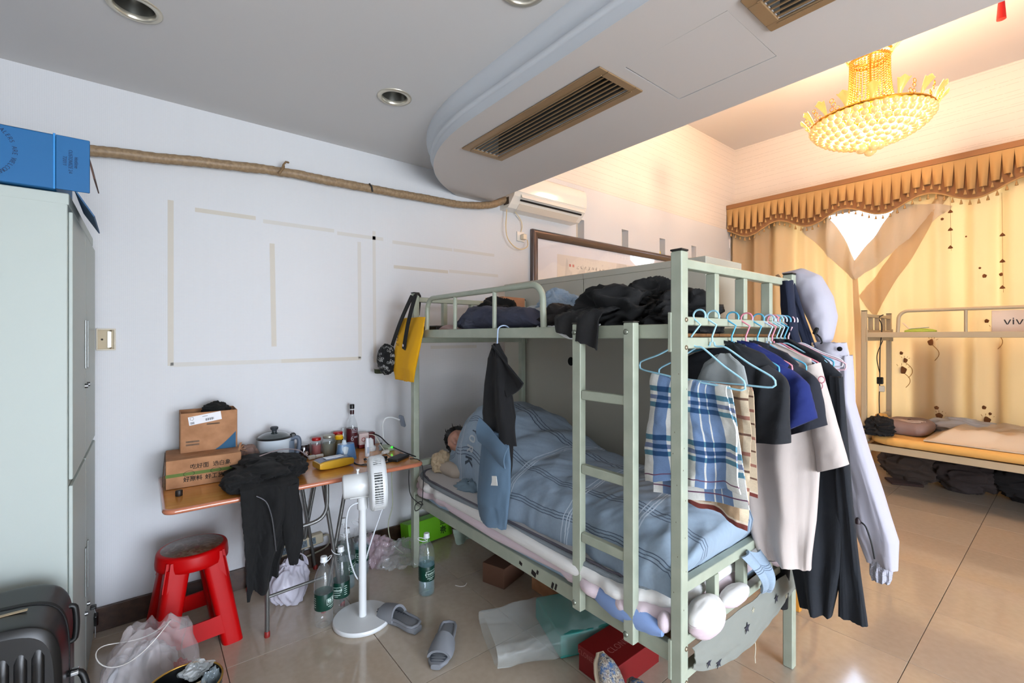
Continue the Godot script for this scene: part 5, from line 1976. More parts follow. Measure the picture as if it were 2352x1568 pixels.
	g.grid(30, 12, func(u: float, w: float): return Vector3(lerpf(1.378, 1.56, w), y + 0.026 + 0.014 * nz(u * 6.0, w * 4.0) - 0.012 * pow(1.0 - w, 3.0), lerpf(-2.10, -1.60, u)), 0.012)
	single("white_sheet", "folded white sheet under the slate trousers on the upper bunk", "sheet", g, cloth(Color(0.83, 0.83, 0.80)))
	g = Geo.new()
	g.grid(22, 12, func(u: float, w: float): return Vector3(lerpf(1.376, 1.50, w), y + 0.05 + 0.03 * nz(u * 7.0, w * 5.0, 3.0) - 0.03 * pow(1.0 - w, 2.0), lerpf(-1.55, -1.36, u)), 0.004)
	single("white_paper_bag", "crumpled white paper bag lying on the upper bunk rail", "bag", g, mat(Color(0.86, 0.86, 0.85), 0.6))
	g = Geo.new()
	g.grid(16, 8, func(u: float, w: float): return Vector3(1.372 - 0.038 * sin(w * PI * 0.5), y + 0.036 - 0.03 * w - 0.03 * sin(PI * u) * w, lerpf(-1.365, -1.16, u)), 0.004)
	single("white_cloth", "thin white cloth edge showing under the black jacket flap", "cloth", g, cloth(Color(0.84, 0.85, 0.84)))
	# black box, shoes and carton at the pillow end
	g = Geo.new()
	g.box(Vector3(1.435, y + 0.03, -2.57), Vector3(0.07, 0.055, 0.16), 0.008)
	single("black_case", "small black case lying in the corner of the upper bunk", "case", g, mat(Color(0.04, 0.04, 0.045), 0.5))
	for k in 2:
		g = Geo.new()
		var c := Vector3(1.45 + k * 0.07, y, -2.40 + k * 0.09)
		g.loft(24, 26, func(u: float, w: float):
			var zz: float = lerpf(-0.13, 0.13, w)
			var hh := 0.06 - 0.022 * smoothstep(-0.02, 0.1, zz)
			var ww := 0.042 * pow(sin(PI * clampf(0.05 + 0.92 * w, 0, 1)), 0.5)
			var yy := hh * (0.5 + 0.5 * sin(TAU * u))
			return c + Vector3(cos(TAU * u) * ww, yy * pow(sin(PI * clampf(0.04 + 0.93 * w, 0, 1)), 0.4) + 0.002, zz))
		single("canvas_shoe", ["grey pink canvas shoe standing beside the black case on the upper bunk", "grey pink canvas shoe next to the slate trousers on the upper bunk"][k], "shoe", g, cloth([Color(0.66, 0.57, 0.56), Color(0.50, 0.42, 0.42)][k]), "canvas shoes on the upper bunk")
	g = Geo.new()
	g.box(Vector3(1.98, y + 0.13, -2.54), Vector3(0.22, 0.26, 0.18), 0.003, Basis(Vector3.UP, 0.15))
	single("small_carton", "brown carton standing at the wall end of the upper bunk", "box", g, mat(Color(0.66, 0.46, 0.33), 0.75))


func cat(a: Array, t: float) -> float:
	# values at equal steps, read smoothly
	var n := a.size() - 1
	var s := clampf(t, 0.0, 1.0) * n
	var i := mini(int(s), n - 1)
	var q := s - i
	q = q * q * (3.0 - 2.0 * q) * 0.5 + q * 0.5
	return lerpf(a[i], a[i + 1], q)


# a hanging garment piece in the plane x = X: lists from top to bottom of y, rear z, near z and half depth
func hang(X, y: Array, z0: Array, z1: Array, d: Array, fold := 0.012, nf := 3.0, sd := 0.0, org := Vector3.ZERO, uvs := Vector2.ONE, nv := 44) -> Geo:
	var g := Geo.new()
	g.loft(64, nv, func(u: float, w: float):
		var a: float = TAU * u
		var yy := cat(y, w)
		var a0 := cat(z0, w)
		var a1 := cat(z1, w)
		var dd := cat(d, w)
		var xx: float = cat(X, w) if X is Array else X
		var c := signf(cos(a)) * pow(absf(cos(a)), 0.75)
		var z := (a0 + a1) * 0.5 + (a1 - a0) * 0.5 * c
		var fo := fold * (0.35 + 0.65 * w) * (sin(c * nf * PI * 0.5 + sd + 1.5 * nz(w * 1.5, sd)) + 0.5 * nz(c * 3.0 + sd, w * 2.0))
		return Vector3(xx + dd * sin(a) + fo, yy + 0.008 * nz(c * 2.0, w * 3.0, sd), z) - org, true, uvs)
	return g


func hanger(X: float, zn: float, ya: float, za: float, yb: float, zb: float, col: Color, label: String, yn := 1.462) -> void:
	var o := thing("clothes_hanger", label, "hanger", "coated wire hangers on the bunk's end bar", Vector3(X, 1.5, zn))
	var m := mat(col, 0.35, {"coat": 0.3})
	var p := o.position
	var r := 0.0033
	var pts := []
	# hook over the bar, which is 34 mm deep
	for k in 15:
		var a := lerpf(-0.5, PI + 0.35, k / 14.0)
		pts.append(Vector3(X, 1.549 + 0.020 * sin(a), -0.787 - 0.021 * cos(a)))
	pts.reverse()
	pts.append(Vector3(X, 1.52, lerpf(-0.769, zn, 0.3)))
	pts.append(Vector3(X, yn + 0.02, zn))
	pts.append(Vector3(X, yn, zn))
	for k in pts.size():
		pts[k] -= p
	part(o, "hook", Geo.new().tube(pts, r, 7), m)
	var n := Vector3(X, yn, zn)
	var a := Vector3(X, ya, za)
	var b := Vector3(X, yb, zb)
	var up := Vector3(0, 0.022, 0)
	var loop := [n + Vector3(0, 0, -0.006), n + Vector3(0, -0.016, -0.012), n.lerp(a, 0.22) + up * 0.5, n.lerp(a, 0.6) + up * 0.4, n.lerp(a, 0.94) + up * 0.6, a + Vector3(0, 0.004, 0.002), a + Vector3(0, -0.012, 0.012), a.lerp(b, 0.25) + Vector3(0, -0.014, 0), a.lerp(b, 0.5) + Vector3(0, -0.016, 0), a.lerp(b, 0.75) + Vector3(0, -0.014, 0), b + Vector3(0, -0.012, -0.012), b + Vector3(0, 0.004, -0.002), n.lerp(b, 0.94) + up * 0.6, n.lerp(b, 0.6) + up * 0.4, n.lerp(b, 0.22) + up * 0.5, n + Vector3(0, -0.016, 0.012), n + Vector3(0, 0, 0.006)]
	for k in loop.size():
		loop[k] -= p
	part(o, "arms", Geo.new().tube(smooth(loop, 70), r, 7, false), m)


func plaid_blue() -> ImageTexture:
	var im := Image.create(256, 384, false, Image.FORMAT_RGB8)
	var ground := Color(0.88, 0.88, 0.86)
	for y in 384:
		for x in 256:
			var u := x / 256.0
			var v := y / 384.0
			var c := ground
			var vx := 0
			for r in [[0.10, 0.24], [0.57, 0.655], [0.668, 0.735], [0.748, 0.86]]:
				if u > r[0] and u < r[1]:
					vx = 1
			var hz := 0
			for r in [[0.10, 0.15], [0.185, 0.225], [0.255, 0.30], [0.56, 0.61], [0.645, 0.685], [0.71, 0.755]]:
				if v > r[0] and v < r[1]:
					hz = 1 if r[0] != 0.185 and r[0] != 0.645 else 2
			if vx and hz:
				c = Color(0.11, 0.27, 0.44)
			elif vx:
				c = Color(0.43, 0.53, 0.68)
			elif hz == 1:
				c = Color(0.33, 0.52, 0.60)
			elif hz == 2:
				c = Color(0.45, 0.50, 0.62)
			if v > 0.925 and v < 0.935:
				c = Color(0.42, 0.26, 0.36)
			im.set_pixel(x, y, c * (0.97 + 0.06 * nz(x * 0.3, y * 0.3)))
	return plain_tex(im)


func plaid_beige() -> ImageTexture:
	var im := Image.create(256, 384, false, Image.FORMAT_RGB8)
	for y in 384:
		for x in 256:
			var u := x / 256.0
			var v := y / 384.0
			var c := Color(0.74, 0.62, 0.49)
			if fposmod(u * 3.0, 1.0) > 0.80:
				c = Color(0.83, 0.76, 0.65)
			if fposmod(v * 4.0 + 0.2, 1.0) < 0.10:
				c = Color(0.62, 0.42, 0.36) if fposmod(u * 3.0, 1.0) > 0.5 else Color(0.60, 0.16, 0.19)
				if fposmod(u * 3.0, 1.0) < 0.25:
					c = Color(0.80, 0.72, 0.62)
			if fposmod(v * 4.0 + 0.7, 1.0) < 0.06 and fposmod(u * 3.0, 1.0) > 0.4:
				c = Color(0.42, 0.30, 0.24)
			if v > 0.965:
				c = Color(0.45, 0.20, 0.17)
			elif v > 0.95:
				c = Color(0.86, 0.80, 0.72)
			im.set_pixel(x, y, c * (0.97 + 0.06 * nz(x * 0.3, y * 0.3)))
	return plain_tex(im)


func towel(name_: String, label: String, X: float, top0: Vector2, top1: Vector2, bot0: Vector2, bot1: Vector2, tex: Texture2D, sd: float, back: float) -> void:
	# corners are (z, y); the sheet goes over the hanger's bar and down behind it
	var p := Vector3(X, top0.y, (top0.x + top1.x) * 0.5)
	var o := thing(name_, label, "towel", "", p)
	var m := mat(Color(1, 1, 1), 0.95, {"tex": tex, "sheen": 0.3})
	var g := Geo.new()
	g.grid(60, 60, func(u: float, w: float):
		var a := top0.lerp(top1, u)
		var b := bot0.lerp(bot1, u)
		var q := a.lerp(b, w)
		var fo := 0.016 * (0.3 + 0.7 * w) * sin(u * 13.0 + sd + 1.6 * nz(w * 2.0, sd)) + 0.008 * nz(u * 5.0, w * 4.0, sd)
		return Vector3(X - 0.012 * sqrt(clampf(w * 12.0, 0, 1)) - fo, q.y + 0.010 * nz(u * 3.0, w, sd) * w, q.x + 0.006 * sin(w * 7.0 + u * 5.0)) - p, 0.005)
	part(o, "front", g, m)
	g = Geo.new()
	g.grid(40, 30, func(u: float, w: float):
		var a := top0.lerp(top1, u)
		var b := bot0.lerp(bot1, u) + Vector2(0.01, back)
		var q := a.lerp(b, w)
		return Vector3(X + 0.012 * sqrt(clampf(w * 12.0, 0, 1)) + 0.012 * sin(u * 11.0 + sd) * w, q.y, q.x) - p, 0.005)
	part(o, "back", g, m)


func build_hanging() -> void:
	var sky := Color(0.62, 0.82, 0.90)
	var pink := Color(0.90, 0.55, 0.62)
	var deep := Color(0.32, 0.66, 0.80)
	var lilac := Color(0.72, 0.80, 0.92)
	hanger(1.425, -0.815, 1.372, -1.022, 1.328, -0.638, sky, "pale blue wire hanger with the white and blue plaid towel")
	hanger(1.515, -0.79, 1.345, -1.0, 1.335, -0.588, sky, "pale blue wire hanger between the plaid towel and the black tee")
	hanger(1.655, -0.79, 1.40, -0.97, 1.365, -0.63, deep, "bright blue wire hanger that carries the black tee")
	hanger(1.765, -0.79, 1.40, -0.97, 1.365, -0.63, pink, "pink wire hanger that carries the royal blue tee")
	hanger(1.865, -0.79, 1.40, -0.97, 1.365, -0.62, deep, "bright blue wire hanger that carries the dark mesh tee")
	hanger(1.965, -0.79, 1.39, -0.97, 1.365, -0.62, lilac, "lilac wire hanger that carries the cream tee")
	hanger(2.00, -0.79, 1.39, -0.97, 1.365, -0.62, pink, "second pink wire hanger beside the lilac one")
	hanger(2.045, -0.79, 1.39, -0.97, 1.37, -0.61, sky, "pale blue wire hanger that carries the long navy coat")
	hanger(2.085, -0.79, 1.39, -0.97, 1.37, -0.61, lilac, "lilac wire hanger behind the navy coat")
	hanger(2.125, -0.79, 1.39, -0.97, 1.37, -0.61, deep, "bright blue wire hanger among the last ones by the far post")
	hanger(2.165, -0.79, 1.39, -0.97, 1.36, -0.58, Color(0.90, 0.74, 0.78), "faded pink wire hanger beside the far post")
	hanger(2.20, -0.79, 1.39, -0.97, 1.37, -0.60, Color(0.86, 0.86, 0.90), "white wire hanger touching the far post")

	towel("plaid_towel", "white towel with blue and teal plaid bands hanging at the bunk end", 1.43, Vector2(-0.968, 1.347), Vector2(-0.690, 1.325), Vector2(-0.985, 0.965), Vector2(-0.640, 1.005), plaid_blue(), 0.4, -0.05)
	towel("beige_towel", "beige plaid towel with a dark red hem behind the blue plaid one", 1.505, Vector2(-0.97, 1.33), Vector2(-0.655, 1.318), Vector2(-0.985, 0.93), Vector2(-0.655, 0.865), plaid_beige(), 2.4, 0.10)

	# light grey vest folded over the hanger
	var o := thing("grey_vest", "light grey vest folded over a hanger behind the towels", "vest", "", Vector3(1.565, 1.3, -0.77))
	part(o, "body", hang(1.565, [1.42, 1.38, 1.31, 1.27], [-0.80, -0.85, -0.88, -0.87], [-0.75, -0.705, -0.69, -0.70], [0.004, 0.01, 0.012, 0.008], 0.006, 3.0, 1.0, o.position), cloth(Color(0.58, 0.60, 0.60)))

	# T-shirts: body and the near sleeve
	var specs := [
		["black_tee", "faded black tee hanging next to the towels at the bunk end", 1.64, Color(0.105, 0.115, 0.135), 1.452, 0.86, [-0.592, 1.335], [-0.590, 1.135], [-0.70, 1.118]],
		["blue_tee", "royal blue tee hanging between the black tee and the mesh tee", 1.74, Color(0.060, 0.125, 0.38), 1.455, 0.92, [-0.570, 1.33], [-0.548, 1.21], [-0.645, 1.15]],
		["mesh_tee", "dark mesh tee hanging behind the royal blue tee", 1.84, Color(0.11, 0.12, 0.16), 1.455, 0.90, [-0.572, 1.335], [-0.548, 1.175], [-0.69, 1.11]],
	]
	for s in specs:
		o = thing(s[0], s[1], "t-shirt", "", Vector3(s[2], 1.2, -0.79))
		var m := cloth(s[3], 55.0, 0.07)
		var x: float = s[2]
		part(o, "body", hang(x, [s[4], 1.42, 1.38, 1.25, 1.12, s[5] + 0.1], [-0.83, -0.92, -0.985, -0.98, -0.97, -0.96], [-0.75, -0.675, -0.635, -0.70, -0.78, -0.80], [0.012, 0.025, 0.035, 0.036, 0.036, 0.04], 0.014, 3.0, x * 9.0, o.position), m)
		# sleeve: from the shoulder point down and outwards
		var sh := Vector2(-0.655, 1.385)
		var e0 := Vector2(s[6][0], s[6][1])
		var e1 := Vector2(s[7][0], s[7][1])
		var e2 := Vector2(s[8][0], s[8][1])
		var g := Geo.new()
		g.loft(40, 24, func(u: float, w: float):
			var a: float = TAU * u
			var out0 := sh.lerp(e0, clampf(w * 2.2, 0, 1)).lerp(e1, clampf((w - 0.4) / 0.6, 0, 1))
			var in0 := Vector2(-0.70, 1.36).lerp(e2, w)
			var q := in0.lerp(out0, 0.5 + 0.5 * signf(cos(a)) * pow(absf(cos(a)), 0.8))
			return Vector3(x - 0.004 + (0.026 + 0.012 * w) * sin(a) + 0.010 * nz(q.x * 9.0, w * 3.0, x * 5.0) + 0.006 * sin(q.x * 60.0 + w * 4.0), q.y, q.x) - o.position)
		part(o, "sleeve", g, m)
		g = Geo.new()
		g.loft(24, 4, func(u: float, w: float): return Vector3(x + (0.016 + 0.002 * w) * sin(TAU * u), 1.452 + 0.012 * w - 0.012 * cos(TAU * u), -0.79 + 0.055 * cos(TAU * u)) - o.position, false)
		part(o, "collar", g, m)

	# cream tee, longer, in front of the navy coat
	o = thing("cream_tee", "large cream tee hanging nearly to the lower bunk's end bar", "t-shirt", "", Vector3(1.945, 1.0, -0.75))
	var cm := cloth(Color(0.735, 0.69, 0.665), 55.0, 0.06)
	part(o, "body", hang([1.94, 1.94, 1.94, 1.93, 1.92, 1.92], [1.452, 1.40, 1.20, 1.0, 0.80, 0.615], [-0.83, -0.96, -0.96, -0.93, -0.87, -0.80], [-0.75, -0.63, -0.60, -0.60, -0.61, -0.625], [0.012, 0.03, 0.042, 0.05, 0.05, 0.05], 0.020, 4.0, 3.0, o.position, Vector2.ONE, 60), cm)
	var sg := Geo.new()
	sg.loft(40, 24, func(u: float, w: float):
		var a: float = TAU * u
		var q := Vector2(-0.66, 1.36).lerp(Vector2(-0.605, 0.985), w).lerp(Vector2(-0.60, 1.385).lerp(Vector2(-0.512, 1.03), w), 0.5 + 0.5 * signf(cos(a)) * pow(absf(cos(a)), 0.8))
		return Vector3(1.935 + (0.03 + 0.012 * w) * sin(a) + 0.008 * nz(q.x * 9.0, w * 3.0), q.y, q.x) - o.position)
	part(o, "sleeve", sg, cm)
	sg = Geo.new()
	for k in 3:
		var pts := []
		for i in 19:
			var a := TAU * i / 18.0
			pts.append(Vector3(1.902, 1.325 - k * 0.022 + 0.012 * sin(a), -0.585 - k * 0.006 + 0.010 * cos(a)) - o.position)
		sg.tube(pts, 0.0018, 4, false)
	part(o, "pink_badge", sg, mat(Color(0.86, 0.55, 0.60), 0.7))

	# long navy coat
	o = thing("navy_coat", "long navy coat hanging from the bunk's end bar almost to the floor", "coat", "", Vector3(2.06, 0.9, -0.68))
	var nm := cloth(Color(0.070, 0.088, 0.115), 45.0, 0.08)
	part(o, "body", hang(2.06, [1.47, 1.41, 1.34, 1.1, 0.8, 0.6, 0.41], [-0.83, -0.93, -0.93, -0.88, -0.80, -0.74, -0.70], [-0.74, -0.63, -0.565, -0.56, -0.55, -0.56, -0.595], [0.015, 0.035, 0.045, 0.05, 0.055, 0.06, 0.055], 0.020, 4.0, 5.0, o.position, Vector2.ONE, 60), nm)
	part(o, "front_panel", hang([2.03, 2.03, 2.04, 2.05, 2.06], [1.33, 1.1, 0.85, 0.62, 0.425], [-0.60, -0.585, -0.575, -0.57, -0.575], [-0.555, -0.54, -0.525, -0.505, -0.484], [0.022, 0.028, 0.03, 0.03, 0.026], 0.010, 2.0, 8.0, o.position, Vector2.ONE, 60), nm)
	o = thing("black_sweatpants", "black sweatpants hanging behind the cream tee beside the far post", "trousers", "", Vector3(2.17, 0.8, -0.84))
	part(o, "leg", hang(2.15, [1.40, 1.1, 0.8, 0.5, 0.315], [-0.93, -0.93, -0.91, -0.895, -0.885], [-0.74, -0.74, -0.755, -0.775, -0.785], [0.02, 0.03, 0.035, 0.035, 0.03], 0.010, 2.0, 2.0, o.position), cloth(Color(0.035, 0.037, 0.042), 45.0, 0.08))

	# pale lilac hooded jacket hung over the far post
	o = thing("hooded_jacket", "pale lilac hooded jacket hung by its hood over the far bunk post", "jacket", "", Vector3(2.36, 1.4, -0.70))
	var jm := cloth(Color(0.69, 0.68, 0.725), 60.0, 0.05)
	var g := Geo.new()
	# hood: a shell open towards the bed
	var rim := [Vector2(-0.875, 1.782), Vector2(-0.80, 1.795), Vector2(-0.73, 1.755), Vector2(-0.685, 1.66), Vector2(-0.668, 1.57), Vector2(-0.685, 1.47), Vector2(-0.705, 1.44)]
	var inn := [Vector2(-0.875, 1.770), Vector2(-0.845, 1.72), Vector2(-0.82, 1.66), Vector2(-0.79, 1.59), Vector2(-0.765, 1.53), Vector2(-0.745, 1.475), Vector2(-0.735, 1.44)]
	g.loft(48, 44, func(u: float, w: float):
		var a: float = TAU * u
		var t: float = w * 6.0
		var i := mini(int(t), 5)
		var q: Vector2 = rim[i].lerp(rim[i + 1], t - i)
		var b: Vector2 = inn[i].lerp(inn[i + 1], t - i)
		var m := (q + b) * 0.5
		var hw := q.distance_to(b) * 0.5
		var dr := (q - b).normalized() if hw > 1e-4 else Vector2.RIGHT
		var p := m + dr * hw * signf(cos(a)) * pow(absf(cos(a)), 0.8)
		var dp := 0.015 + 0.062 * sin(PI * clampf(0.12 + w * 0.8, 0, 1))
		return Vector3(2.36 + dp * sin(a) + 0.006 * nz(w * 5.0, u * 4.0), p.y, p.x) - o.position)
	part(o, "hood", g, jm)
	# visible lining along the hood's opening
	g = Geo.new()
	g.grid(10, 30, func(u: float, w: float):
		var t: float = w * 6.0
		var i := mini(int(t), 5)
		var b: Vector2 = inn[i].lerp(inn[i + 1], t - i)
		return Vector3(2.265 + 0.02 * u + 0.05 * sin(PI * w), b.y - 0.004, b.x - 0.050 * u * sin(PI * clampf(w * 0.9 + 0.1, 0, 1)) + 0.004) - o.position, 0.006)
	part(o, "fleece_lining", g, cloth(Color(0.72, 0.60, 0.48), 30.0, 0.12))
	part(o, "collar", hang([2.33, 2.34, 2.35], [1.455, 1.40, 1.30], [-0.77, -0.77, -0.76], [-0.625, -0.618, -0.615], [0.03, 0.045, 0.05], 0.012, 3.0, 4.0, o.position), jm)
	part(o, "torso", hang([2.36, 2.37, 2.38, 2.38], [1.44, 1.2, 0.95, 0.72], [-0.86, -0.90, -0.90, -0.88], [-0.63, -0.615, -0.62, -0.63], [0.04, 0.06, 0.06, 0.06], 0.014, 3.0, 6.0, o.position), jm)
	part(o, "sleeve", hang([2.36, 2.36, 2.36, 2.36, 2.36, 2.36], [1.40, 1.20, 1.0, 0.82, 0.66, 0.545], [-0.66, -0.66, -0.65, -0.62, -0.60, -0.56], [-0.612, -0.604, -0.552, -0.500, -0.455, -0.458], [0.045, 0.055, 0.06, 0.065, 0.06, 0.038], 0.010, 2.0, 9.0, o.position, Vector2.ONE, 60), jm)
	part(o, "cuff", hang(2.36, [0.56, 0.53, 0.50, 0.478], [-0.548, -0.552, -0.552, -0.545], [-0.470, -0.475, -0.478, -0.484], [0.034, 0.032, 0.032, 0.028], 0.006, 7.0, 1.0, o.position), mat(Color(0.70, 0.70, 0.75), 0.95, {"bump": weave, "depth": 0.4, "scale": 20.0}))
	g = Geo.new()
	g.box(Vector3(2.27, 1.505, -0.72) - o.position, Vector3(0.014, 0.032, 0.016), 0.004, Basis(Vector3.RIGHT, 0.4))
	part(o, "cord_lock", g, mat(Color(0.03, 0.03, 0.035), 0.4))
	g = Geo.new()
	g.tube(smooth([Vector3(2.268, 1.49, -0.715) - o.position, Vector3(2.262, 1.475, -0.70) - o.position, Vector3(2.262, 1.455, -0.694) - o.position, Vector3(2.264, 1.45, -0.70) - o.position], 14), 0.003, 6)
	part(o, "hood_cord", g, mat(Color(0.04, 0.04, 0.045), 0.6))
	g = Geo.new()
	g.xf = Transform3D(Basis(Vector3.BACK, PI / 2), Vector3(2.298, 1.428, -0.64) - o.position)
	g.lathe([Vector2(0.0, 0.004), Vector2(0.006, 0.004), Vector2(0.010, 0.002), Vector2(0.010, 0.0)], 16)
	part(o, "snap_button", g, mat(Color(0.10, 0.10, 0.12), 0.3, {"metal": 0.5}))
	g = Geo.new()
	g.tube(smooth([Vector3(2.292, 0.72, -0.575) - o.position, Vector3(2.288, 0.71, -0.55) - o.position, Vector3(2.288, 0.65, -0.53) - o.position, Vector3(2.292, 0.585, -0.52) - o.position], 20), 0.003, 6)
	part(o, "sleeve_cord", g, mat(Color(0.04, 0.04, 0.045), 0.6))
	g = Geo.new()
	g.lathe([Vector2(0.004, 0.0), Vector2(0.012, -0.012), Vector2(0.010, -0.024), Vector2(0.0, -0.026)], 12, Vector3(2.288, 0.735, -0.575) - o.position)
	part(o, "toggle", g, mat(Color(0.16, 0.10, 0.12), 0.5))
	# navy scarf looped under the hood on the post
	o = thing("navy_scarf", "navy scarf looped over the end bar under the lilac hood", "scarf", "", Vector3(2.2, 1.6, -0.80))
	part(o, "length", hang([2.17, 2.18, 2.20, 2.24], [1.72, 1.62, 1.5, 1.36], [-0.822, -0.825, -0.82, -0.80], [-0.775, -0.77, -0.765, -0.74], [0.035, 0.03, 0.035, 0.03], 0.008, 2.0, 3.0, o.position), cloth(Color(0.065, 0.10, 0.19), 45.0))
	part(o, "loop", hang([2.265, 2.27, 2.285, 2.30], [1.72, 1.62, 1.50, 1.34], [-0.845, -0.82, -0.79, -0.75], [-0.80, -0.775, -0.745, -0.70], [0.02, 0.02, 0.02, 0.02], 0.006, 2.0, 7.0, o.position), cloth(Color(0.065, 0.10, 0.19), 45.0))

	# black and slate jacket hung from the long rail on one hanger
	o = thing("two_tone_jacket", "black and slate blue jacket hanging on the rail of the upper bunk", "jacket", "", Vector3(1.30, 1.2, -1.72))
	var bk := cloth(Color(0.055, 0.056, 0.066), 45.0, 0.08)
	var sb := cloth(Color(0.33, 0.42, 0.50), 50.0, 0.05)
	part(o, "black_body", hang([1.312, 1.29, 1.28, 1.28, 1.285], [1.447, 1.38, 1.25, 1.12, 0.99], [-1.762, -1.77, -1.78, -1.79, -1.80], [-1.735, -1.65, -1.61, -1.58, -1.58], [0.012, 0.026, 0.035, 0.036, 0.02], 0.014, 3.0, 2.0, o.position), bk)
	g = Geo.new()
	g.grid(16, 24, func(u: float, w: float):
		var a := Vector2(-1.735, 1.44).lerp(Vector2(-1.492, 1.28), w)
		var b := Vector2(-1.735, 1.42).lerp(Vector2(-1.60, 1.21), w)
		var q := a.lerp(b, u)
		return Vector3(1.272 + 0.02 * sin(u * PI) - 0.012 * w, q.y, q.x) - o.position, 0.008)
	part(o, "black_lapel", g, bk)
	part(o, "black_tail", hang(1.285, [1.05, 0.97, 0.90, 0.83], [-1.66, -1.65, -1.64, -1.625], [-1.60, -1.60, -1.605, -1.61], [0.02, 0.022, 0.02, 0.008], 0.004, 2.0, 3.0, o.position), bk)
	part(o, "slate_body", hang([1.265, 1.262, 1.262, 1.265, 1.27], [1.04, 0.93, 0.82, 0.70, 0.60], [-1.80, -1.812, -1.83, -1.85, -1.845], [-1.61, -1.59, -1.595, -1.612, -1.64], [0.014, 0.022, 0.026, 0.026, 0.016], 0.012, 2.0, 5.0, o.position), sb)
	g = Geo.new()
	g.grid(20, 12, func(u: float, w: float):
		var a := Vector2(-1.785, 1.095).lerp(Vector2(-1.565, 0.995), u)
		var b := Vector2(-1.795, 0.985).lerp(Vector2(-1.585, 0.90), u)
		var q := a.lerp(b, w)
		return Vector3(1.238 - 0.014 * sin(PI * w) + 0.006 * sin(u * 6.0), q.y, q.x) - o.position, 0.006)
	part(o, "slate_cuff", g, sb)
	g = Geo.new()
	g.box(Vector3(1.232, 0.828, -1.665) - o.position, Vector3(0.0015, 0.042, 0.052), 0.0, Basis(Vector3.RIGHT, -0.22))
	part(o, "care_label", g, mat(Color(0.88, 0.88, 0.86), 0.7))
	o = thing("clothes_hanger", "pale lilac wire hook over the upper rail holding the two-tone jacket", "hanger", "", Vector3(1.32, 1.5, -1.74))
	var pts := []
	for k in 13:
		var a := lerpf(-0.4, PI + 0.15, k / 12.0)
		pts.append(Vector3(1.357 + 0.030 * cos(a) - 1.32, 1.512 + 0.022 * sin(a) - 1.5, -0.02 * (k / 12.0)))
	pts.append(Vector3(1.322 - 1.32, 1.48 - 1.5, -0.015))
	pts.append(Vector3(1.315 - 1.32, 1.44 - 1.5, -0.008))
	part(o, "hook", Geo.new().tube(pts, 0.0035, 7), mat(lilac, 0.35))

	# yellow tote on the left post
	o = thing("tote_bag", "bright yellow tote bag hung by black handles from the bunk post", "bag", "", Vector3(1.31, 1.4, -2.68))
	var yl := cloth(Color(0.90, 0.66, 0.02), 45.0, 0.05)
	part(o, "body", hang([1.322, 1.318, 1.312, 1.308, 1.312], [1.60, 1.50, 1.40, 1.28, 1.196], [-2.83, -2.84, -2.865, -2.88, -2.87], [-2.475, -2.495, -2.53, -2.575, -2.60], [0.010, 0.020, 0.026, 0.028, 0.010], 0.008, 2.0, 2.0, o.position), yl)
	for k in 2:
		g = Geo.new()
		var a := [Vector3(1.290, 1.735, -2.545), Vector3(1.295, 1.735, -2.60)][k] as Vector3
		var b := [Vector3(1.286, 1.40, -2.70), Vector3(1.30, 1.42, -2.905)][k] as Vector3
		g.grid(6, 20, func(u: float, w: float):
			var q := a.lerp(b, w) + Vector3(0, 0, (u - 0.5) * 0.042)
			return q + Vector3(-0.008 * sin(PI * w), (u - 0.5) * -0.012, 0) - o.position, 0.004)
		part(o, "handle", g, cloth(Color(0.05, 0.045, 0.045), 60.0))
	g = Geo.new()
	g.tube(smooth([Vector3(1.29, 1.735, -2.545) - o.position, Vector3(1.33, 1.75, -2.60) - o.position, Vector3(1.36, 1.752, -2.645) - o.position, Vector3(1.395, 1.735, -2.69) - o.position, Vector3(1.40, 1.62, -2.72) - o.position], 20), 0.008, 6)
	part(o, "handle_loop", g, cloth(Color(0.05, 0.045, 0.045), 60.0))
	var ink := Geo.new()
	for k in 3:
		ink.text("LOS"[k], 0.03, func(q: Vector2): return [Vector3(1.284, 1.50 - k * 0.035 - q.x, -2.79 - q.y * 1.0) - o.position, Vector3.LEFT])
	part(o, "print", ink, mat(Color(0.10, 0.08, 0.04), 0.8))
	g = Geo.new()
	g.box(Vector3(1.281, 1.425, -2.70) - o.position, Vector3(0.002, 0.014, 0.016), 0.0, Basis(Vector3.RIGHT, 0.4))
	part(o, "label_tag", g, mat(Color(0.86, 0.80, 0.80), 0.7))

	# black printed cap in front of the tote
	o = thing("cap", "black cap with white script print hanging in front of the yellow tote", "cap", "", Vector3(1.27, 1.328, -2.925))
	var cap_f := func(u: float, w: float) -> Vector3:
		var d := Vector3(cos(TAU * u) * sin(PI * w), cos(PI * w), sin(TAU * u) * sin(PI * w))
		var k := 1.0 + 0.10 * nz(d.x * 2.5, d.y * 2.5, d.z * 2.5) + 0.04 * (1.0 - 2.0 * absf(nz(d.x * 6.0, d.y * 6.0, d.z * 6.0)))
		return Vector3(0.055, 0.100, 0.090) * d * k
	g = Geo.new()
	g.loft(60, 40, cap_f, false)
	part(o, "crown", g, cloth(Color(0.035, 0.04, 0.042), 60.0))
	ink = Geo.new()
	var rr := RandomNumberGenerator.new()
	rr.seed = 12
	for k in 34:
		var u := rr.randf_range(0.22, 0.80)
		var w := rr.randf_range(0.14, 0.86)
		var tilt := rr.randf_range(-0.5, 0.5)
		ink.text(["Coca", "Cola"][k % 2], 0.017, func(q: Vector2):
			var r := q.rotated(tilt)
			var uu := u - r.x / (TAU * 0.09)
			var ww := clampf(w - r.y / (PI * 0.10), 0.02, 0.98)
			var c: Vector3 = cap_f.call(uu, ww)
			return [c * 1.02, c.normalized()])
	part(o, "print", ink, cloth(Color(0.74, 0.75, 0.74)))
	g = Geo.new()
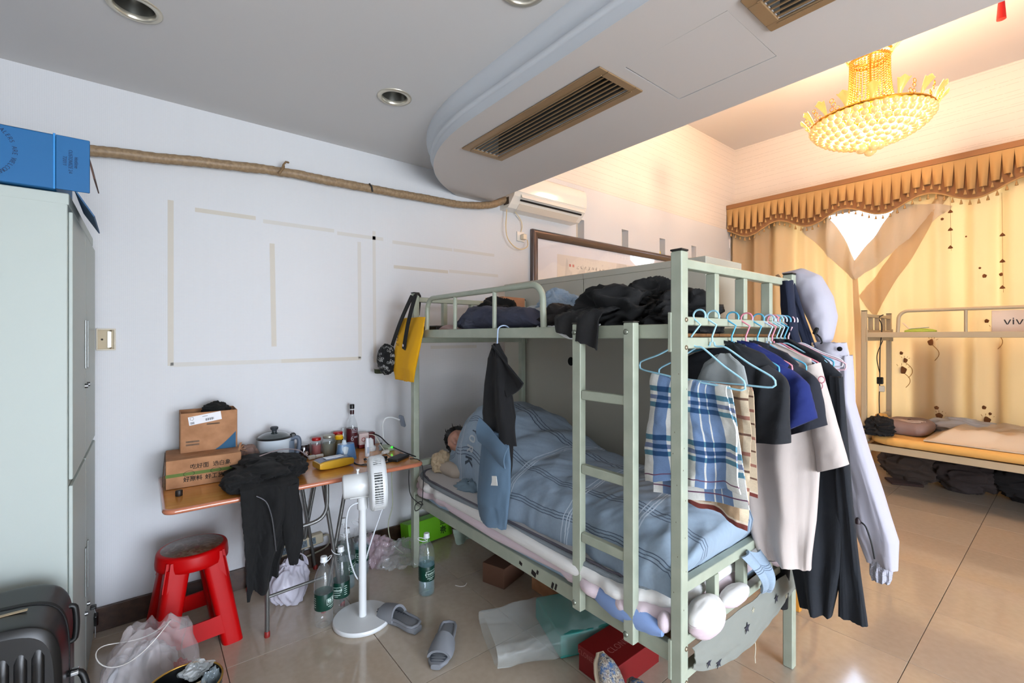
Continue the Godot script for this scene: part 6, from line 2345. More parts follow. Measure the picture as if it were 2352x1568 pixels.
	g.grid(16, 8, func(u: float, w: float):
		var a := lerpf(-1.1, 1.1, u)
		return Vector3(-0.02 + 0.02 * w, -0.06 - 0.030 * w, -0.075 - 0.045 * w + 0.02 * absf(a)) + Vector3(0.05 * sin(a), -0.012 * cos(a), 0), 0.005)
	part(o, "brim", g, cloth(Color(0.20, 0.22, 0.10), 60.0))


func build_far_bunk() -> void:
	var cream := mat(Color(0.69, 0.625, 0.51), 0.45)
	var o := thing("bunk_bed", "cream steel bunk bed standing along the curtained window", "bunk bed", "", Vector3(5.335, 0, -1.315))
	bunk_frame(o, 0.935, 1.95, 1.73, 0.27, 1.70, cream)
	var p := o.position
	var pp := Vector3(5.80, 0.452, -0.34)
	var a := thing("mattress", "thin yellow mattress on the lower bunk by the window", "mattress", "", pp)
	part(a, "pad", pad(5.33, 6.22, -1.26, 0.60, 0.475, 0.555, pp, 10.0, 0.010, 3.0), cloth(Color(0.86, 0.66, 0.36)))
	# blanket
	pp = Vector3(5.80, 0.555, -0.1)
	a = thing("blanket", "rumpled pale beige blanket spread over the bed by the window", "blanket", "", pp)
	var g := Geo.new()
	g.grid(70, 50, func(u: float, w: float):
		var z := lerpf(-0.87, 0.58, u)
		var x := lerpf(5.36, 6.16, w)
		var e := minf(minf(u * 7.0, w * 6.0), minf((1.0 - u) * 6.0, (1.0 - w) * 6.0))
		var y := 0.565 + (0.085 + 0.06 * nz(x * 2.0, z * 2.2) + 0.025 * (1.0 - 2.0 * absf(nz(x * 4.0, z * 3.0, 5.0)))) * smoothstep(0.0, 1.0, e)
		return Vector3(x, y, z) - pp, 0.01)
	part(a, "cover", g, cloth(Color(0.82, 0.74, 0.63)))
	single("grey_blanket", "pale grey blanket fold beyond the beige blanket by the window", "blanket", heap(Vector3(6.02, 0.61, -0.68), Vector3(0.14, 0.10, 0.26), 41.0, 0.2, 1.8), cloth(Color(0.72, 0.70, 0.68)))
	pp = Vector3(5.75, 0.556, -1.05)
	a = thing("pillow", "mauve pillow with a pale pattern on the bed by the window", "pillow", "", pp)
	part(a, "cushion", pad(5.50, 6.02, -1.215, -0.86, 0.556, 0.68, pp, 3.5, 0.012, 8.0), cloth(Color(0.54, 0.45, 0.42)))
	g = Geo.new()
	for k in 3:
		var pts := []
		for i in 9:
			pts.append(Vector3(5.60 + 0.03 * sin(i * 0.9 + k) + 0.05 * k, 0.681, -1.14 + 0.026 * i + 0.01 * k) - pp)
		g.tube(pts, 0.006, 6)
	part(a, "pattern", g, cloth(Color(0.74, 0.65, 0.58)))
	single("black_cardigan", "black cardigan thrown over the pillow end of the far bunk", "cardigan", heap(Vector3(5.39, 0.62, -1.20), Vector3(0.10, 0.11, 0.12), 44.0, 0.35, 2.4), cloth(Color(0.07, 0.065, 0.065), 45.0, 0.08))
	single("yellow_cloth", "yellow cloth bunched behind the mauve pillow by the window", "cloth", heap(Vector3(5.74, 0.63, -1.245), Vector3(0.12, 0.085, 0.06), 47.0, 0.25, 2.2), cloth(Color(0.82, 0.62, 0.32)))
	# dark bundles under the far bed
	for k in 4:
		var z := -1.10 + k * 0.42
		single("storage_bag", ["dark brown bag under the far bunk beside its post", "crumpled dark bag under the far bunk next to the first", "black storage bag under the middle of the far bunk", "dark bag at the right end under the far bunk"][k], "bag", heap(Vector3(6.10, 0.16, z), Vector3(0.13, 0.17, 0.24), 51.0 + k * 3.0, 0.22, 1.9, Vector3.ZERO, -0.94), cloth([Color(0.24, 0.19, 0.16), Color(0.20, 0.16, 0.15), Color(0.10, 0.085, 0.085), Color(0.15, 0.12, 0.12)][k]), "bags under the far bunk")
	g = Geo.new()
	g.box(Vector3(5.98, 0.012, -1.12), Vector3(0.20, 0.022, 0.26), 0.006, Basis(Vector3.UP, 0.5))
	single("door_mat", "small dark brown mat on the floor at the far bunk", "mat", g, cloth(Color(0.22, 0.14, 0.12), 25.0, 0.2))
	# things on its upper deck
	a = thing("tissue_pack", "green and white soft tissue pack lying on the far upper bunk", "tissues", "", Vector3(5.60, 1.491, -0.93))
	g = Geo.new()
	g.loft(28, 18, func(u: float, w: float):
		var zz: float = lerpf(-0.11, 0.11, w)
		var e := pow(sin(PI * clampf(0.04 + 0.92 * w, 0, 1)), 0.35)
		return Vector3(cos(TAU * u) * 0.06 * e, 0.034 + sin(TAU * u) * 0.032 * e, zz))
	part(a, "pack", g, mat(Color(0.62, 0.72, 0.26), 0.45))
	g = Geo.new()
	g.grid(8, 8, func(u: float, w: float): return Vector3(-0.02 + 0.04 * u, 0.063 + 0.012 * w + 0.003 * sin(u * 6.0), lerpf(-0.08, 0.06, w)), 0.002)
	part(a, "white_sheet", g, mat(Color(0.88, 0.88, 0.84), 0.8))
	g = Geo.new()
	g.grid(6, 8, func(u: float, w: float): return Vector3(-0.01 + 0.03 * u, 0.06 + 0.06 * w, -0.08 - 0.05 * w + 0.01 * u), 0.002)
	part(a, "pulled_tissue", g, mat(Color(0.86, 0.80, 0.70), 0.9))
	g = Geo.new()
	g.box(Vector3(5.55, 1.499, -1.09), Vector3(0.08, 0.010, 0.15), 0.004)
	single("phone", "dark phone lying on the far upper bunk near its post", "phone", g, mat(Color(0.20, 0.17, 0.14), 0.3))
	a = thing("phone_carton", "white carton with dark lettering on the far upper bunk", "box", "", Vector3(5.66, 1.491, -0.27))
	g = Geo.new()
	g.box(Vector3(0, 0.105, 0), Vector3(0.20, 0.21, 0.40), 0.003)
	part(a, "body", g, mat(Color(0.84, 0.78, 0.72), 0.6))
	var ink := Geo.new()
	ink.text("vivo", 0.052, func(q: Vector2): return [Vector3(-0.1012, 0.115 + q.y, -0.05 + q.x * 1.25), Vector3.LEFT])
	part(a, "lettering", ink, mat(Color(0.12, 0.12, 0.14), 0.6))
	# cable with its connector on the post
	a = thing("charging_cable", "black charging cable hanging down the far bunk's post with a white plug", "cable", "", Vector3(5.80, 1.70, -1.28))
	g = Geo.new()
	g.tube(smooth([Vector3(0.06, -0.01, 0.0), Vector3(0.02, 0.0, 0.03), Vector3(-0.01, -0.03, 0.0), Vector3(-0.03, -0.12, 0.03), Vector3(-0.05, -0.35, 0.02), Vector3(-0.06, -0.62, 0.02), Vector3(-0.06, -0.85, 0.015), Vector3(-0.065, -1.05, 0.02)], 50), 0.005, 6)
	g.tube(smooth([Vector3(0.0, -0.26, 0.03), Vector3(-0.03, -0.42, -0.01), Vector3(-0.05, -0.60, 0.02)], 20), 0.004, 6)
	part(a, "cord", g, mat(Color(0.04, 0.035, 0.03), 0.5))
	g = Geo.new()
	g.box(Vector3(-0.05, -0.66, 0.02), Vector3(0.035, 0.07, 0.05), 0.006)
	part(a, "black_block", g, mat(Color(0.04, 0.04, 0.04), 0.4))
	g = Geo.new()
	g.box(Vector3(-0.055, -0.74, 0.035), Vector3(0.035, 0.06, 0.045), 0.006)
	part(a, "white_block", g, mat(Color(0.86, 0.82, 0.74), 0.4))
	# red ornament hanging from the living-room ceiling at the right edge
	a = thing("red_tassel", "small red hanging ornament below the living room ceiling", "ornament", "", Vector3(4.4, H + 0.14, -0.327))
	g = Geo.new()
	g.tube([Vector3(0, 0, 0), Vector3(0, -0.55, 0)], 0.003, 5)
	part(a, "thread", g, mat(Color(0.75, 0.06, 0.04), 0.6))
	g = Geo.new()
	g.lathe([Vector2(0.0, -0.5), Vector2(0.02, -0.52), Vector2(0.022, -0.58), Vector2(0.016, -0.60), Vector2(0.024, -0.72), Vector2(0.0, -0.725)], 14)
	part(a, "tassel", g, mat(Color(0.80, 0.07, 0.04), 0.7))
	# yellow wooden stool behind the foot post
	a = thing("wooden_stool", "yellow wooden stool standing behind the bunk's far foot post", "stool", "", Vector3(2.90, 0, -1.08))
	var yw := mat(Color(0.85, 0.58, 0.22), 0.4, {"coat": 0.3})
	for k in 4:
		g = Geo.new()
		var x := -0.15 if k % 2 == 0 else 0.15
		var z := -0.12 if k < 2 else 0.12
		g.bar(Vector3(x, 0.0, z), Vector3(x * 0.9, 0.42, z * 0.9), 0.035, 0.035, 0.004)
		part(a, "leg", g, yw)
	for y in [0.14, 0.36]:
		g = Geo.new()
		for z in [-0.115, 0.115]:
			g.box(Vector3(0, y, z), Vector3(0.27, 0.035, 0.018), 0.003)
		part(a, "rail", g, yw)
		g = Geo.new()
		for x in [-0.143, 0.143]:
			g.box(Vector3(x, y + 0.04, 0), Vector3(0.018, 0.035, 0.21), 0.003)
		part(a, "rail", g, yw)
	g = Geo.new()
	g.box(Vector3(0, 0.435, 0), Vector3(0.36, 0.03, 0.30), 0.006)
	part(a, "seat", g, yw)


func build_table() -> void:
	var o := thing("folding_table", "orange wood-grain folding table with grey tube legs against the wall", "table", "", Vector3(0.68, 0, -2.765))
	var x0 := -0.61
	var x1 := 0.61
	var z0 := -0.315
	var z1 := 0.31
	var im := Image.create(512, 256, false, Image.FORMAT_RGB8)
	for y in 256:
		for x in 512:
			var k := 0.5 + 0.5 * nz(x * 0.006, y * 0.11) + 0.15 * nz(x * 0.02, y * 0.5)
			im.set_pixel(x, y, Color(0.74, 0.46, 0.18).lerp(Color(0.84, 0.57, 0.27), clampf(k, 0, 1)))
	var pts := []
	var r := 0.035
	for c in [[x1 - r, z1 - r, 0.0], [x0 + r, z1 - r, 90.0], [x0 + r, z0 + r, 180.0], [x1 - r, z0 + r, 270.0]]:
		for k in 7:
			var a := deg_to_rad(c[2] + k * 15.0)
			pts.append(Vector2(c[0] + cos(a) * r, c[1] + sin(a) * r))
	var g := Geo.new()
	g.xf = Transform3D(Basis(Vector3.RIGHT, Vector3.BACK, Vector3.UP), Vector3(0, 0.711, 0))
	g.prism(pts, 0.024)
	part(o, "tabletop", g, mat(Color(1, 1, 1), 0.22, {"tex": plain_tex(im), "tri": true, "scale": 1.1, "coat": 0.5, "coat_rough": 0.12}))
	var edge := []
	for q in pts:
		edge.append(Vector3(q.x, 0.723, q.y))
	edge.append(edge[0])
	g = Geo.new()
	g.tube(edge, 0.0125, 8, false)
	part(o, "edge_band", g, mat(Color(0.74, 0.45, 0.33), 0.2, {"coat": 0.6}))
	var tube := mat(Color(0.42, 0.42, 0.41), 0.35, {"metal": 0.6})
	var foot := mat(Color(0.52, 0.11, 0.09), 0.5)
	for z in [-2.515, -3.03]:
		var zz: float = z + 2.765
		var legs := [[Vector3(0.472, 0.0, z), Vector3(0.472, 0.71, z)], [Vector3(0.80, 0.0, z - 0.03), Vector3(0.845, 0.16, z - 0.03), Vector3(0.745, 0.71, z - 0.03)], [Vector3(0.88, 0.71, z - 0.035), Vector3(0.79, 0.22, z - 0.035), Vector3(0.75, 0.0, z - 0.035)]]
		for k in 3:
			var l := []
			for q in legs[k]:
				l.append(q - o.position)
			if k == 1:
				l = [l[0].lerp(l[2], 0.0) + Vector3(0.05, 0, 0), l[2]]
			var leg := part(o, "leg", Geo.new().tube(l, 0.0105, 10), tube)
			var f: Vector3 = l[0] if l[0].y < 0.1 else l[-1]
			g = Geo.new()
			g.lathe([Vector2(0.0, 0.0), Vector2(0.0125, 0.0), Vector2(0.0135, 0.004), Vector2(0.0125, 0.026), Vector2(0.0105, 0.028)], 12, Vector3(f.x, 0.0, f.z))
			part(leg, "rubber_foot", g, foot)
		g = Geo.new()
		var u := [Vector3(0.755, 0.71, z + 0.01), Vector3(0.755, 0.60, z + 0.01), Vector3(0.742, 0.545, z + 0.01), Vector3(0.70, 0.515, z + 0.01), Vector3(0.60, 0.505, z + 0.01), Vector3(0.475, 0.50, z + 0.01)]
		for k in u.size():
			u[k] -= o.position
		g.tube(smooth(u, 30), 0.010, 10)
		part(o, "brace", g, tube)
	g = Geo.new()
	g.tube([Vector3(0.472, 0.195, -2.515) - o.position, Vector3(0.76, 0.195, -2.54) - o.position], 0.008, 8)
	part(o, "stretcher", g, tube)
	g = Geo.new()
	g.tube([Vector3(0.472, 0.195, -3.03) - o.position, Vector3(0.472, 0.195, -2.515) - o.position], 0.008, 8)
	part(o, "stretcher", g, tube)


func cardboard() -> StandardMaterial3D:
	if not mats.has("card"):
		mats["card"] = mat(Color(1, 1, 1), 0.8, {"tex": noise_tex(256, 0.02, 5, Color(0.60, 0.42, 0.28), Color(0.70, 0.51, 0.36), 41), "tri": true, "scale": 2.0})
	return mats["card"]


func open_box(o: Node3D, w: float, h: float, d: float, m: Material) -> void:
	# five walls, open at the top
	var t := 0.004
	for r in [[Vector3(0, h * 0.5, d * 0.5), Vector3(w, h, t), "front"], [Vector3(0, h * 0.5, -d * 0.5), Vector3(w, h, t), "rear"], [Vector3(-w * 0.5, h * 0.5, 0), Vector3(t, h, d), "side"], [Vector3(w * 0.5, h * 0.5, 0), Vector3(t, h, d), "side"], [Vector3(0, t * 0.5, 0), Vector3(w, t, d), "bottom"]]:
		part(o, r[2], Geo.new().box(r[0], r[1], 0.0015), m)


func jar(called: String, label: String, at: Vector3, r: float, h: float, glass: Material, lid: Material, fill: Material, lid_h := 0.02) -> Node3D:
	var o := thing(called, label, "jar", "", at)
	var g := Geo.new()
	g.lathe([Vector2(0.0, 0.002), Vector2(r * 0.9, 0.0), Vector2(r, 0.006), Vector2(r, h * 0.72), Vector2(r * 0.92, h * 0.80), Vector2(r * 0.78, h * 0.86), Vector2(r * 0.78, h - lid_h)], 28)
	part(o, "glass", g, glass)
	g = Geo.new()
	g.lathe([Vector2(0.0, 0.006), Vector2(r * 0.92, 0.006), Vector2(r * 0.93, h * 0.6), Vector2(0.0, h * 0.6)], 24)
	part(o, "contents", g, fill)
	g = Geo.new()
	g.lathe([Vector2(r * 0.84, h - lid_h), Vector2(r * 0.88, h - lid_h + 0.002), Vector2(r * 0.88, h - 0.003), Vector2(r * 0.80, h), Vector2(0.0, h)], 28)
	part(o, "lid", g, lid)
	return o


func build_table_things() -> void:
	var T := 0.7355
	var g: Geo
	var ink: Geo
	var card := cardboard()
	# lower noodle carton lying on its side
	var o := thing("noodle_carton", "brown noodle carton with a green band and Chinese print on the table", "box", "", Vector3(0.242, T, -2.90), -0.03)
	g = Geo.new()
	g.box(Vector3(0, 0.0705, 0), Vector3(0.318, 0.141, 0.27), 0.004)
	part(o, "body", g, card)
	g = Geo.new()
	slab(g, Vector3(-0.159, 0.058, 0.1352), Vector3(0.159, 0.074, 0.1356))
	part(o, "green_band", g, mat(Color(0.34, 0.42, 0.17), 0.75))
	var face := func(p: Vector2): return [Vector3(p.x, p.y, 0.1362), Vector3.BACK]
	ink = Geo.new()
	glyphs(ink, "吃好面", Vector2(-0.060, 0.112), 0.024, 0.002, 0.0026, face)
	glyphs(ink, "选白象", Vector2(0.034, 0.112), 0.024, 0.002, 0.0026, face)
	glyphs(ink, "好原料", Vector2(-0.088, 0.052), 0.024, 0.002, 0.0030, face)
	glyphs(ink, "好工艺", Vector2(0.002, 0.052), 0.024, 0.002, 0.0030, face)
	glyphs(ink, "好", Vector2(0.092, 0.052), 0.024, 0.002, 0.0030, face)
	for c in [-0.066, 0.046]:
		var ring := []
		for k in 25:
			ring.append(Vector2(c + 0.022 * cos(TAU * k / 24.0), 0.066 + 0.014 * sin(TAU * k / 24.0)))
		ink.line2(ring, 0.0016, face)
	ink.text("GOOD NOODLE  GOOD LIFE", 0.008, func(p: Vector2): return [Vector3(p.x + 0.01, 0.1416, 0.10 - p.y), Vector3.UP])
	part(o, "print", ink, mat(Color(0.16, 0.12, 0.07), 0.8))
	g = Geo.new()
	g.grid(8, 4, func(u: float, w: float): return Vector3(-0.161 - 0.010 * w, 0.138 - 0.12 * w, lerpf(0.13, -0.10, u) + 0.004 * sin(u * 7.0)), 0.003)
	part(o, "torn_end", g, mat(Color(0.30, 0.21, 0.15), 0.8))
	g = Geo.new()
	for k in 4:
		g.bar(Vector3(0.15, 0.135, 0.10 - k * 0.03), Vector3(0.165 + k * 0.012, 0.175 - k * 0.02, 0.06 - k * 0.015), 0.010, 0.002, 0.0)
	part(o, "torn_strips", g, mat(Color(0.64, 0.46, 0.33), 0.8))

	# upper carton with a shipping label
	o = thing("parcel_carton", "open brown carton with a shipping label standing on the noodle carton", "box", "", Vector3(0.272, T + 0.1415, -2.985), -0.02)
	open_box(o, 0.25, 0.205, 0.165, card)
	g = Geo.new()
	g.box(Vector3(-0.020, 0.172, 0.0850), Vector3(0.145, 0.044, 0.0008), 0.0, Basis(Vector3.BACK, 0.14))
	var lab := part(o, "shipping_label", g, mat(Color(0.88, 0.88, 0.89), 0.6))
	ink = Geo.new()
	var lf := func(p: Vector2):
		var q := p.rotated(0.14)
		return [Vector3(-0.020 + q.x, 0.172 + q.y, 0.0858), Vector3.BACK]
	for k in 14:
		ink.line2([Vector2(0.0 + k * 0.0028, -0.002), Vector2(0.0 + k * 0.0028, -0.013)], 0.0008 + 0.0008 * (k % 3), lf)
	for k in 3:
		ink.line2([Vector2(-0.066, -0.008 - k * 0.004), Vector2(-0.050, -0.008 - k * 0.004)], 0.0022, lf)
	ink.line2([Vector2(-0.064, 0.018), Vector2(-0.064, 0.006), Vector2(-0.054, 0.002), Vector2(-0.050, 0.008), Vector2(-0.050, 0.018), Vector2(-0.064, 0.018)], 0.0014, lf)
	ink.line2([Vector2(-0.01, 0.012), Vector2(0.012, 0.012)], 0.002, lf)
	part(lab, "print", ink, mat(Color(0.12, 0.12, 0.13), 0.7))
	g = Geo.new()
	var lb := func(p: Vector2): return [Vector3(p.x, p.y, 0.0850), Vector3.BACK]
	for k in 26:
		g.line2([Vector2(0.030 + k * 0.0035, 0.002 + 0.0), Vector2(0.030 + k * 0.0035, 0.004 + 0.08 * pow(k / 25.0, 1.2))], 0.0036, lb)
	part(o, "blue_print", g, mat(Color(0.13, 0.33, 0.46), 0.75))
	ink = Geo.new()
	for k in 2:
		for q in 6:
			ink.line2([Vector2(-0.10 + q * 0.009, 0.040 + k * 0.016), Vector2(-0.094 + q * 0.009, 0.040 + k * 0.016)], 0.009, lb)
	for q in 9:
		ink.line2([Vector2(-0.01 + q * 0.006, 0.140), Vector2(-0.006 + q * 0.006, 0.140)], 0.008, lb)
	part(o, "stamp", ink, mat(Color(0.46, 0.36, 0.28), 0.8))
	single("black_garment", "black garment poking out of the open parcel carton", "clothing", heap(Vector3(0.305, T + 0.325, -2.99), Vector3(0.075, 0.055, 0.06), 61.0, 0.3, 2.0), cloth(Color(0.025, 0.03, 0.03)))

	# paper sack leaning between cartons and kettle
	single("paper_sack", "crumpled brown and blue paper sack between the cartons and the kettle", "sack", heap(Vector3(0.455, T + 0.062, -2.955), Vector3(0.058, 0.075, 0.07), 66.0, 0.16, 2.2, Vector3.ZERO, -0.82), mat(Color(0.50, 0.40, 0.36), 0.8))

	# electric pot
	o = thing("electric_kettle", "white electric kettle with a dark glass lid and grey handle", "kettle", "", Vector3(0.598, T, -2.985))
	g = Geo.new()
	g.lathe([Vector2(0.0, 0.0), Vector2(0.078, 0.0), Vector2(0.084, 0.008), Vector2(0.088, 0.06), Vector2(0.090, 0.125), Vector2(0.091, 0.148), Vector2(0.086, 0.149), Vector2(0.084, 0.10), Vector2(0.0, 0.09)], 44)
	part(o, "pot", g, mat(Color(0.80, 0.84, 0.87), 0.25, {"coat": 0.5}))
	g = Geo.new()
	g.lathe([Vector2(0.093, 0.147), Vector2(0.096, 0.150), Vector2(0.093, 0.156), Vector2(0.082, 0.160)], 44)
	var rim := part(o, "lid_rim", g, mat(Color(0.08, 0.085, 0.09), 0.35))
	g = Geo.new()
	g.lathe([Vector2(0.088, 0.157), Vector2(0.07, 0.170), Vector2(0.045, 0.180), Vector2(0.02, 0.184), Vector2(0.0, 0.185)], 44)
	part(o, "glass_lid", g, mat(Color(0.16, 0.20, 0.20), 0.08, {"coat": 0.8}))
	g = Geo.new()
	g.lathe([Vector2(0.0, 0.184), Vector2(0.014, 0.184), Vector2(0.013, 0.192), Vector2(0.021, 0.200), Vector2(0.022, 0.210), Vector2(0.016, 0.215), Vector2(0.0, 0.216)], 20)
	part(o, "lid_knob", g, mat(Color(0.20, 0.22, 0.24), 0.4))
	g = Geo.new()
	g.tube(smooth([Vector3(0.085, 0.135, 0.02), Vector3(0.118, 0.14, 0.028), Vector3(0.130, 0.115, 0.03), Vector3(0.124, 0.06, 0.03), Vector3(0.10, 0.03, 0.025)], 30), 0.013, 10)
	part(o, "handle", g, mat(Color(0.34, 0.38, 0.44), 0.45))
	g = Geo.new()
	g.box(Vector3(0.098, 0.150, 0.018), Vector3(0.03, 0.035, 0.03), 0.008)
	part(o, "switch_block", g, mat(Color(0.06, 0.065, 0.07), 0.4))
	g = Geo.new()
	g.loft(24, 16, func(u: float, w: float):
		var a := lerpf(0.25, 0.85, u) if false else 0.0
		var y := lerpf(0.0, 0.128, w)
		return Vector3(0.072 + 0.030 * cos(TAU * u), y, 0.035 + 0.024 * sin(TAU * u)))
	part(o, "grey_housing", g, mat(Color(0.36, 0.41, 0.47), 0.45))
	ink = Geo.new()
	ink.text("Huasu", 0.016, func(p: Vector2):
		var a := 1.95 - p.x / 0.088
		return [Vector3(0.0888 * cos(a), 0.035 + p.y, 0.0888 * sin(a)), Vector3(cos(a), 0, sin(a))])
	part(o, "print", ink, mat(Color(0.08, 0.08, 0.09), 0.6))

	# jars and bottles along the wall
	var clear := mat(Color(0.80, 0.86, 0.86, 0.14), 0.06)
	var red := mat(Color(0.62, 0.05, 0.05), 0.35)
	o = thing("dark_mug", "dark plum glazed mug with a white flower beside the kettle", "mug", "", Vector3(0.762, T, -3.00))
	g = Geo.new()
	g.lathe([Vector2(0.0, 0.0), Vector2(0.036, 0.0), Vector2(0.040, 0.012), Vector2(0.040, 0.070), Vector2(0.034, 0.082), Vector2(0.0, 0.083)], 28)
	part(o, "body", g, mat(Color(0.085, 0.035, 0.045), 0.12, {"coat": 0.8}))
	ink = Geo.new()
	for k in 7:
		var a := TAU * k / 7.0
		ink.line2([Vector2(0, 0), Vector2(cos(a), sin(a)) * 0.012], 0.006, func(p: Vector2):
			var q := 1.35 - p.x / 0.04
			return [Vector3(0.0404 * cos(q), 0.032 + p.y, 0.0404 * sin(q)), Vector3(cos(q), 0, sin(q))])
	part(o, "flower", ink, mat(Color(0.72, 0.62, 0.58), 0.6))
	jar("chili_jar", "small clear jar of red chili with a red lid next to the mug", Vector3(0.842, T, -3.01), 0.031, 0.112, clear, red, mat(Color(0.60, 0.03, 0.04), 0.5), 0.018)
	jar("glass_jar", "clear glass jar with a silver screw lid in the middle of the table", Vector3(0.905, T, -2.965), 0.040, 0.128, clear, mat(Color(0.62, 0.61, 0.56), 0.35, {"metal": 0.6}), mat(Color(0.42, 0.40, 0.30), 0.7), 0.020)
	jar("sauce_jar", "dark sauce jar with a red lid behind the yellow capped bottle", Vector3(0.985, T, -3.04), 0.034, 0.125, mat(Color(0.25, 0.16, 0.10), 0.2), red, mat(Color(0.2, 0.1, 0.05), 0.5), 0.018)
	o = thing("oil_bottle", "small clear bottle with a bright yellow cap between the jars", "bottle", "", Vector3(0.968, T, -2.965))
	g = Geo.new()
	g.lathe([Vector2(0.0, 0.0), Vector2(0.026, 0.0), Vector2(0.028, 0.006), Vector2(0.028, 0.07), Vector2(0.020, 0.085), Vector2(0.016, 0.092)], 24)
	part(o, "body", g, mat(Color(0.55, 0.50, 0.34, 0.5), 0.15))
	g = Geo.new()
	g.lathe([Vector2(0.024, 0.092), Vector2(0.025, 0.094), Vector2(0.024, 0.114), Vector2(0.018, 0.118), Vector2(0.0, 0.118)], 24)
	part(o, "cap", g, mat(Color(0.92, 0.70, 0.03), 0.35))
	o = thing("wine_bottle", "tall clear bottle with a maroon label and dark cap on the table", "bottle", "", Vector3(1.072, T, -3.025))
	g = Geo.new()
	g.lathe([Vector2(0.0, 0.004), Vector2(0.030, 0.0), Vector2(0.035, 0.006), Vector2(0.035, 0.145), Vector2(0.033, 0.165), Vector2(0.024, 0.195), Vector2(0.015, 0.215), Vector2(0.0125, 0.235), Vector2(0.0125, 0.275)], 30)
	part(o, "glass", g, mat(Color(0.80, 0.84, 0.86, 0.16), 0.05))
	g = Geo.new()
	g.lathe([Vector2(0.0, 0.006), Vector2(0.032, 0.006), Vector2(0.0325, 0.13), Vector2(0.0, 0.13)], 24)
	part(o, "drink", g, mat(Color(0.16, 0.015, 0.03), 0.2))
	g = Geo.new()
	g.lathe([Vector2(0.0356, 0.018), Vector2(0.0357, 0.14)], 30)
	part(o, "label", g, mat(Color(0.30, 0.05, 0.08), 0.5))
	ink = Geo.new()
	var curve := func(p: Vector2):
		var q := 1.30 - p.x / 0.0358
		return [Vector3(0.0361 * cos(q), p.y, 0.0361 * sin(q)), Vector3(cos(q), 0, sin(q))]
	ink.text("6", 0.026, func(p: Vector2): return curve.call(p + Vector2(-0.020, 0.075)))
	glyphs(ink, "象面白", Vector2(-0.008, 0.090), 0.011, 0.001, 0.0016, curve)
	for k in 3:
		ink.line2([Vector2(-0.022, 0.136 - k * 0.010), Vector2(0.022, 0.136 - k * 0.010)], 0.006 if k == 0 else 0.003, curve)
	part(o, "print", ink, mat(Color(0.74, 0.74, 0.78), 0.6))
	g = Geo.new()
	g.lathe([Vector2(0.0135, 0.232), Vector2(0.0135, 0.256), Vector2(0.013, 0.258)], 20)
	part(o, "neck_foil", g, mat(Color(0.20, 0.03, 0.05), 0.35))
	g = Geo.new()
	g.lathe([Vector2(0.0145, 0.268), Vector2(0.015, 0.27), Vector2(0.015, 0.294), Vector2(0.013, 0.297), Vector2(0.0, 0.297)], 20)
	part(o, "cap", g, mat(Color(0.05, 0.04, 0.045), 0.35))
	# clear bottles behind
	o = thing("water_bottle_small", "small clear bottle standing just behind the maroon labelled one", "bottle", "", Vector3(1.025, T, -3.065))
	g = Geo.new()
	g.lathe([Vector2(0.0, 0.0), Vector2(0.022, 0.0), Vector2(0.023, 0.09), Vector2(0.012, 0.12), Vector2(0.010, 0.14), Vector2(0.0, 0.141)], 20)
	part(o, "body", g, mat(Color(0.75, 0.80, 0.82, 0.25), 0.1))
	o = thing("tea_tin", "white and maroon tea tin next to the tall bottle", "tin", "", Vector3(1.145, T, -3.03))
	g = Geo.new()
	g.box(Vector3(0, 0.05, 0), Vector3(0.07, 0.10, 0.06), 0.006)
	part(o, "body", g, mat(Color(0.80, 0.72, 0.70), 0.4))
	g = Geo.new()
	slab(g, Vector3(-0.0355, 0.0, -0.0305), Vector3(0.0355, 0.028, 0.0305), 0.004)
	part(o, "lower_band", g, mat(Color(0.45, 0.06, 0.09), 0.4))
	g = Geo.new()
	g.xf = Transform3D(Basis(Vector3.RIGHT, PI / 2), Vector3(-0.005, 0.058, 0.030))
	g.lathe([Vector2(0.010, 0.0012), Vector2(0.014, 0.0012), Vector2(0.014, 0.0)], 20)
	part(o, "emblem", g, mat(Color(0.62, 0.20, 0.22), 0.5))
	o = thing("red_box", "low dark red box behind the tea tin against the wall", "box", "", Vector3(1.205, T, -3.055))
	g = Geo.new()
	g.box(Vector3(0, 0.045, 0), Vector3(0.06, 0.09, 0.035), 0.003)
	part(o, "body", g, mat(Color(0.36, 0.04, 0.06), 0.45))
	o = thing("spray_bottle", "slim white spray bottle standing near the front of the table", "bottle", "", Vector3(1.082, T, -2.785))
	g = Geo.new()
	g.lathe([Vector2(0.0, 0.0), Vector2(0.0135, 0.0), Vector2(0.0145, 0.004), Vector2(0.0145, 0.075), Vector2(0.011, 0.085), Vector2(0.011, 0.113), Vector2(0.0, 0.115)], 20)
	part(o, "body", g, mat(Color(0.84, 0.85, 0.87), 0.35))
	g = Geo.new()
	slab(g, Vector3(-0.006, 0.020, 0.0143), Vector3(0.006, 0.060, 0.0149))
	part(o, "print", g, mat(Color(0.62, 0.66, 0.72), 0.6))
	o = thing("medicine_bottle", "small squat bottle with a black cap beside the socket strip", "bottle", "", Vector3(1.205, T, -2.87))
	g = Geo.new()
	g.lathe([Vector2(0.0, 0.0), Vector2(0.011, 0.0), Vector2(0.011, 0.03), Vector2(0.006, 0.036), Vector2(0.0, 0.036)], 14)
	part(o, "body", g, mat(Color(0.62, 0.68, 0.72, 0.5), 0.2))
	g = Geo.new()
	g.lathe([Vector2(0.007, 0.036), Vector2(0.0075, 0.05), Vector2(0.0, 0.051)], 14)
	part(o, "cap", g, mat(Color(0.04, 0.04, 0.045), 0.4))
	o = thing("white_dispenser", "white plastic dispenser base behind the slim spray bottle", "dispenser", "", Vector3(1.155, T, -2.915))
	g = Geo.new()
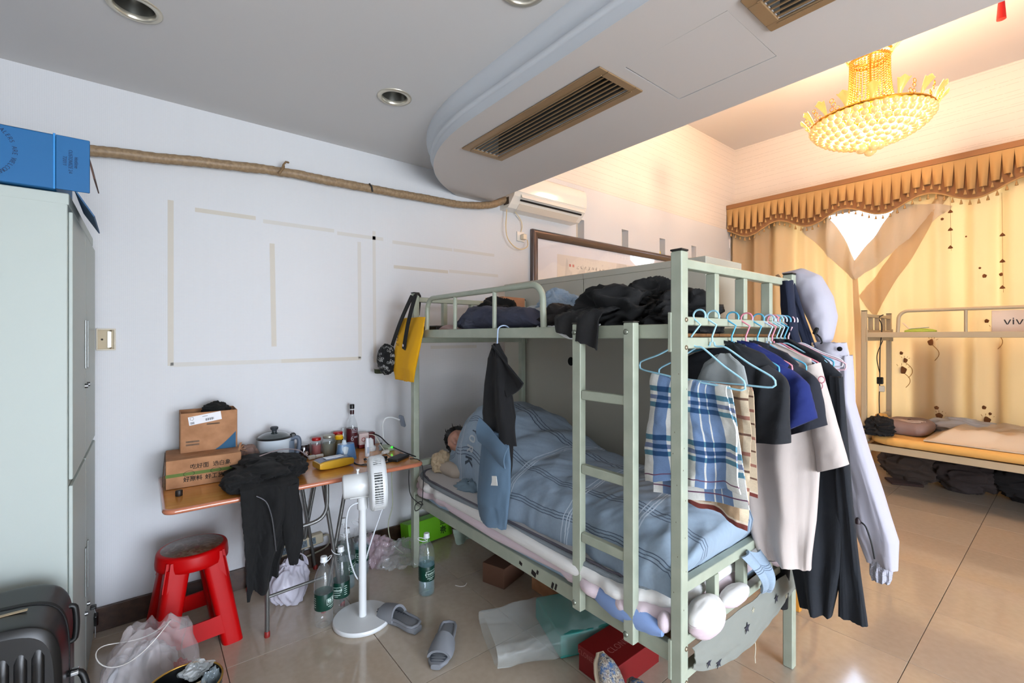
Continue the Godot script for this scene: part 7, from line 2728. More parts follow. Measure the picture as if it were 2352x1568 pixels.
	g.lathe([Vector2(0.0, 0.0), Vector2(0.034, 0.0), Vector2(0.034, 0.022), Vector2(0.020, 0.032), Vector2(0.018, 0.07), Vector2(0.0, 0.085)], 20)
	part(o, "body", g, mat(Color(0.82, 0.83, 0.83), 0.35))
	# blue plastic refill pouch with a clear bottle
	o = thing("refill_pouch", "pale blue clear plastic tub behind the wet wipes", "tub", "", Vector3(0.955, T, -2.80))
	g = Geo.new()
	g.loft(30, 14, func(u: float, w: float):
		var a: float = TAU * u
		var k := 1.0 - 0.25 * w
		return Vector3(signf(cos(a)) * pow(absf(cos(a)), 0.6) * 0.062 * k, 0.095 * w, signf(sin(a)) * pow(absf(sin(a)), 0.6) * 0.038 * k))
	part(o, "tub", g, mat(Color(0.35, 0.55, 0.74, 0.6), 0.25))
	g = Geo.new()
	g.lathe([Vector2(0.0, 0.002), Vector2(0.030, 0.002), Vector2(0.032, 0.075), Vector2(0.014, 0.10), Vector2(0.010, 0.118), Vector2(0.0, 0.119)], 20, Vector3(-0.012, 0, 0.004))
	part(o, "inner_bottle", g, mat(Color(0.78, 0.83, 0.86), 0.3))
	# wet wipes
	o = thing("wet_wipes", "flat pack of wet wipes, blue on top with a gold side", "wipes", "", Vector3(0.845, T, -2.685), 0.10)
	g = Geo.new()
	g.loft(40, 20, func(u: float, w: float):
		var a: float = TAU * u
		var e := pow(sin(PI * clampf(0.02 + 0.96 * w, 0, 1)), 0.16)
		var c := signf(cos(a)) * pow(absf(cos(a)), 0.3)
		var s := signf(sin(a)) * pow(absf(sin(a)), 0.3)
		return Vector3(lerpf(-0.098, 0.098, w), 0.026 + 0.025 * s * e, 0.054 * c * (0.9 + 0.1 * e)))
	part(o, "pack", g, mat(Color(0.78, 0.60, 0.14), 0.3, {"coat": 0.5}))
	g = Geo.new()
	g.grid(24, 12, func(u: float, w: float):
		var e := pow(sin(PI * clampf(0.03 + 0.94 * u, 0, 1)), 0.16)
		return Vector3(lerpf(-0.093, 0.093, u), 0.0275 + 0.025 * e, lerpf(-0.046, 0.040, w)), 0.0015)
	part(o, "blue_print", g, mat(Color(0.03, 0.15, 0.36), 0.3, {"coat": 0.5}))
	g = Geo.new()
	g.box(Vector3(0.0, 0.0555, -0.002), Vector3(0.105, 0.005, 0.044), 0.002)
	part(o, "flip_lid", g, mat(Color(0.86, 0.87, 0.89), 0.3))
	# white charger and its stub beside the jars
	o = thing("charger_plug", "white two-piece phone charger lying before the chili jar", "charger", "", Vector3(0.815, T, -2.93), 0.1)
	g = Geo.new()
	g.box(Vector3(-0.022, 0.012, 0), Vector3(0.04, 0.024, 0.024), 0.004)
	part(o, "block", g, mat(Color(0.84, 0.83, 0.80), 0.35))
	g = Geo.new()
	g.tube([Vector3(0.0, 0.012, 0), Vector3(0.045, 0.012, 0)], 0.011, 14)
	part(o, "stub", g, mat(Color(0.86, 0.85, 0.82), 0.35))
	o = thing("adapter", "white rounded adapter with a flat cable on the right of the table", "adapter", "", Vector3(1.175, T, -2.76), 0.35)
	g = Geo.new()
	g.box(Vector3(0.02, 0.012, 0), Vector3(0.055, 0.024, 0.035), 0.010)
	part(o, "block", g, mat(Color(0.84, 0.82, 0.78), 0.35))
	g = Geo.new()
	g.box(Vector3(-0.045, 0.005, 0), Vector3(0.09, 0.008, 0.012), 0.003)
	part(o, "flat_lead", g, mat(Color(0.84, 0.82, 0.78), 0.35))
	o = thing("power_bank", "dark slab power bank near the right end of the table", "power bank", "", Vector3(1.205, T, -2.60), 0.55)
	g = Geo.new()
	g.box(Vector3(0, 0.009, 0), Vector3(0.135, 0.018, 0.072), 0.005)
	part(o, "case", g, mat(Color(0.11, 0.115, 0.11), 0.45))
	o = thing("indicator_strip", "socket strip with a lit green indicator at the wall end of the table", "socket", "", Vector3(1.245, T, -2.86), 0.2)
	g = Geo.new()
	g.box(Vector3(0, 0.014, 0), Vector3(0.05, 0.028, 0.10), 0.005)
	part(o, "body", g, mat(Color(0.62, 0.68, 0.58), 0.4))
	g = Geo.new()
	g.ball(Vector3(0.0, 0.026, 0.052), Vector3(0.006, 0.006, 0.004), 10, 6)
	part(o, "indicator_light", g, mat(Color(0.2, 1.0, 0.2), 0.4, {"emit": Color(0.1, 1.0, 0.1), "power": 3.0}))
	g = Geo.new()
	g.lathe([Vector2(0.0, 0.0), Vector2(0.0135, 0.0), Vector2(0.0145, 0.003), Vector2(0.0145, 0.022), Vector2(0.013, 0.026), Vector2(0.0, 0.026)], 18, Vector3(0.126, T, -2.645))
	single("drink_stopper", "small brown ribbed cap lying before the noodle carton", "cap", g, mat(Color(0.10, 0.065, 0.05), 0.5))
	# earphones
	o = thing("earphones", "black earphones with a curled thin cord on the table", "earphones", "", Vector3(1.06, T, -2.62))
	g = Geo.new()
	g.tube(smooth([Vector3(-0.02, 0.004, -0.075), Vector3(0.05, 0.003, -0.07), Vector3(0.10, 0.003, -0.045), Vector3(0.06, 0.003, -0.01), Vector3(-0.03, 0.003, 0.0), Vector3(-0.08, 0.003, 0.005)], 40), 0.0016, 5)
	g.tube(smooth([Vector3(-0.09, 0.006, -0.09), Vector3(-0.10, 0.004, -0.04), Vector3(-0.08, 0.004, 0.02), Vector3(-0.01, 0.004, 0.05), Vector3(0.08, 0.004, 0.055), Vector3(0.14, 0.004, 0.02)], 40), 0.0035, 6)
	part(o, "cord", g, mat(Color(0.05, 0.035, 0.03), 0.5))
	for q in [Vector3(-0.025, 0.008, -0.078), Vector3(0.065, 0.008, 0.012)]:
		g = Geo.new()
		g.ball(q, Vector3(0.009, 0.008, 0.008), 10, 7)
		part(o, "earbud", g, mat(Color(0.05, 0.035, 0.03), 0.4))
	g = Geo.new()
	g.box(Vector3(0.085, 0.009, -0.05), Vector3(0.022, 0.014, 0.038), 0.006, Basis(Vector3.UP, 0.6))
	part(o, "remote", g, mat(Color(0.03, 0.025, 0.025), 0.4))
	# cables
	single("black_power_cord", "thick black cord running from the tea tin over the table's right end", "cable", Geo.new().tube(smooth([Vector3(1.215, T + 0.085, -3.02), Vector3(1.24, T + 0.07, -2.96), Vector3(1.262, T + 0.03, -2.88), Vector3(1.27, T + 0.02, -2.78), Vector3(1.285, T + 0.012, -2.68), Vector3(1.32, T - 0.004, -2.60)], 40), 0.004, 7), mat(Color(0.03, 0.03, 0.03), 0.5))
	single("white_charging_cord", "thin white cord arching from the tea tin to the power bank", "cable", Geo.new().tube(smooth([Vector3(1.175, T + 0.09, -2.99), Vector3(1.195, T + 0.085, -2.94), Vector3(1.20, T + 0.03, -2.84), Vector3(1.195, T + 0.004, -2.74), Vector3(1.19, T + 0.006, -2.65)], 40), 0.0028, 6), mat(Color(0.82, 0.80, 0.74), 0.5))
	single("hanging_black_lead", "black lead knotted and hanging below the table's right end", "cable", Geo.new().tube(smooth([Vector3(1.245, T + 0.010, -2.53), Vector3(1.285, T + 0.004, -2.49), Vector3(1.302, T - 0.06, -2.47), Vector3(1.30, T - 0.20, -2.47), Vector3(1.285, T - 0.27, -2.465), Vector3(1.25, T - 0.285, -2.465), Vector3(1.245, T - 0.25, -2.46), Vector3(1.28, T - 0.235, -2.46), Vector3(1.295, T - 0.26, -2.46), Vector3(1.27, T - 0.245, -2.455), Vector3(1.22, T - 0.19, -2.46), Vector3(1.205, T - 0.12, -2.46), Vector3(1.20, T - 0.03, -2.45)], 90), 0.0026, 6), mat(Color(0.03, 0.03, 0.03), 0.5))

	# gooseneck desk lamp, unlit
	o = thing("desk_lamp", "white gooseneck desk lamp clipped at the table's right end", "lamp", "", Vector3(1.262, T, -2.955))
	var wht := mat(Color(0.84, 0.85, 0.85), 0.35)
	g = Geo.new()
	g.lathe([Vector2(0.0, 0.0), Vector2(0.034, 0.0), Vector2(0.036, 0.006), Vector2(0.032, 0.016), Vector2(0.0, 0.018)], 28)
	part(o, "base", g, wht)
	g = Geo.new()
	g.tube(smooth([Vector3(0, 0.016, 0), Vector3(-0.004, 0.08, 0.0), Vector3(-0.008, 0.15, 0.0), Vector3(0.008, 0.188, 0.002), Vector3(0.045, 0.196, 0.008), Vector3(0.085, 0.182, 0.012), Vector3(0.108, 0.170, 0.014)], 40), 0.006, 8)
	part(o, "gooseneck", g, wht)
	g = Geo.new()
	g.box(Vector3(0.128, 0.162, 0.014), Vector3(0.022, 0.085, 0.05), 0.008, Basis(Vector3.BACK, 0.28))
	part(o, "lamp_head", g, mat(Color(0.52, 0.56, 0.62), 0.4))

	# black jacket slung over the table edge
	var p := Vector3(0.48, T, -2.60)
	o = thing("black_hooded_jacket", "black zip jacket slung over the table edge and hanging to near the floor", "jacket", "", p)
	var bk := cloth(Color(0.030, 0.031, 0.035), 45.0, 0.08)
	part(o, "bundle", heap(Vector3(0.50, T + 0.055, -2.685), Vector3(0.185, 0.062, 0.19), 71.0, 0.26, 2.0, p, -0.86), bk)
	part(o, "hood", heap(Vector3(0.60, T + 0.060, -2.62), Vector3(0.085, 0.055, 0.10), 75.0, 0.22, 2.0, p, -0.9), bk)
	part(o, "shoulder", heap(Vector3(0.365, T + 0.042, -2.545), Vector3(0.085, 0.05, 0.105), 79.0, 0.2, 2.0, p, -0.8), bk)
	g = Geo.new()
	g.grid(56, 60, func(u: float, w: float):
		var y := 0.0
		var z := 0.0
		if w < 0.2:
			var t: float = w / 0.2
			y = T + 0.05 - 0.012 * t
			z = lerpf(-2.58, -2.44, t)
		else:
			var t: float = (w - 0.2) / 0.8
			y = lerpf(T + 0.036, 0.25 + 0.06 * u + 0.02 * sin(u * 9.0), t)
			z = -2.425 - 0.012 * t
		var xl := lerpf(0.335, 0.375, w)
		var xr := lerpf(0.60, 0.50, smoothstep(0.3, 1.0, w))
		var x := lerpf(xl, xr, u)
		var fo := 0.022 * sin(u * 11.0 + 2.0 * w) * minf(1.0, w * 3.0) + 0.012 * nz(u * 4.0, w * 5.0)
		return Vector3(x, y + (fo * 0.5 if w < 0.2 else 0.0), z + (fo if w >= 0.2 else 0.0)) - p, 0.012)
	part(o, "hanging_front", g, bk)
	part(o, "hanging_sleeve", hang2([0.545, 0.565, 0.575, 0.575], [T + 0.02, 0.62, 0.48, 0.36], [0.045, 0.05, 0.045, 0.02], [0.03, 0.03, 0.028, 0.02], -2.435, p), bk)
	g = Geo.new()
	g.tube(smooth([Vector3(0.405, 0.740, -2.398) - p, Vector3(0.445, 0.705, -2.392) - p, Vector3(0.468, 0.63, -2.392) - p, Vector3(0.480, 0.54, -2.395) - p, Vector3(0.488, 0.46, -2.40) - p], 40), 0.0038, 6)
	part(o, "zip", g, mat(Color(0.30, 0.30, 0.31), 0.4, {"metal": 0.5}))
	g = Geo.new()
	g.tube(smooth([Vector3(0.47, T + 0.118, -2.70) - p, Vector3(0.58, T + 0.128, -2.74) - p, Vector3(0.66, T + 0.120, -2.70) - p, Vector3(0.70, T + 0.085, -2.64) - p], 30), 0.003, 6)
	part(o, "hood_cord", g, mat(Color(0.50, 0.45, 0.46), 0.5))


# a limb that hangs in front of the table: centres along x, heights, half widths, half depths at depth z
func hang2(x: Array, y: Array, hw: Array, hd: Array, z: float, org: Vector3) -> Geo:
	var g := Geo.new()
	g.loft(36, 36, func(u: float, w: float):
		var a: float = TAU * u
		return Vector3(cat(x, w) + cat(hw, w) * cos(a), cat(y, w), z + cat(hd, w) * sin(a) + 0.008 * nz(cos(a) * 2.0, w * 4.0)) - org)
	return g


func water_bottle(label: String, at: Vector3, turn: float, level: float, empty := false) -> void:
	var o := thing("water_bottle", label, "bottle", "large water bottles with green labels on the floor", at, turn)
	var shell := mat(Color(0.86, 0.92, 0.93, 0.045), 0.04)
	if not mats.has("bottle_shell_mesh"):
		var g := Geo.new()
		g.lathe([Vector2(0.0, 0.010), Vector2(0.022, 0.003), Vector2(0.038, 0.0), Vector2(0.0445, 0.006), Vector2(0.0465, 0.022), Vector2(0.0445, 0.032), Vector2(0.0465, 0.044), Vector2(0.0445, 0.054), Vector2(0.0465, 0.066), Vector2(0.046, 0.085), Vector2(0.046, 0.172), Vector2(0.0472, 0.180), Vector2(0.0455, 0.190), Vector2(0.0472, 0.204), Vector2(0.046, 0.225), Vector2(0.042, 0.250), Vector2(0.034, 0.275), Vector2(0.024, 0.296), Vector2(0.0155, 0.310), Vector2(0.0145, 0.322)], 32, Vector3.ZERO, 0.3)
		mats["bottle_shell_mesh"] = g.mesh()
		g = Geo.new()
		g.lathe([Vector2(0.0463, 0.088), Vector2(0.0466, 0.089), Vector2(0.0466, 0.169), Vector2(0.0463, 0.170)], 32)
		mats["bottle_label_mesh"] = g.mesh()
		g = Geo.new()
		g.lathe([Vector2(0.0185, 0.322), Vector2(0.0185, 0.326), Vector2(0.0165, 0.328), Vector2(0.0165, 0.345), Vector2(0.015, 0.348), Vector2(0.0, 0.348)], 20)
		mats["bottle_cap_mesh"] = g.mesh()
		g = Geo.new()
		var ring := []
		for k in 21:
			var a := TAU * k / 20.0
			ring.append(Vector3(0.030 + 0.026 * cos(a), 0.318 + 0.006 * sin(a) + 0.010 * cos(a), 0.013 * sin(a)))
		g.tube(ring, 0.0022, 6, false)
		mats["bottle_loop_mesh"] = g.mesh()
		for k in 2:
			g = Geo.new()
			var a0 := PI * k
			var on := func(p: Vector2):
				var q := a0 + PI / 2 - p.x / 0.0466
				return [Vector3(0.0470 * cos(q), p.y, 0.0470 * sin(q)), Vector3(cos(q), 0, sin(q))]
			g.line2([Vector2(-0.026, 0.116), Vector2(0.030, 0.122), Vector2(0.030, 0.150), Vector2(-0.026, 0.144), Vector2(-0.026, 0.116)], 0.0018, on)
			if k == 0:
				glyphs(g, "怡宝", Vector2(-0.021, 0.144), 0.020, 0.003, 0.0034, on)
			else:
				g.text("C'estbon", 0.0115, func(p: Vector2): return on.call(Vector2(p.x + 0.002, p.y + 0.132 + p.x * 0.1)), true)
			g.line2([Vector2(-0.018, 0.106), Vector2(0.026, 0.109)], 0.003, on)
			g.line2([Vector2(-0.008, 0.098), Vector2(0.014, 0.0995)], 0.0022, on)
			for q in 5:
				g.line2([Vector2(0.048, 0.150 - q * 0.011), Vector2(0.062, 0.150 - q * 0.011)], 0.0025, on)
			mats["bottle_print_mesh%d" % k] = g.mesh()
	put(o, "shell", mats["bottle_shell_mesh"], shell)
	put(o, "label", mats["bottle_label_mesh"], mat(Color(0.015, 0.20, 0.155), 0.35))
	put(o, "front_print", mats["bottle_print_mesh0"], mat(Color(0.78, 0.86, 0.82), 0.5))
	put(o, "rear_print", mats["bottle_print_mesh1"], mat(Color(0.78, 0.86, 0.82), 0.5))
	put(o, "cap", mats["bottle_cap_mesh"], mat(Color(0.86, 0.88, 0.89), 0.4))
	put(o, "carry_loop", mats["bottle_loop_mesh"], mat(Color(0.86, 0.88, 0.89), 0.4))
	if not empty:
		var g := Geo.new()
		g.lathe([Vector2(0.0, 0.012), Vector2(0.036, 0.004), Vector2(0.0440, 0.012), Vector2(0.0445, level - 0.002), Vector2(0.0445, level), Vector2(0.0, level)], 28)
		part(o, "water", g, mat(Color(0.45, 0.72, 0.78, 0.16), 0.03))


# a thin crumpled plastic bag
func film(c: Vector3, r: Vector3, sd: float, open_top := 0.0, amp := 0.35) -> Geo:
	var g := Geo.new()
	g.loft(80, 44, func(u: float, w: float):
		var ww: float = lerpf(open_top, 1.0, w)
		var d := Vector3(cos(TAU * u) * sin(PI * ww), cos(PI * ww), sin(TAU * u) * sin(PI * ww))
		var k := 1.0 + amp * (0.8 * ns(d.x * 0.9 + sd, d.y * 0.7, d.z * 0.9) + 0.55 * (0.6 - 2.2 * absf(ns(d.x * 1.8, d.y * 0.5 + sd, d.z * 1.8))) + 0.16 * (0.5 - 2.0 * absf(ns(d.x * 3.2 + sd, d.y * 0.8, d.z * 3.2))))
		var e := r * d * k
		e.y = maxf(e.y, -c.y + 0.003)
		return c + e, false)
	return g


func slipper(label: String, heel: Vector2, toe: Vector2, mirror: float) -> void:
	var d := (toe - heel)
	var L := d.length()
	var o := thing("slipper", label, "slipper", "", Vector3(heel.x, 0.0, heel.y), atan2(d.x, d.y))
	# local z from heel to toe
	var m := mat(Color(0.47, 0.48, 0.50), 0.75)
	var hw := func(t: float) -> float: return cat([0.028, 0.040, 0.041, 0.040, 0.045, 0.051, 0.052, 0.046, 0.022], t)
	var g := Geo.new()
	g.loft(48, 40, func(u: float, w: float):
		var a: float = TAU * u
		var t: float = w
		var wd: float = hw.call(t)
		var c := signf(cos(a)) * pow(absf(cos(a)), 0.6)
		var s := signf(sin(a)) * pow(absf(sin(a)), 0.6)
		var th := cat([0.016, 0.018, 0.018, 0.016, 0.014, 0.013, 0.013, 0.013, 0.012], t)
		return Vector3(c * wd * mirror + 0.006 * mirror * sin(t * PI), th + s * th * 0.98 + 0.004, lerpf(0.0, L, t)))
	part(o, "sole", g, m)
	g = Geo.new()
	g.grid(24, 30, func(u: float, w: float):
		var t: float = lerpf(0.04, 0.94, w)
		var wd: float = hw.call(t) * 0.80
		return Vector3(lerpf(-wd, wd, u) * mirror + 0.006 * mirror * sin(t * PI), cat([0.037, 0.038, 0.036, 0.033, 0.031, 0.030, 0.030, 0.030, 0.029], t) - 0.002 + 0.0014 * sin(w * 90.0), lerpf(0.0, L, t)), 0.002)
	part(o, "footbed", g, mat(Color(0.26, 0.28, 0.31), 0.85))
	g = Geo.new()
	# rim round the heel
	var pts := []
	for k in 31:
		var t := absf(k - 15) / 15.0 * 0.5
		var wd: float = hw.call(t) * 0.93
		pts.append(Vector3((wd if k > 15 else -wd) * mirror * (1.0 if t > 0.02 else t * 50.0) + 0.006 * mirror * sin(t * PI), 0.040 - 0.004 * t, lerpf(0.004, L, t)))
	g.tube(pts, 0.007, 8)
	part(o, "heel_rim", g, m)
	g = Geo.new()
	g.grid(40, 24, func(u: float, w: float):
		var slant := 0.035 * (u - 0.5) * mirror
		var t: float = lerpf(0.46 + slant + 0.06 * sin(PI * u), 0.86 - 0.05 * absf(u - 0.5), w)
		var wd: float = hw.call(t) * 1.02
		var a := PI * u
		return Vector3(-cos(a) * wd * mirror + 0.006 * mirror * sin(t * PI), 0.020 + sin(a) * lerpf(0.062, 0.036, w) + 0.002, lerpf(0.0, L, t)), 0.012)
	part(o, "strap", g, m)


func build_floor_things() -> void:
	var g: Geo
	# red plastic stool
	var o := thing("plastic_stool", "red plastic stool with a worn printed seat under the table's end", "stool", "", Vector3(0.185, 0, -2.735), 0.08)
	var red := mat(Color(0.70, 0.006, 0.016), 0.42, {"spec": 0.3})
	var ht := 0.455
	var sq := func(y: float) -> float: return lerpf(0.182, 0.112, y / ht)
	for k in 4:
		var e := Vector2(1 if k % 2 else -1, 1 if k > 1 else -1)
		g = Geo.new()
		g.loft(24, 20, func(u: float, w: float):
			var y: float = lerpf(0.0, ht - 0.05, w)
			var c: float = sq.call(y)
			var a: float = TAU * u
			var s := lerpf(0.044, 0.050, w)
			var cc := signf(cos(a)) * pow(absf(cos(a)), 0.55)
			var ss := signf(sin(a)) * pow(absf(sin(a)), 0.55)
			return Vector3(e.x * (c - s) + cc * s, y, e.y * (c - s) + ss * s))
		part(o, "leg", g, red)
	for k in 4:
		g = Geo.new()
		var rot := Basis(Vector3.UP, PI / 2 * k)
		g.grid(16, 6, func(u: float, w: float):
			var y: float = lerpf(0.06, 0.15, w) - 0.008 * sin(PI * u) * w
			var c: float = sq.call(y)
			return rot * Vector3(lerpf(-c, c, u) * 0.86, y, c - 0.007), 0.010)
		part(o, "stretcher", g, red)
		g = Geo.new()
		g.grid(24, 10, func(u: float, w: float):
			var arch := 0.385 - 0.075 * pow(absf(u - 0.5) * 2.0, 3.5)
			var y: float = lerpf(arch, ht - 0.02, w)
			var c: float = sq.call(y)
			return rot * Vector3(lerpf(-c, c, u) * 0.88, y, c - 0.0055), 0.010)
		part(o, "apron", g, red)
	g = Geo.new()
	g.lathe([Vector2(0.140, ht - 0.075), Vector2(0.149, ht - 0.068), Vector2(0.150, ht - 0.05), Vector2(0.146, ht - 0.012), Vector2(0.142, ht - 0.003), Vector2(0.134, ht), Vector2(0.0, ht)], 44)
	part(o, "seat", g, red)
	var im := Image.create(128, 128, false, Image.FORMAT_RGB8)
	for y in 128:
		for x in 128:
			var a := nz(x * 0.05, y * 0.05, 2.0)
			var b := 1.0 - 3.0 * absf(nz(x * 0.035, y * 0.035, 7.0))
			var c := Color(0.30, 0.20, 0.15).lerp(Color(0.42, 0.33, 0.22), clampf(0.5 + a, 0, 1))
			if b > 0.62:
				c = c.lerp(Color(0.55, 0.47, 0.44), 0.55)
			if a > 0.28:
				c = c.lerp(Color(0.34, 0.05, 0.05), 0.6)
			im.set_pixel(x, y, c)
	g = Geo.new()
	g.lathe([Vector2(0.128, ht + 0.0006), Vector2(0.126, ht + 0.0016), Vector2(0.0, ht + 0.0016)], 44)
	part(o, "worn_print", g, mat(Color(1, 1, 1), 0.3, {"tex": plain_tex(im), "tri": true, "scale": 3.0}))

	# suitcase
	o = thing("suitcase", "black ribbed hard-shell suitcase standing in front of the locker", "suitcase", "", Vector3(-0.445, 0, -1.895))
	var blk := mat(Color(0.022, 0.024, 0.027), 0.38)
	for k in 2:
		g = Geo.new()
		var zc: float = [-0.075, 0.075][k]
		g.loft(60, 20, func(u: float, w: float):
			var a: float = TAU * u
			var c := signf(cos(a)) * pow(absf(cos(a)), 0.3)
			var s := signf(sin(a)) * pow(absf(sin(a)), 0.3)
			var t: float = w * 2.0 - 1.0
			var q := pow(maxf(0.0, 1.0 - pow(absf(t), 7.0)), 0.22) if (t > 0.0) == (k == 1) else 1.0
			q = lerpf(0.94, 1.0, q)
			return Vector3(0.270 * c * q, 0.38 + 0.335 * s * q, zc + t * 0.072))
		part(o, "shell", g, blk)
	for k in 15:
		g = Geo.new()
		var x := -0.232 + k * 0.0325
		g.loft(12, 24, func(u: float, w: float):
			var y: float = lerpf(0.10, 0.645, w)
			var e := sqrt(minf(1.0, minf(w, 1.0 - w) * 22.0))
			return Vector3(x + cos(TAU * u) * 0.013 * (0.3 + 0.7 * e), y, 0.146 + sin(TAU * u) * 0.009 * e))
		part(o, "rib", g, blk)
	g = Geo.new()
	g.loft(60, 2, func(u: float, w: float):
		var a: float = TAU * u
		return Vector3(0.272 * signf(cos(a)) * pow(absf(cos(a)), 0.3), 0.38 + 0.337 * signf(sin(a)) * pow(absf(sin(a)), 0.3), lerpf(-0.008, 0.008, w)))
	part(o, "zip_band", g, mat(Color(0.015, 0.015, 0.016), 0.7))
	g = Geo.new()
	g.box(Vector3(0.03, 0.724, -0.05), Vector3(0.17, 0.016, 0.04), 0.006)
	part(o, "top_handle", g, mat(Color(0.66, 0.70, 0.72), 0.25, {"metal": 0.8}))
	g = Geo.new()
	g.box(Vector3(0.16, 0.7155, 0.045), Vector3(0.06, 0.003, 0.012), 0.001)
	part(o, "name_plate", g, mat(Color(0.66, 0.58, 0.46), 0.35, {"metal": 0.6}))
	g = Geo.new()
	g.tube(smooth([Vector3(0.268, 0.665, -0.02), Vector3(0.280, 0.66, -0.02), Vector3(0.284, 0.61, -0.02), Vector3(0.280, 0.565, -0.02), Vector3(0.268, 0.56, -0.02)], 24), 0.008, 8)
	part(o, "side_handle", g, mat(Color(0.02, 0.02, 0.022), 0.5))
	g = Geo.new()
	g.tube(smooth([Vector3(0.27, 0.49, 0.03), Vector3(0.30, 0.485, 0.04), Vector3(0.315, 0.42, 0.05), Vector3(0.318, 0.35, 0.05), Vector3(0.30, 0.29, 0.045)], 24), 0.009, 8)
	part(o, "carry_strap", g, mat(Color(0.02, 0.02, 0.022), 0.5))
	g = Geo.new()
	g.box(Vector3(0.285, 0.492, 0.034), Vector3(0.02, 0.012, 0.03), 0.003)
	part(o, "strap_buckle", g, mat(Color(0.72, 0.73, 0.74), 0.25, {"metal": 0.8}))
	for k in 4:
		g = Geo.new()
		var x := -0.22 if k % 2 == 0 else 0.22
		var z := -0.10 if k < 2 else 0.10
		g.xf = Transform3D(Basis(Vector3.BACK, PI / 2), Vector3(x, 0.026, z))
		g.lathe([Vector2(0.0, -0.012), Vector2(0.025, -0.012), Vector2(0.026, 0.0), Vector2(0.025, 0.012), Vector2(0.0, 0.012)], 18)
		part(o, "wheel", g, mat(Color(0.03, 0.03, 0.03), 0.5))

	# translucent bag beside the suitcase
	o = thing("plastic_bag", "translucent pinkish plastic bag standing between the suitcase and the red stool", "bag", "", Vector3(0.02, 0, -2.39))
	var filmm := mat(Color(0.86, 0.82, 0.82, 0.30), 0.32)
	g = film(Vector3(0.0, 0.15, 0.0), Vector3(0.15, 0.165, 0.13), 81.0, 0.12, 0.20)
	part(o, "film", g, filmm)
	g = film(Vector3(-0.03, 0.12, 0.03), Vector3(0.11, 0.12, 0.09), 85.0, 0.1, 0.3)
	part(o, "inner_film", g, mat(Color(0.84, 0.84, 0.86, 0.5), 0.32))
	g = Geo.new()
	var pts := []
	for k in 41:
		var a := TAU * k / 40.0
		pts.append(Vector3(-0.05 + 0.115 * cos(a), 0.262 + 0.03 * sin(a * 2.0 + 1.0) + 0.022 * cos(a), 0.03 + 0.07 * sin(a)))
	g.tube(pts, 0.002, 6, false)
	part(o, "rolled_rim", g, mat(Color(0.86, 0.84, 0.82), 0.35))
	g = heap(Vector3(0.095, 0.075, 0.06), Vector3(0.045, 0.07, 0.04), 88.0, 0.2, 2.0, Vector3.ZERO, -0.95)
	part(o, "red_packet", g, mat(Color(0.62, 0.05, 0.06), 0.4))

	# bin with rubbish
	o = thing("waste_bin", "black waste bin with a gold rim, filled with rubbish", "bin", "", Vector3(0.108, 0, -1.985))
	g = Geo.new()
	g.lathe([Vector2(0.0, 0.004), Vector2(0.09, 0.0), Vector2(0.118, 0.25), Vector2(0.112, 0.25), Vector2(0.085, 0.01), Vector2(0.0, 0.01)], 40)
	part(o, "bucket", g, mat(Color(0.03, 0.032, 0.034), 0.3))
	pts = []
	for k in 41:
		pts.append(Vector3(cos(TAU * k / 40.0) * 0.1165, 0.252, sin(TAU * k / 40.0) * 0.1165))
	g = Geo.new()
	g.tube(pts, 0.0035, 6, false)
	part(o, "gold_rim", g, mat(Color(0.72, 0.55, 0.25), 0.3, {"metal": 0.7}))
	g = Geo.new()
	g.box(Vector3(0.01, 0.215, 0.02), Vector3(0.11, 0.004, 0.085), 0.001, Basis(Vector3(1, 0, 0.4).normalized(), 0.25))
	single("cardboard_scrap", "pale folded cardboard scrap lying in the black waste bin", "scrap", g, mat(Color(0.78, 0.70, 0.58), 0.8)).position = o.position
	g = film(Vector3(0.0, 0.24, 0.0), Vector3(0.05, 0.025, 0.035), 92.0, 0.0, 0.4)
	single("plastic_wrap", "clear plastic wrap hanging over the waste bin's gold rim", "wrap", g, mat(Color(0.88, 0.90, 0.90, 0.35), 0.15)).position = o.position + Vector3(0.045, 0.005, -0.075)
	g = film(Vector3(0.0, 0.20, 0.0), Vector3(0.03, 0.06, 0.03), 93.0, 0.0, 0.4)
	single("bottle_scrap", "flattened clear bottle sticking out of the waste bin", "bottle", g, mat(Color(0.55, 0.60, 0.62, 0.35), 0.12)).position = o.position + Vector3(0.075, 0.015, 0.01)

	# water bottles
	water_bottle("large water bottle in front of the others beside the fan, label turned to the room", Vector3(0.721, 0, -2.446), 0.60, 0.05, true)
	water_bottle("large water bottle touching the front one, barcode side showing", Vector3(0.827, 0, -2.505), 2.2, 0.19, true)
	water_bottle("large water bottle half hidden behind the pair next to the fan pole", Vector3(0.935, 0, -2.72), 3.6, 0.17)
	water_bottle("large water bottle at the back against the table's rear leg", Vector3(0.965, 0, -2.885), 1.0, 0.2, true)
	water_bottle("large water bottle directly behind the fan's white pole", Vector3(1.055, 0, -2.815), 2.6, 0.185)
	water_bottle("large half-full water bottle standing alone between the fan and the bed", Vector3(1.269, 0, -2.365), 3.15, 0.195)

	# standing fan
	o = thing("standing_fan", "small white standing fan with its slotted head turned to the bed", "fan", "", Vector3(0.886, 0, -2.345))
	var wh := mat(Color(0.84, 0.85, 0.85), 0.35, {"coat": 0.2})
	g = Geo.new()
	g.lathe([Vector2(0.0, 0.003), Vector2(0.138, 0.0), Vector2(0.146, 0.006), Vector2(0.147, 0.020), Vector2(0.143, 0.026), Vector2(0.0, 0.030)], 56)
	part(o, "base", g, wh)
	g = Geo.new()
	g.lathe([Vector2(0.020, 0.028), Vector2(0.0195, 0.30), Vector2(0.0185, 0.60), Vector2(0.0, 0.60)], 24)
	part(o, "pole", g, wh)
	g = Geo.new()
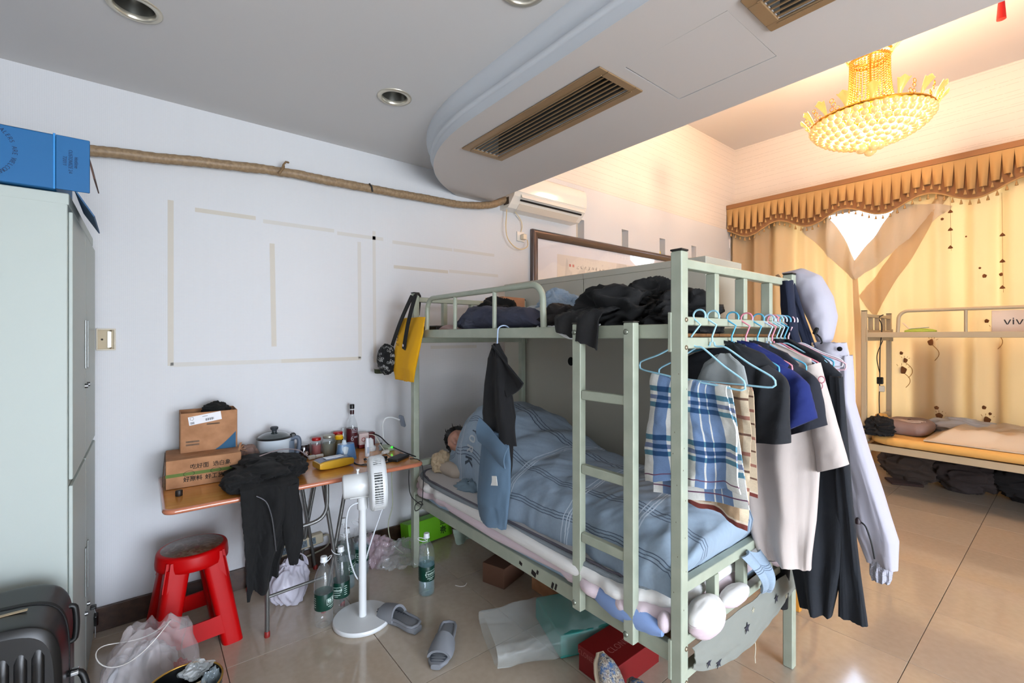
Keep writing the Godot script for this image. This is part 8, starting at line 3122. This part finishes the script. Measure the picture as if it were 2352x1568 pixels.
	g.lathe([Vector2(0.026, 0.585), Vector2(0.027, 0.59), Vector2(0.027, 0.645), Vector2(0.020, 0.655)], 24)
	part(o, "neck_collar", g, wh)
	var ax := Vector3(0.955, 0.035, 0.29).normalized()
	var upv := (Vector3.UP - ax * ax.y).normalized()
	var base := Basis(ax.cross(upv) * -1.0, ax, upv)
	base = Basis(upv.cross(ax).normalized(), ax, upv.cross(ax).cross(ax).normalized())
	var hc := Vector3(0.055, 0.712, 0.018)
	g = Geo.new()
	g.xf = Transform3D(base, hc)
	g.lathe([Vector2(0.0, -0.158), Vector2(0.052, -0.156), Vector2(0.060, -0.148), Vector2(0.061, -0.03), Vector2(0.055, -0.02), Vector2(0.0, -0.02)], 36)
	var motor := part(o, "motor_housing", g, wh)
	g = Geo.new()
	g.box(Vector3(-0.01, 0.655, 0.0), Vector3(0.115, 0.018, 0.05), 0.006, Basis(Vector3.UP, -0.3))
	part(o, "tilt_bracket", g, wh)
	g = Geo.new()
	g.lathe([Vector2(0.006, 0.0), Vector2(0.005, 0.018), Vector2(0.009, 0.020), Vector2(0.009, 0.027), Vector2(0.0, 0.028)], 12, hc + Vector3(-0.08, 0.056, -0.02))
	part(motor, "oscillation_knob", g, wh)
	g = Geo.new()
	g.xf = Transform3D(base, hc)
	g.lathe([Vector2(0.060, -0.030), Vector2(0.128, -0.026), Vector2(0.138, -0.018), Vector2(0.138, -0.008), Vector2(0.134, -0.008)], 48)
	part(o, "rear_shroud", g, wh)
	g = Geo.new()
	g.xf = Transform3D(base, hc)
	g.lathe([Vector2(0.134, 0.032), Vector2(0.138, 0.032), Vector2(0.138, 0.044), Vector2(0.130, 0.052), Vector2(0.118, 0.054)], 48)
	part(o, "front_ring", g, wh)
	# slats of the side band
	var sg := Geo.new()
	sg.box(Vector3(0, 0.012, 0.1365), Vector3(0.0055, 0.044, 0.004), 0.001)
	var slat := sg.mesh()
	for k in 64:
		var s := put(o, "band_slat", slat, wh, hc)
		s.basis = base * Basis(Vector3.UP, TAU * k / 64.0)
	for k in 4:
		sg = Geo.new()
		sg.xf = Transform3D(base * Basis(Vector3.UP, TAU * (k + 0.5) / 4.0), hc)
		sg.grid(8, 1, func(u: float, w: float): return Vector3(0.138 * sin((u - 0.5) * 0.30), lerpf(-0.01, 0.034, w), 0.138 * cos((u - 0.5) * 0.30)), 0.003)
		part(o, "band_block", sg, wh)
	for k in 7:
		g = Geo.new()
		g.xf = Transform3D(base, hc)
		var r := 0.02 + 0.018 * k
		var ring := []
		for q in 41:
			ring.append(Vector3(cos(TAU * q / 40.0) * r, 0.054, sin(TAU * q / 40.0) * r))
		g.tube(ring, 0.0014, 5, false)
		part(o, "grille_ring", g, wh)
	for k in 5:
		g = Geo.new()
		g.xf = Transform3D(base * Basis(Vector3.UP, TAU * k / 5.0), hc)
		g.grid(8, 8, func(u: float, w: float): return Vector3((u - 0.5) * 0.085 * (0.5 + 0.6 * w), 0.012 + 0.022 * (u - 0.5), 0.02 + 0.098 * w), 0.002)
		part(o, "blade", g, mat(Color(0.80, 0.82, 0.82), 0.3))
	single("fan_cord", "white cord looping from the fan's neck down behind its pole", "cable", Geo.new().tube(smooth([Vector3(0.855, 0.625, -2.33), Vector3(0.81, 0.61, -2.325), Vector3(0.795, 0.52, -2.325), Vector3(0.815, 0.35, -2.33), Vector3(0.865, 0.22, -2.36), Vector3(0.90, 0.24, -2.385), Vector3(0.95, 0.38, -2.39), Vector3(1.0, 0.55, -2.36), Vector3(1.02, 0.60, -2.34)], 60), 0.004, 7), mat(Color(0.80, 0.82, 0.84), 0.45))

	# slippers
	slipper("grey foam slipper with its toe resting against the fan base", Vector2(1.062, -2.07), Vector2(0.975, -2.355), -1.0)
	slipper("grey foam slipper lying alone on the open floor, toe to the room", Vector2(1.205, -2.005), Vector2(1.005, -1.79), 1.0)

	# white shopping bag under the table
	o = thing("shopping_bag", "white plastic shopping bag with looped handles under the table", "bag", "", Vector3(0.63, 0, -2.76))
	g = film(Vector3(0.0, 0.105, 0.0), Vector3(0.105, 0.125, 0.075), 97.0, 0.05, 0.20)
	part(o, "film", g, mat(Color(0.84, 0.83, 0.88, 0.7), 0.35))
	g = Geo.new()
	for s in [0.0]:
		g.grid(6, 24, func(u: float, w: float):
			var a := PI * w
			return Vector3(0.035 - 0.050 * cos(a) + (u - 0.5) * 0.016, 0.195 + 0.075 * sin(a) - 0.01 * (u - 0.5), 0.01 + (u - 0.5) * 0.028), 0.002)
	part(o, "handle", g, mat(Color(0.84, 0.83, 0.88), 0.4))
	# clear plastic bags by the bed post
	single("clear_wrap_bag", "crumpled clear plastic bag on the floor beside the bunk post", "bag", film(Vector3(1.30, 0.055, -2.80), Vector3(0.14, 0.075, 0.12), 101.0, 0.0, 0.45), mat(Color(0.86, 0.88, 0.88, 0.16), 0.08))
	single("pink_wrap_bag", "crumpled clear bag with a pink tint behind the fan pole", "bag", film(Vector3(1.17, 0.075, -2.90), Vector3(0.11, 0.10, 0.10), 105.0, 0.0, 0.45), mat(Color(0.84, 0.74, 0.78, 0.34), 0.2))
	# power strip hung on the wall under the table
	o = thing("power_strip", "cream multi-socket power strip hung low on the wall under the table", "power strip", "", Vector3(0.765, 0.175, W + 0.025))
	g = Geo.new()
	g.box(Vector3.ZERO, Vector3(0.27, 0.068, 0.042), 0.008, Basis(Vector3.BACK, 0.10))
	part(o, "case", g, mat(Color(0.74, 0.70, 0.60), 0.45))
	for k in 4:
		g = Geo.new()
		g.box(Vector3(-0.09 + k * 0.052, -0.008 + k * 0.005, 0.0215), Vector3(0.040, 0.042, 0.002), 0.001, Basis(Vector3.BACK, 0.10))
		var s := part(o, "socket_face", g, mat(Color(0.40, 0.46, 0.50), 0.5))
		g = Geo.new()
		for q in [[-0.008, 0.008], [0.008, 0.008], [0.0, -0.008]]:
			g.box(Vector3(-0.09 + k * 0.052 + q[0], -0.008 + k * 0.005 + q[1], 0.0228), Vector3(0.003, 0.008, 0.001), 0.0)
		part(s, "slots", g, mat(Color(0.05, 0.05, 0.05), 0.8))
	g = Geo.new()
	g.tube(smooth([Vector3(0.135, 0.015, 0.0), Vector3(0.165, 0.02, 0.01), Vector3(0.175, -0.01, 0.01), Vector3(0.16, -0.05, 0.01), Vector3(0.10, -0.075, 0.005), Vector3(-0.05, -0.10, 0.0)], 40), 0.006, 8)
	part(o, "lead", g, mat(Color(0.55, 0.53, 0.46), 0.5))
	# pale cord hanging from the wall behind the bed post
	single("pale_cord", "pale cord with a white inline switch hanging beside the bunk post", "cable", Geo.new().tube(smooth([Vector3(1.33, 0.70, -2.90), Vector3(1.30, 0.62, -2.90), Vector3(1.295, 0.50, -2.90), Vector3(1.30, 0.35, -2.90), Vector3(1.27, 0.22, -2.90), Vector3(1.29, 0.10, -2.88), Vector3(1.36, 0.02, -2.86)], 50), 0.0035, 6), mat(Color(0.70, 0.72, 0.62), 0.5))


func build_under_bed() -> void:
	var g: Geo
	# red shoe box
	var o := thing("shoe_box", "red shoe box with pale lettering under the edge of the bunk", "box", "", Vector3(1.665, 0, -1.30))
	var red := mat(Color(0.44, 0.02, 0.025), 0.55)
	g = Geo.new()
	g.box(Vector3(0, 0.045, 0), Vector3(0.322, 0.09, 0.196), 0.003)
	part(o, "body", g, red)
	g = Geo.new()
	g.box(Vector3(0, 0.096, 0), Vector3(0.330, 0.038, 0.204), 0.004)
	part(o, "lid", g, red)
	var ink := Geo.new()
	ink.text("CLONED", 0.020, func(p: Vector2): return [Vector3(-0.1652, 0.088 + p.y, -0.045 + p.x), Vector3.LEFT])
	part(o, "side_lettering", ink, mat(Color(0.62, 0.36, 0.34), 0.6))
	ink = Geo.new()
	ink.text("CLONED", 0.030, func(p: Vector2): return [Vector3(-0.02 + p.x, 0.1154, 0.02 - p.y), Vector3.UP])
	part(o, "lid_lettering", ink, mat(Color(0.62, 0.36, 0.34), 0.6))
	# patterned shoes leaning against it
	for k in 2:
		o = thing("patterned_shoe", ["blue and cream patterned sneaker leaning toe-up against the red box", "patterned sneaker tip beside the one leaning on the red box"][k], "shoe", "pair of patterned sneakers", Vector3([1.395, 1.475][k], [0.085, 0.02][k], [-1.13, -1.02][k]))
		o.rotation = Vector3(0, [-0.30, -0.45][k], 0)
		var im := Image.create(128, 128, false, Image.FORMAT_RGB8)
		for y in 128:
			for x in 128:
				var a := nz(x * 0.05, y * 0.09, 3.0 + k)
				var c := Color(0.74, 0.70, 0.62)
				if a > 0.18:
					c = Color(0.24, 0.38, 0.55)
				elif absf(a) < 0.06:
					c = Color(0.16, 0.14, 0.16)
				elif a < -0.25:
					c = Color(0.50, 0.44, 0.40)
				im.set_pixel(x, y, c)
		var tilt: float = [0.95, 0.35][k]
		var tb := Basis(Vector3.RIGHT, tilt)
		# local -z is the toe
		g = Geo.new()
		g.xf = Transform3D(tb, Vector3.ZERO)
		g.loft(40, 40, func(u: float, w: float):
			var a: float = TAU * u
			var wd := cat([0.010, 0.034, 0.044, 0.047, 0.045, 0.038, 0.033, 0.034, 0.034, 0.026], w)
			var hh := cat([0.022, 0.046, 0.056, 0.062, 0.076, 0.092, 0.098, 0.096, 0.092, 0.08], w)
			var s := 0.5 + 0.5 * signf(sin(a)) * pow(absf(sin(a)), 0.8)
			return Vector3(signf(cos(a)) * pow(absf(cos(a)), 0.7) * wd, 0.020 + hh * s, lerpf(-0.15, 0.14, w)))
		part(o, "upper", g, mat(Color(1, 1, 1), 0.6, {"tex": plain_tex(im), "tri": true, "scale": 5.0}))
		g = Geo.new()
		g.xf = Transform3D(tb, Vector3.ZERO)
		g.loft(40, 30, func(u: float, w: float):
			var a: float = TAU * u
			var wd := cat([0.014, 0.040, 0.049, 0.051, 0.048, 0.042, 0.038, 0.039, 0.039, 0.030], w)
			return Vector3(signf(cos(a)) * pow(absf(cos(a)), 0.7) * wd, 0.012 + 0.012 * signf(sin(a)) * pow(absf(sin(a)), 0.6) + 0.004, lerpf(-0.156, 0.146, w)))
		part(o, "sole", g, mat(Color(0.78, 0.72, 0.62), 0.6))
		g = Geo.new()
		g.xf = Transform3D(tb, Vector3.ZERO)
		var ring := []
		for q in 25:
			var a := TAU * q / 24.0
			ring.append(Vector3(cos(a) * 0.030, 0.112 + 0.010 * sin(a), 0.060 + sin(a) * 0.052))
		g.tube(ring, 0.006, 7, false)
		part(o, "collar", g, cloth(Color(0.84, 0.83, 0.80)))
	# teal box inside a clear bag
	o = thing("teal_box", "teal box wrapped in a frosted plastic bag under the bunk", "box", "", Vector3(1.4825, 0, -1.491), atan2(-0.366, 0.93))
	g = Geo.new()
	g.box(Vector3(0.14, 0.056, -0.165), Vector3(0.28, 0.11, 0.33), 0.008)
	part(o, "box", g, mat(Color(0.20, 0.56, 0.52), 0.5))
	g = Geo.new()
	g.loft(70, 30, func(u: float, w: float):
		var a: float = TAU * u
		var c := signf(cos(a)) * pow(absf(cos(a)), 0.5)
		var s := signf(sin(a)) * pow(absf(sin(a)), 0.5)
		var t: float = lerpf(-0.30, 0.285, w)
		var open := smoothstep(0.45, 0.0, w)
		var hgt := lerpf(0.062, 0.045, open) * (1.0 + 0.25 * nz(t * 9.0, u * 5.0))
		var k := 1.0 + 0.10 * nz(u * 4.0, t * 8.0, 2.0)
		return Vector3(t, maxf(0.060 + hgt * s * (1.0 + open * 0.5 * nz(u * 6.0, 4.0)), 0.004), -0.165 + 0.180 * c * k), false)
	part(o, "plastic_bag", g, mat(Color(0.80, 0.83, 0.82, 0.22), 0.30))
	# carton under the bed
	o = thing("under_bed_carton", "brown carton with black figures deep under the bunk", "box", "", Vector3(1.95, 0, -1.85))
	g = Geo.new()
	g.box(Vector3(0, 0.14, 0), Vector3(0.36, 0.28, 0.34), 0.004)
	part(o, "body", g, cardboard())
	ink = Geo.new()
	ink.text("20", 0.05, func(p: Vector2): return [Vector3(-0.1812, 0.15 + p.y, 0.04 + p.x), Vector3.LEFT], true)
	ink.text("KG", 0.03, func(p: Vector2): return [Vector3(-0.1812, 0.10 + p.y, 0.04 + p.x), Vector3.LEFT], true)
	part(o, "print", ink, mat(Color(0.08, 0.05, 0.04), 0.8))
	g = Geo.new()
	g.box(Vector3(1.72, 0.06, -2.22), Vector3(0.22, 0.12, 0.16), 0.003, Basis(Vector3.UP, 0.3))
	single("flat_carton", "small brown carton under the middle of the bunk", "box", g, mat(Color(0.36, 0.24, 0.17), 0.8))
	# green gift box at the wall
	o = thing("green_box", "lime green gift box with dark Chinese characters under the bunk's wall end", "box", "", Vector3(1.60, 0, -2.98), 0.08)
	g = Geo.new()
	g.box(Vector3(0, 0.085, 0), Vector3(0.36, 0.16, 0.11), 0.003, Basis(Vector3.RIGHT, -0.16))
	part(o, "body", g, mat(Color(0.38, 0.66, 0.02), 0.5))
	ink = Geo.new()
	var tb2 := Basis(Vector3.RIGHT, -0.16)
	var on := func(p: Vector2): return [Vector3(0, 0.085, 0) + tb2 * Vector3(0.075 + p.x, p.y, 0.0558), tb2 * Vector3.BACK]
	glyphs(ink, "雪", Vector2(0.0, 0.068), 0.055, 0.0, 0.006, on)
	glyphs(ink, "奈", Vector2(0.0, 0.002), 0.055, 0.0, 0.006, on)
	part(o, "lettering", ink, mat(Color(0.03, 0.07, 0.02), 0.8))
	g = Geo.new()
	g.grid(16, 12, func(u: float, w: float): return Vector3(1.72 + 0.16 * u, 0.10 - 0.09 * w + 0.012 * nz(u * 5.0, w * 5.0), -2.82 + 0.05 * w + 0.02 * sin(u * 7.0)), 0.002)
	single("paper_wrap", "pale green printed paper wrap beside the lime green box", "wrap", g, mat(Color(0.62, 0.70, 0.64), 0.6))
	# curl of thread on the floor
	single("floor_scrap", "tiny curled white scrap lying on the floor under the bunk", "scrap", Geo.new().tube(smooth([Vector3(1.44, 0.003, -2.33), Vector3(1.455, 0.004, -2.30), Vector3(1.48, 0.003, -2.29), Vector3(1.505, 0.004, -2.305)], 16), 0.0022, 5), mat(Color(0.82, 0.80, 0.78), 0.7))
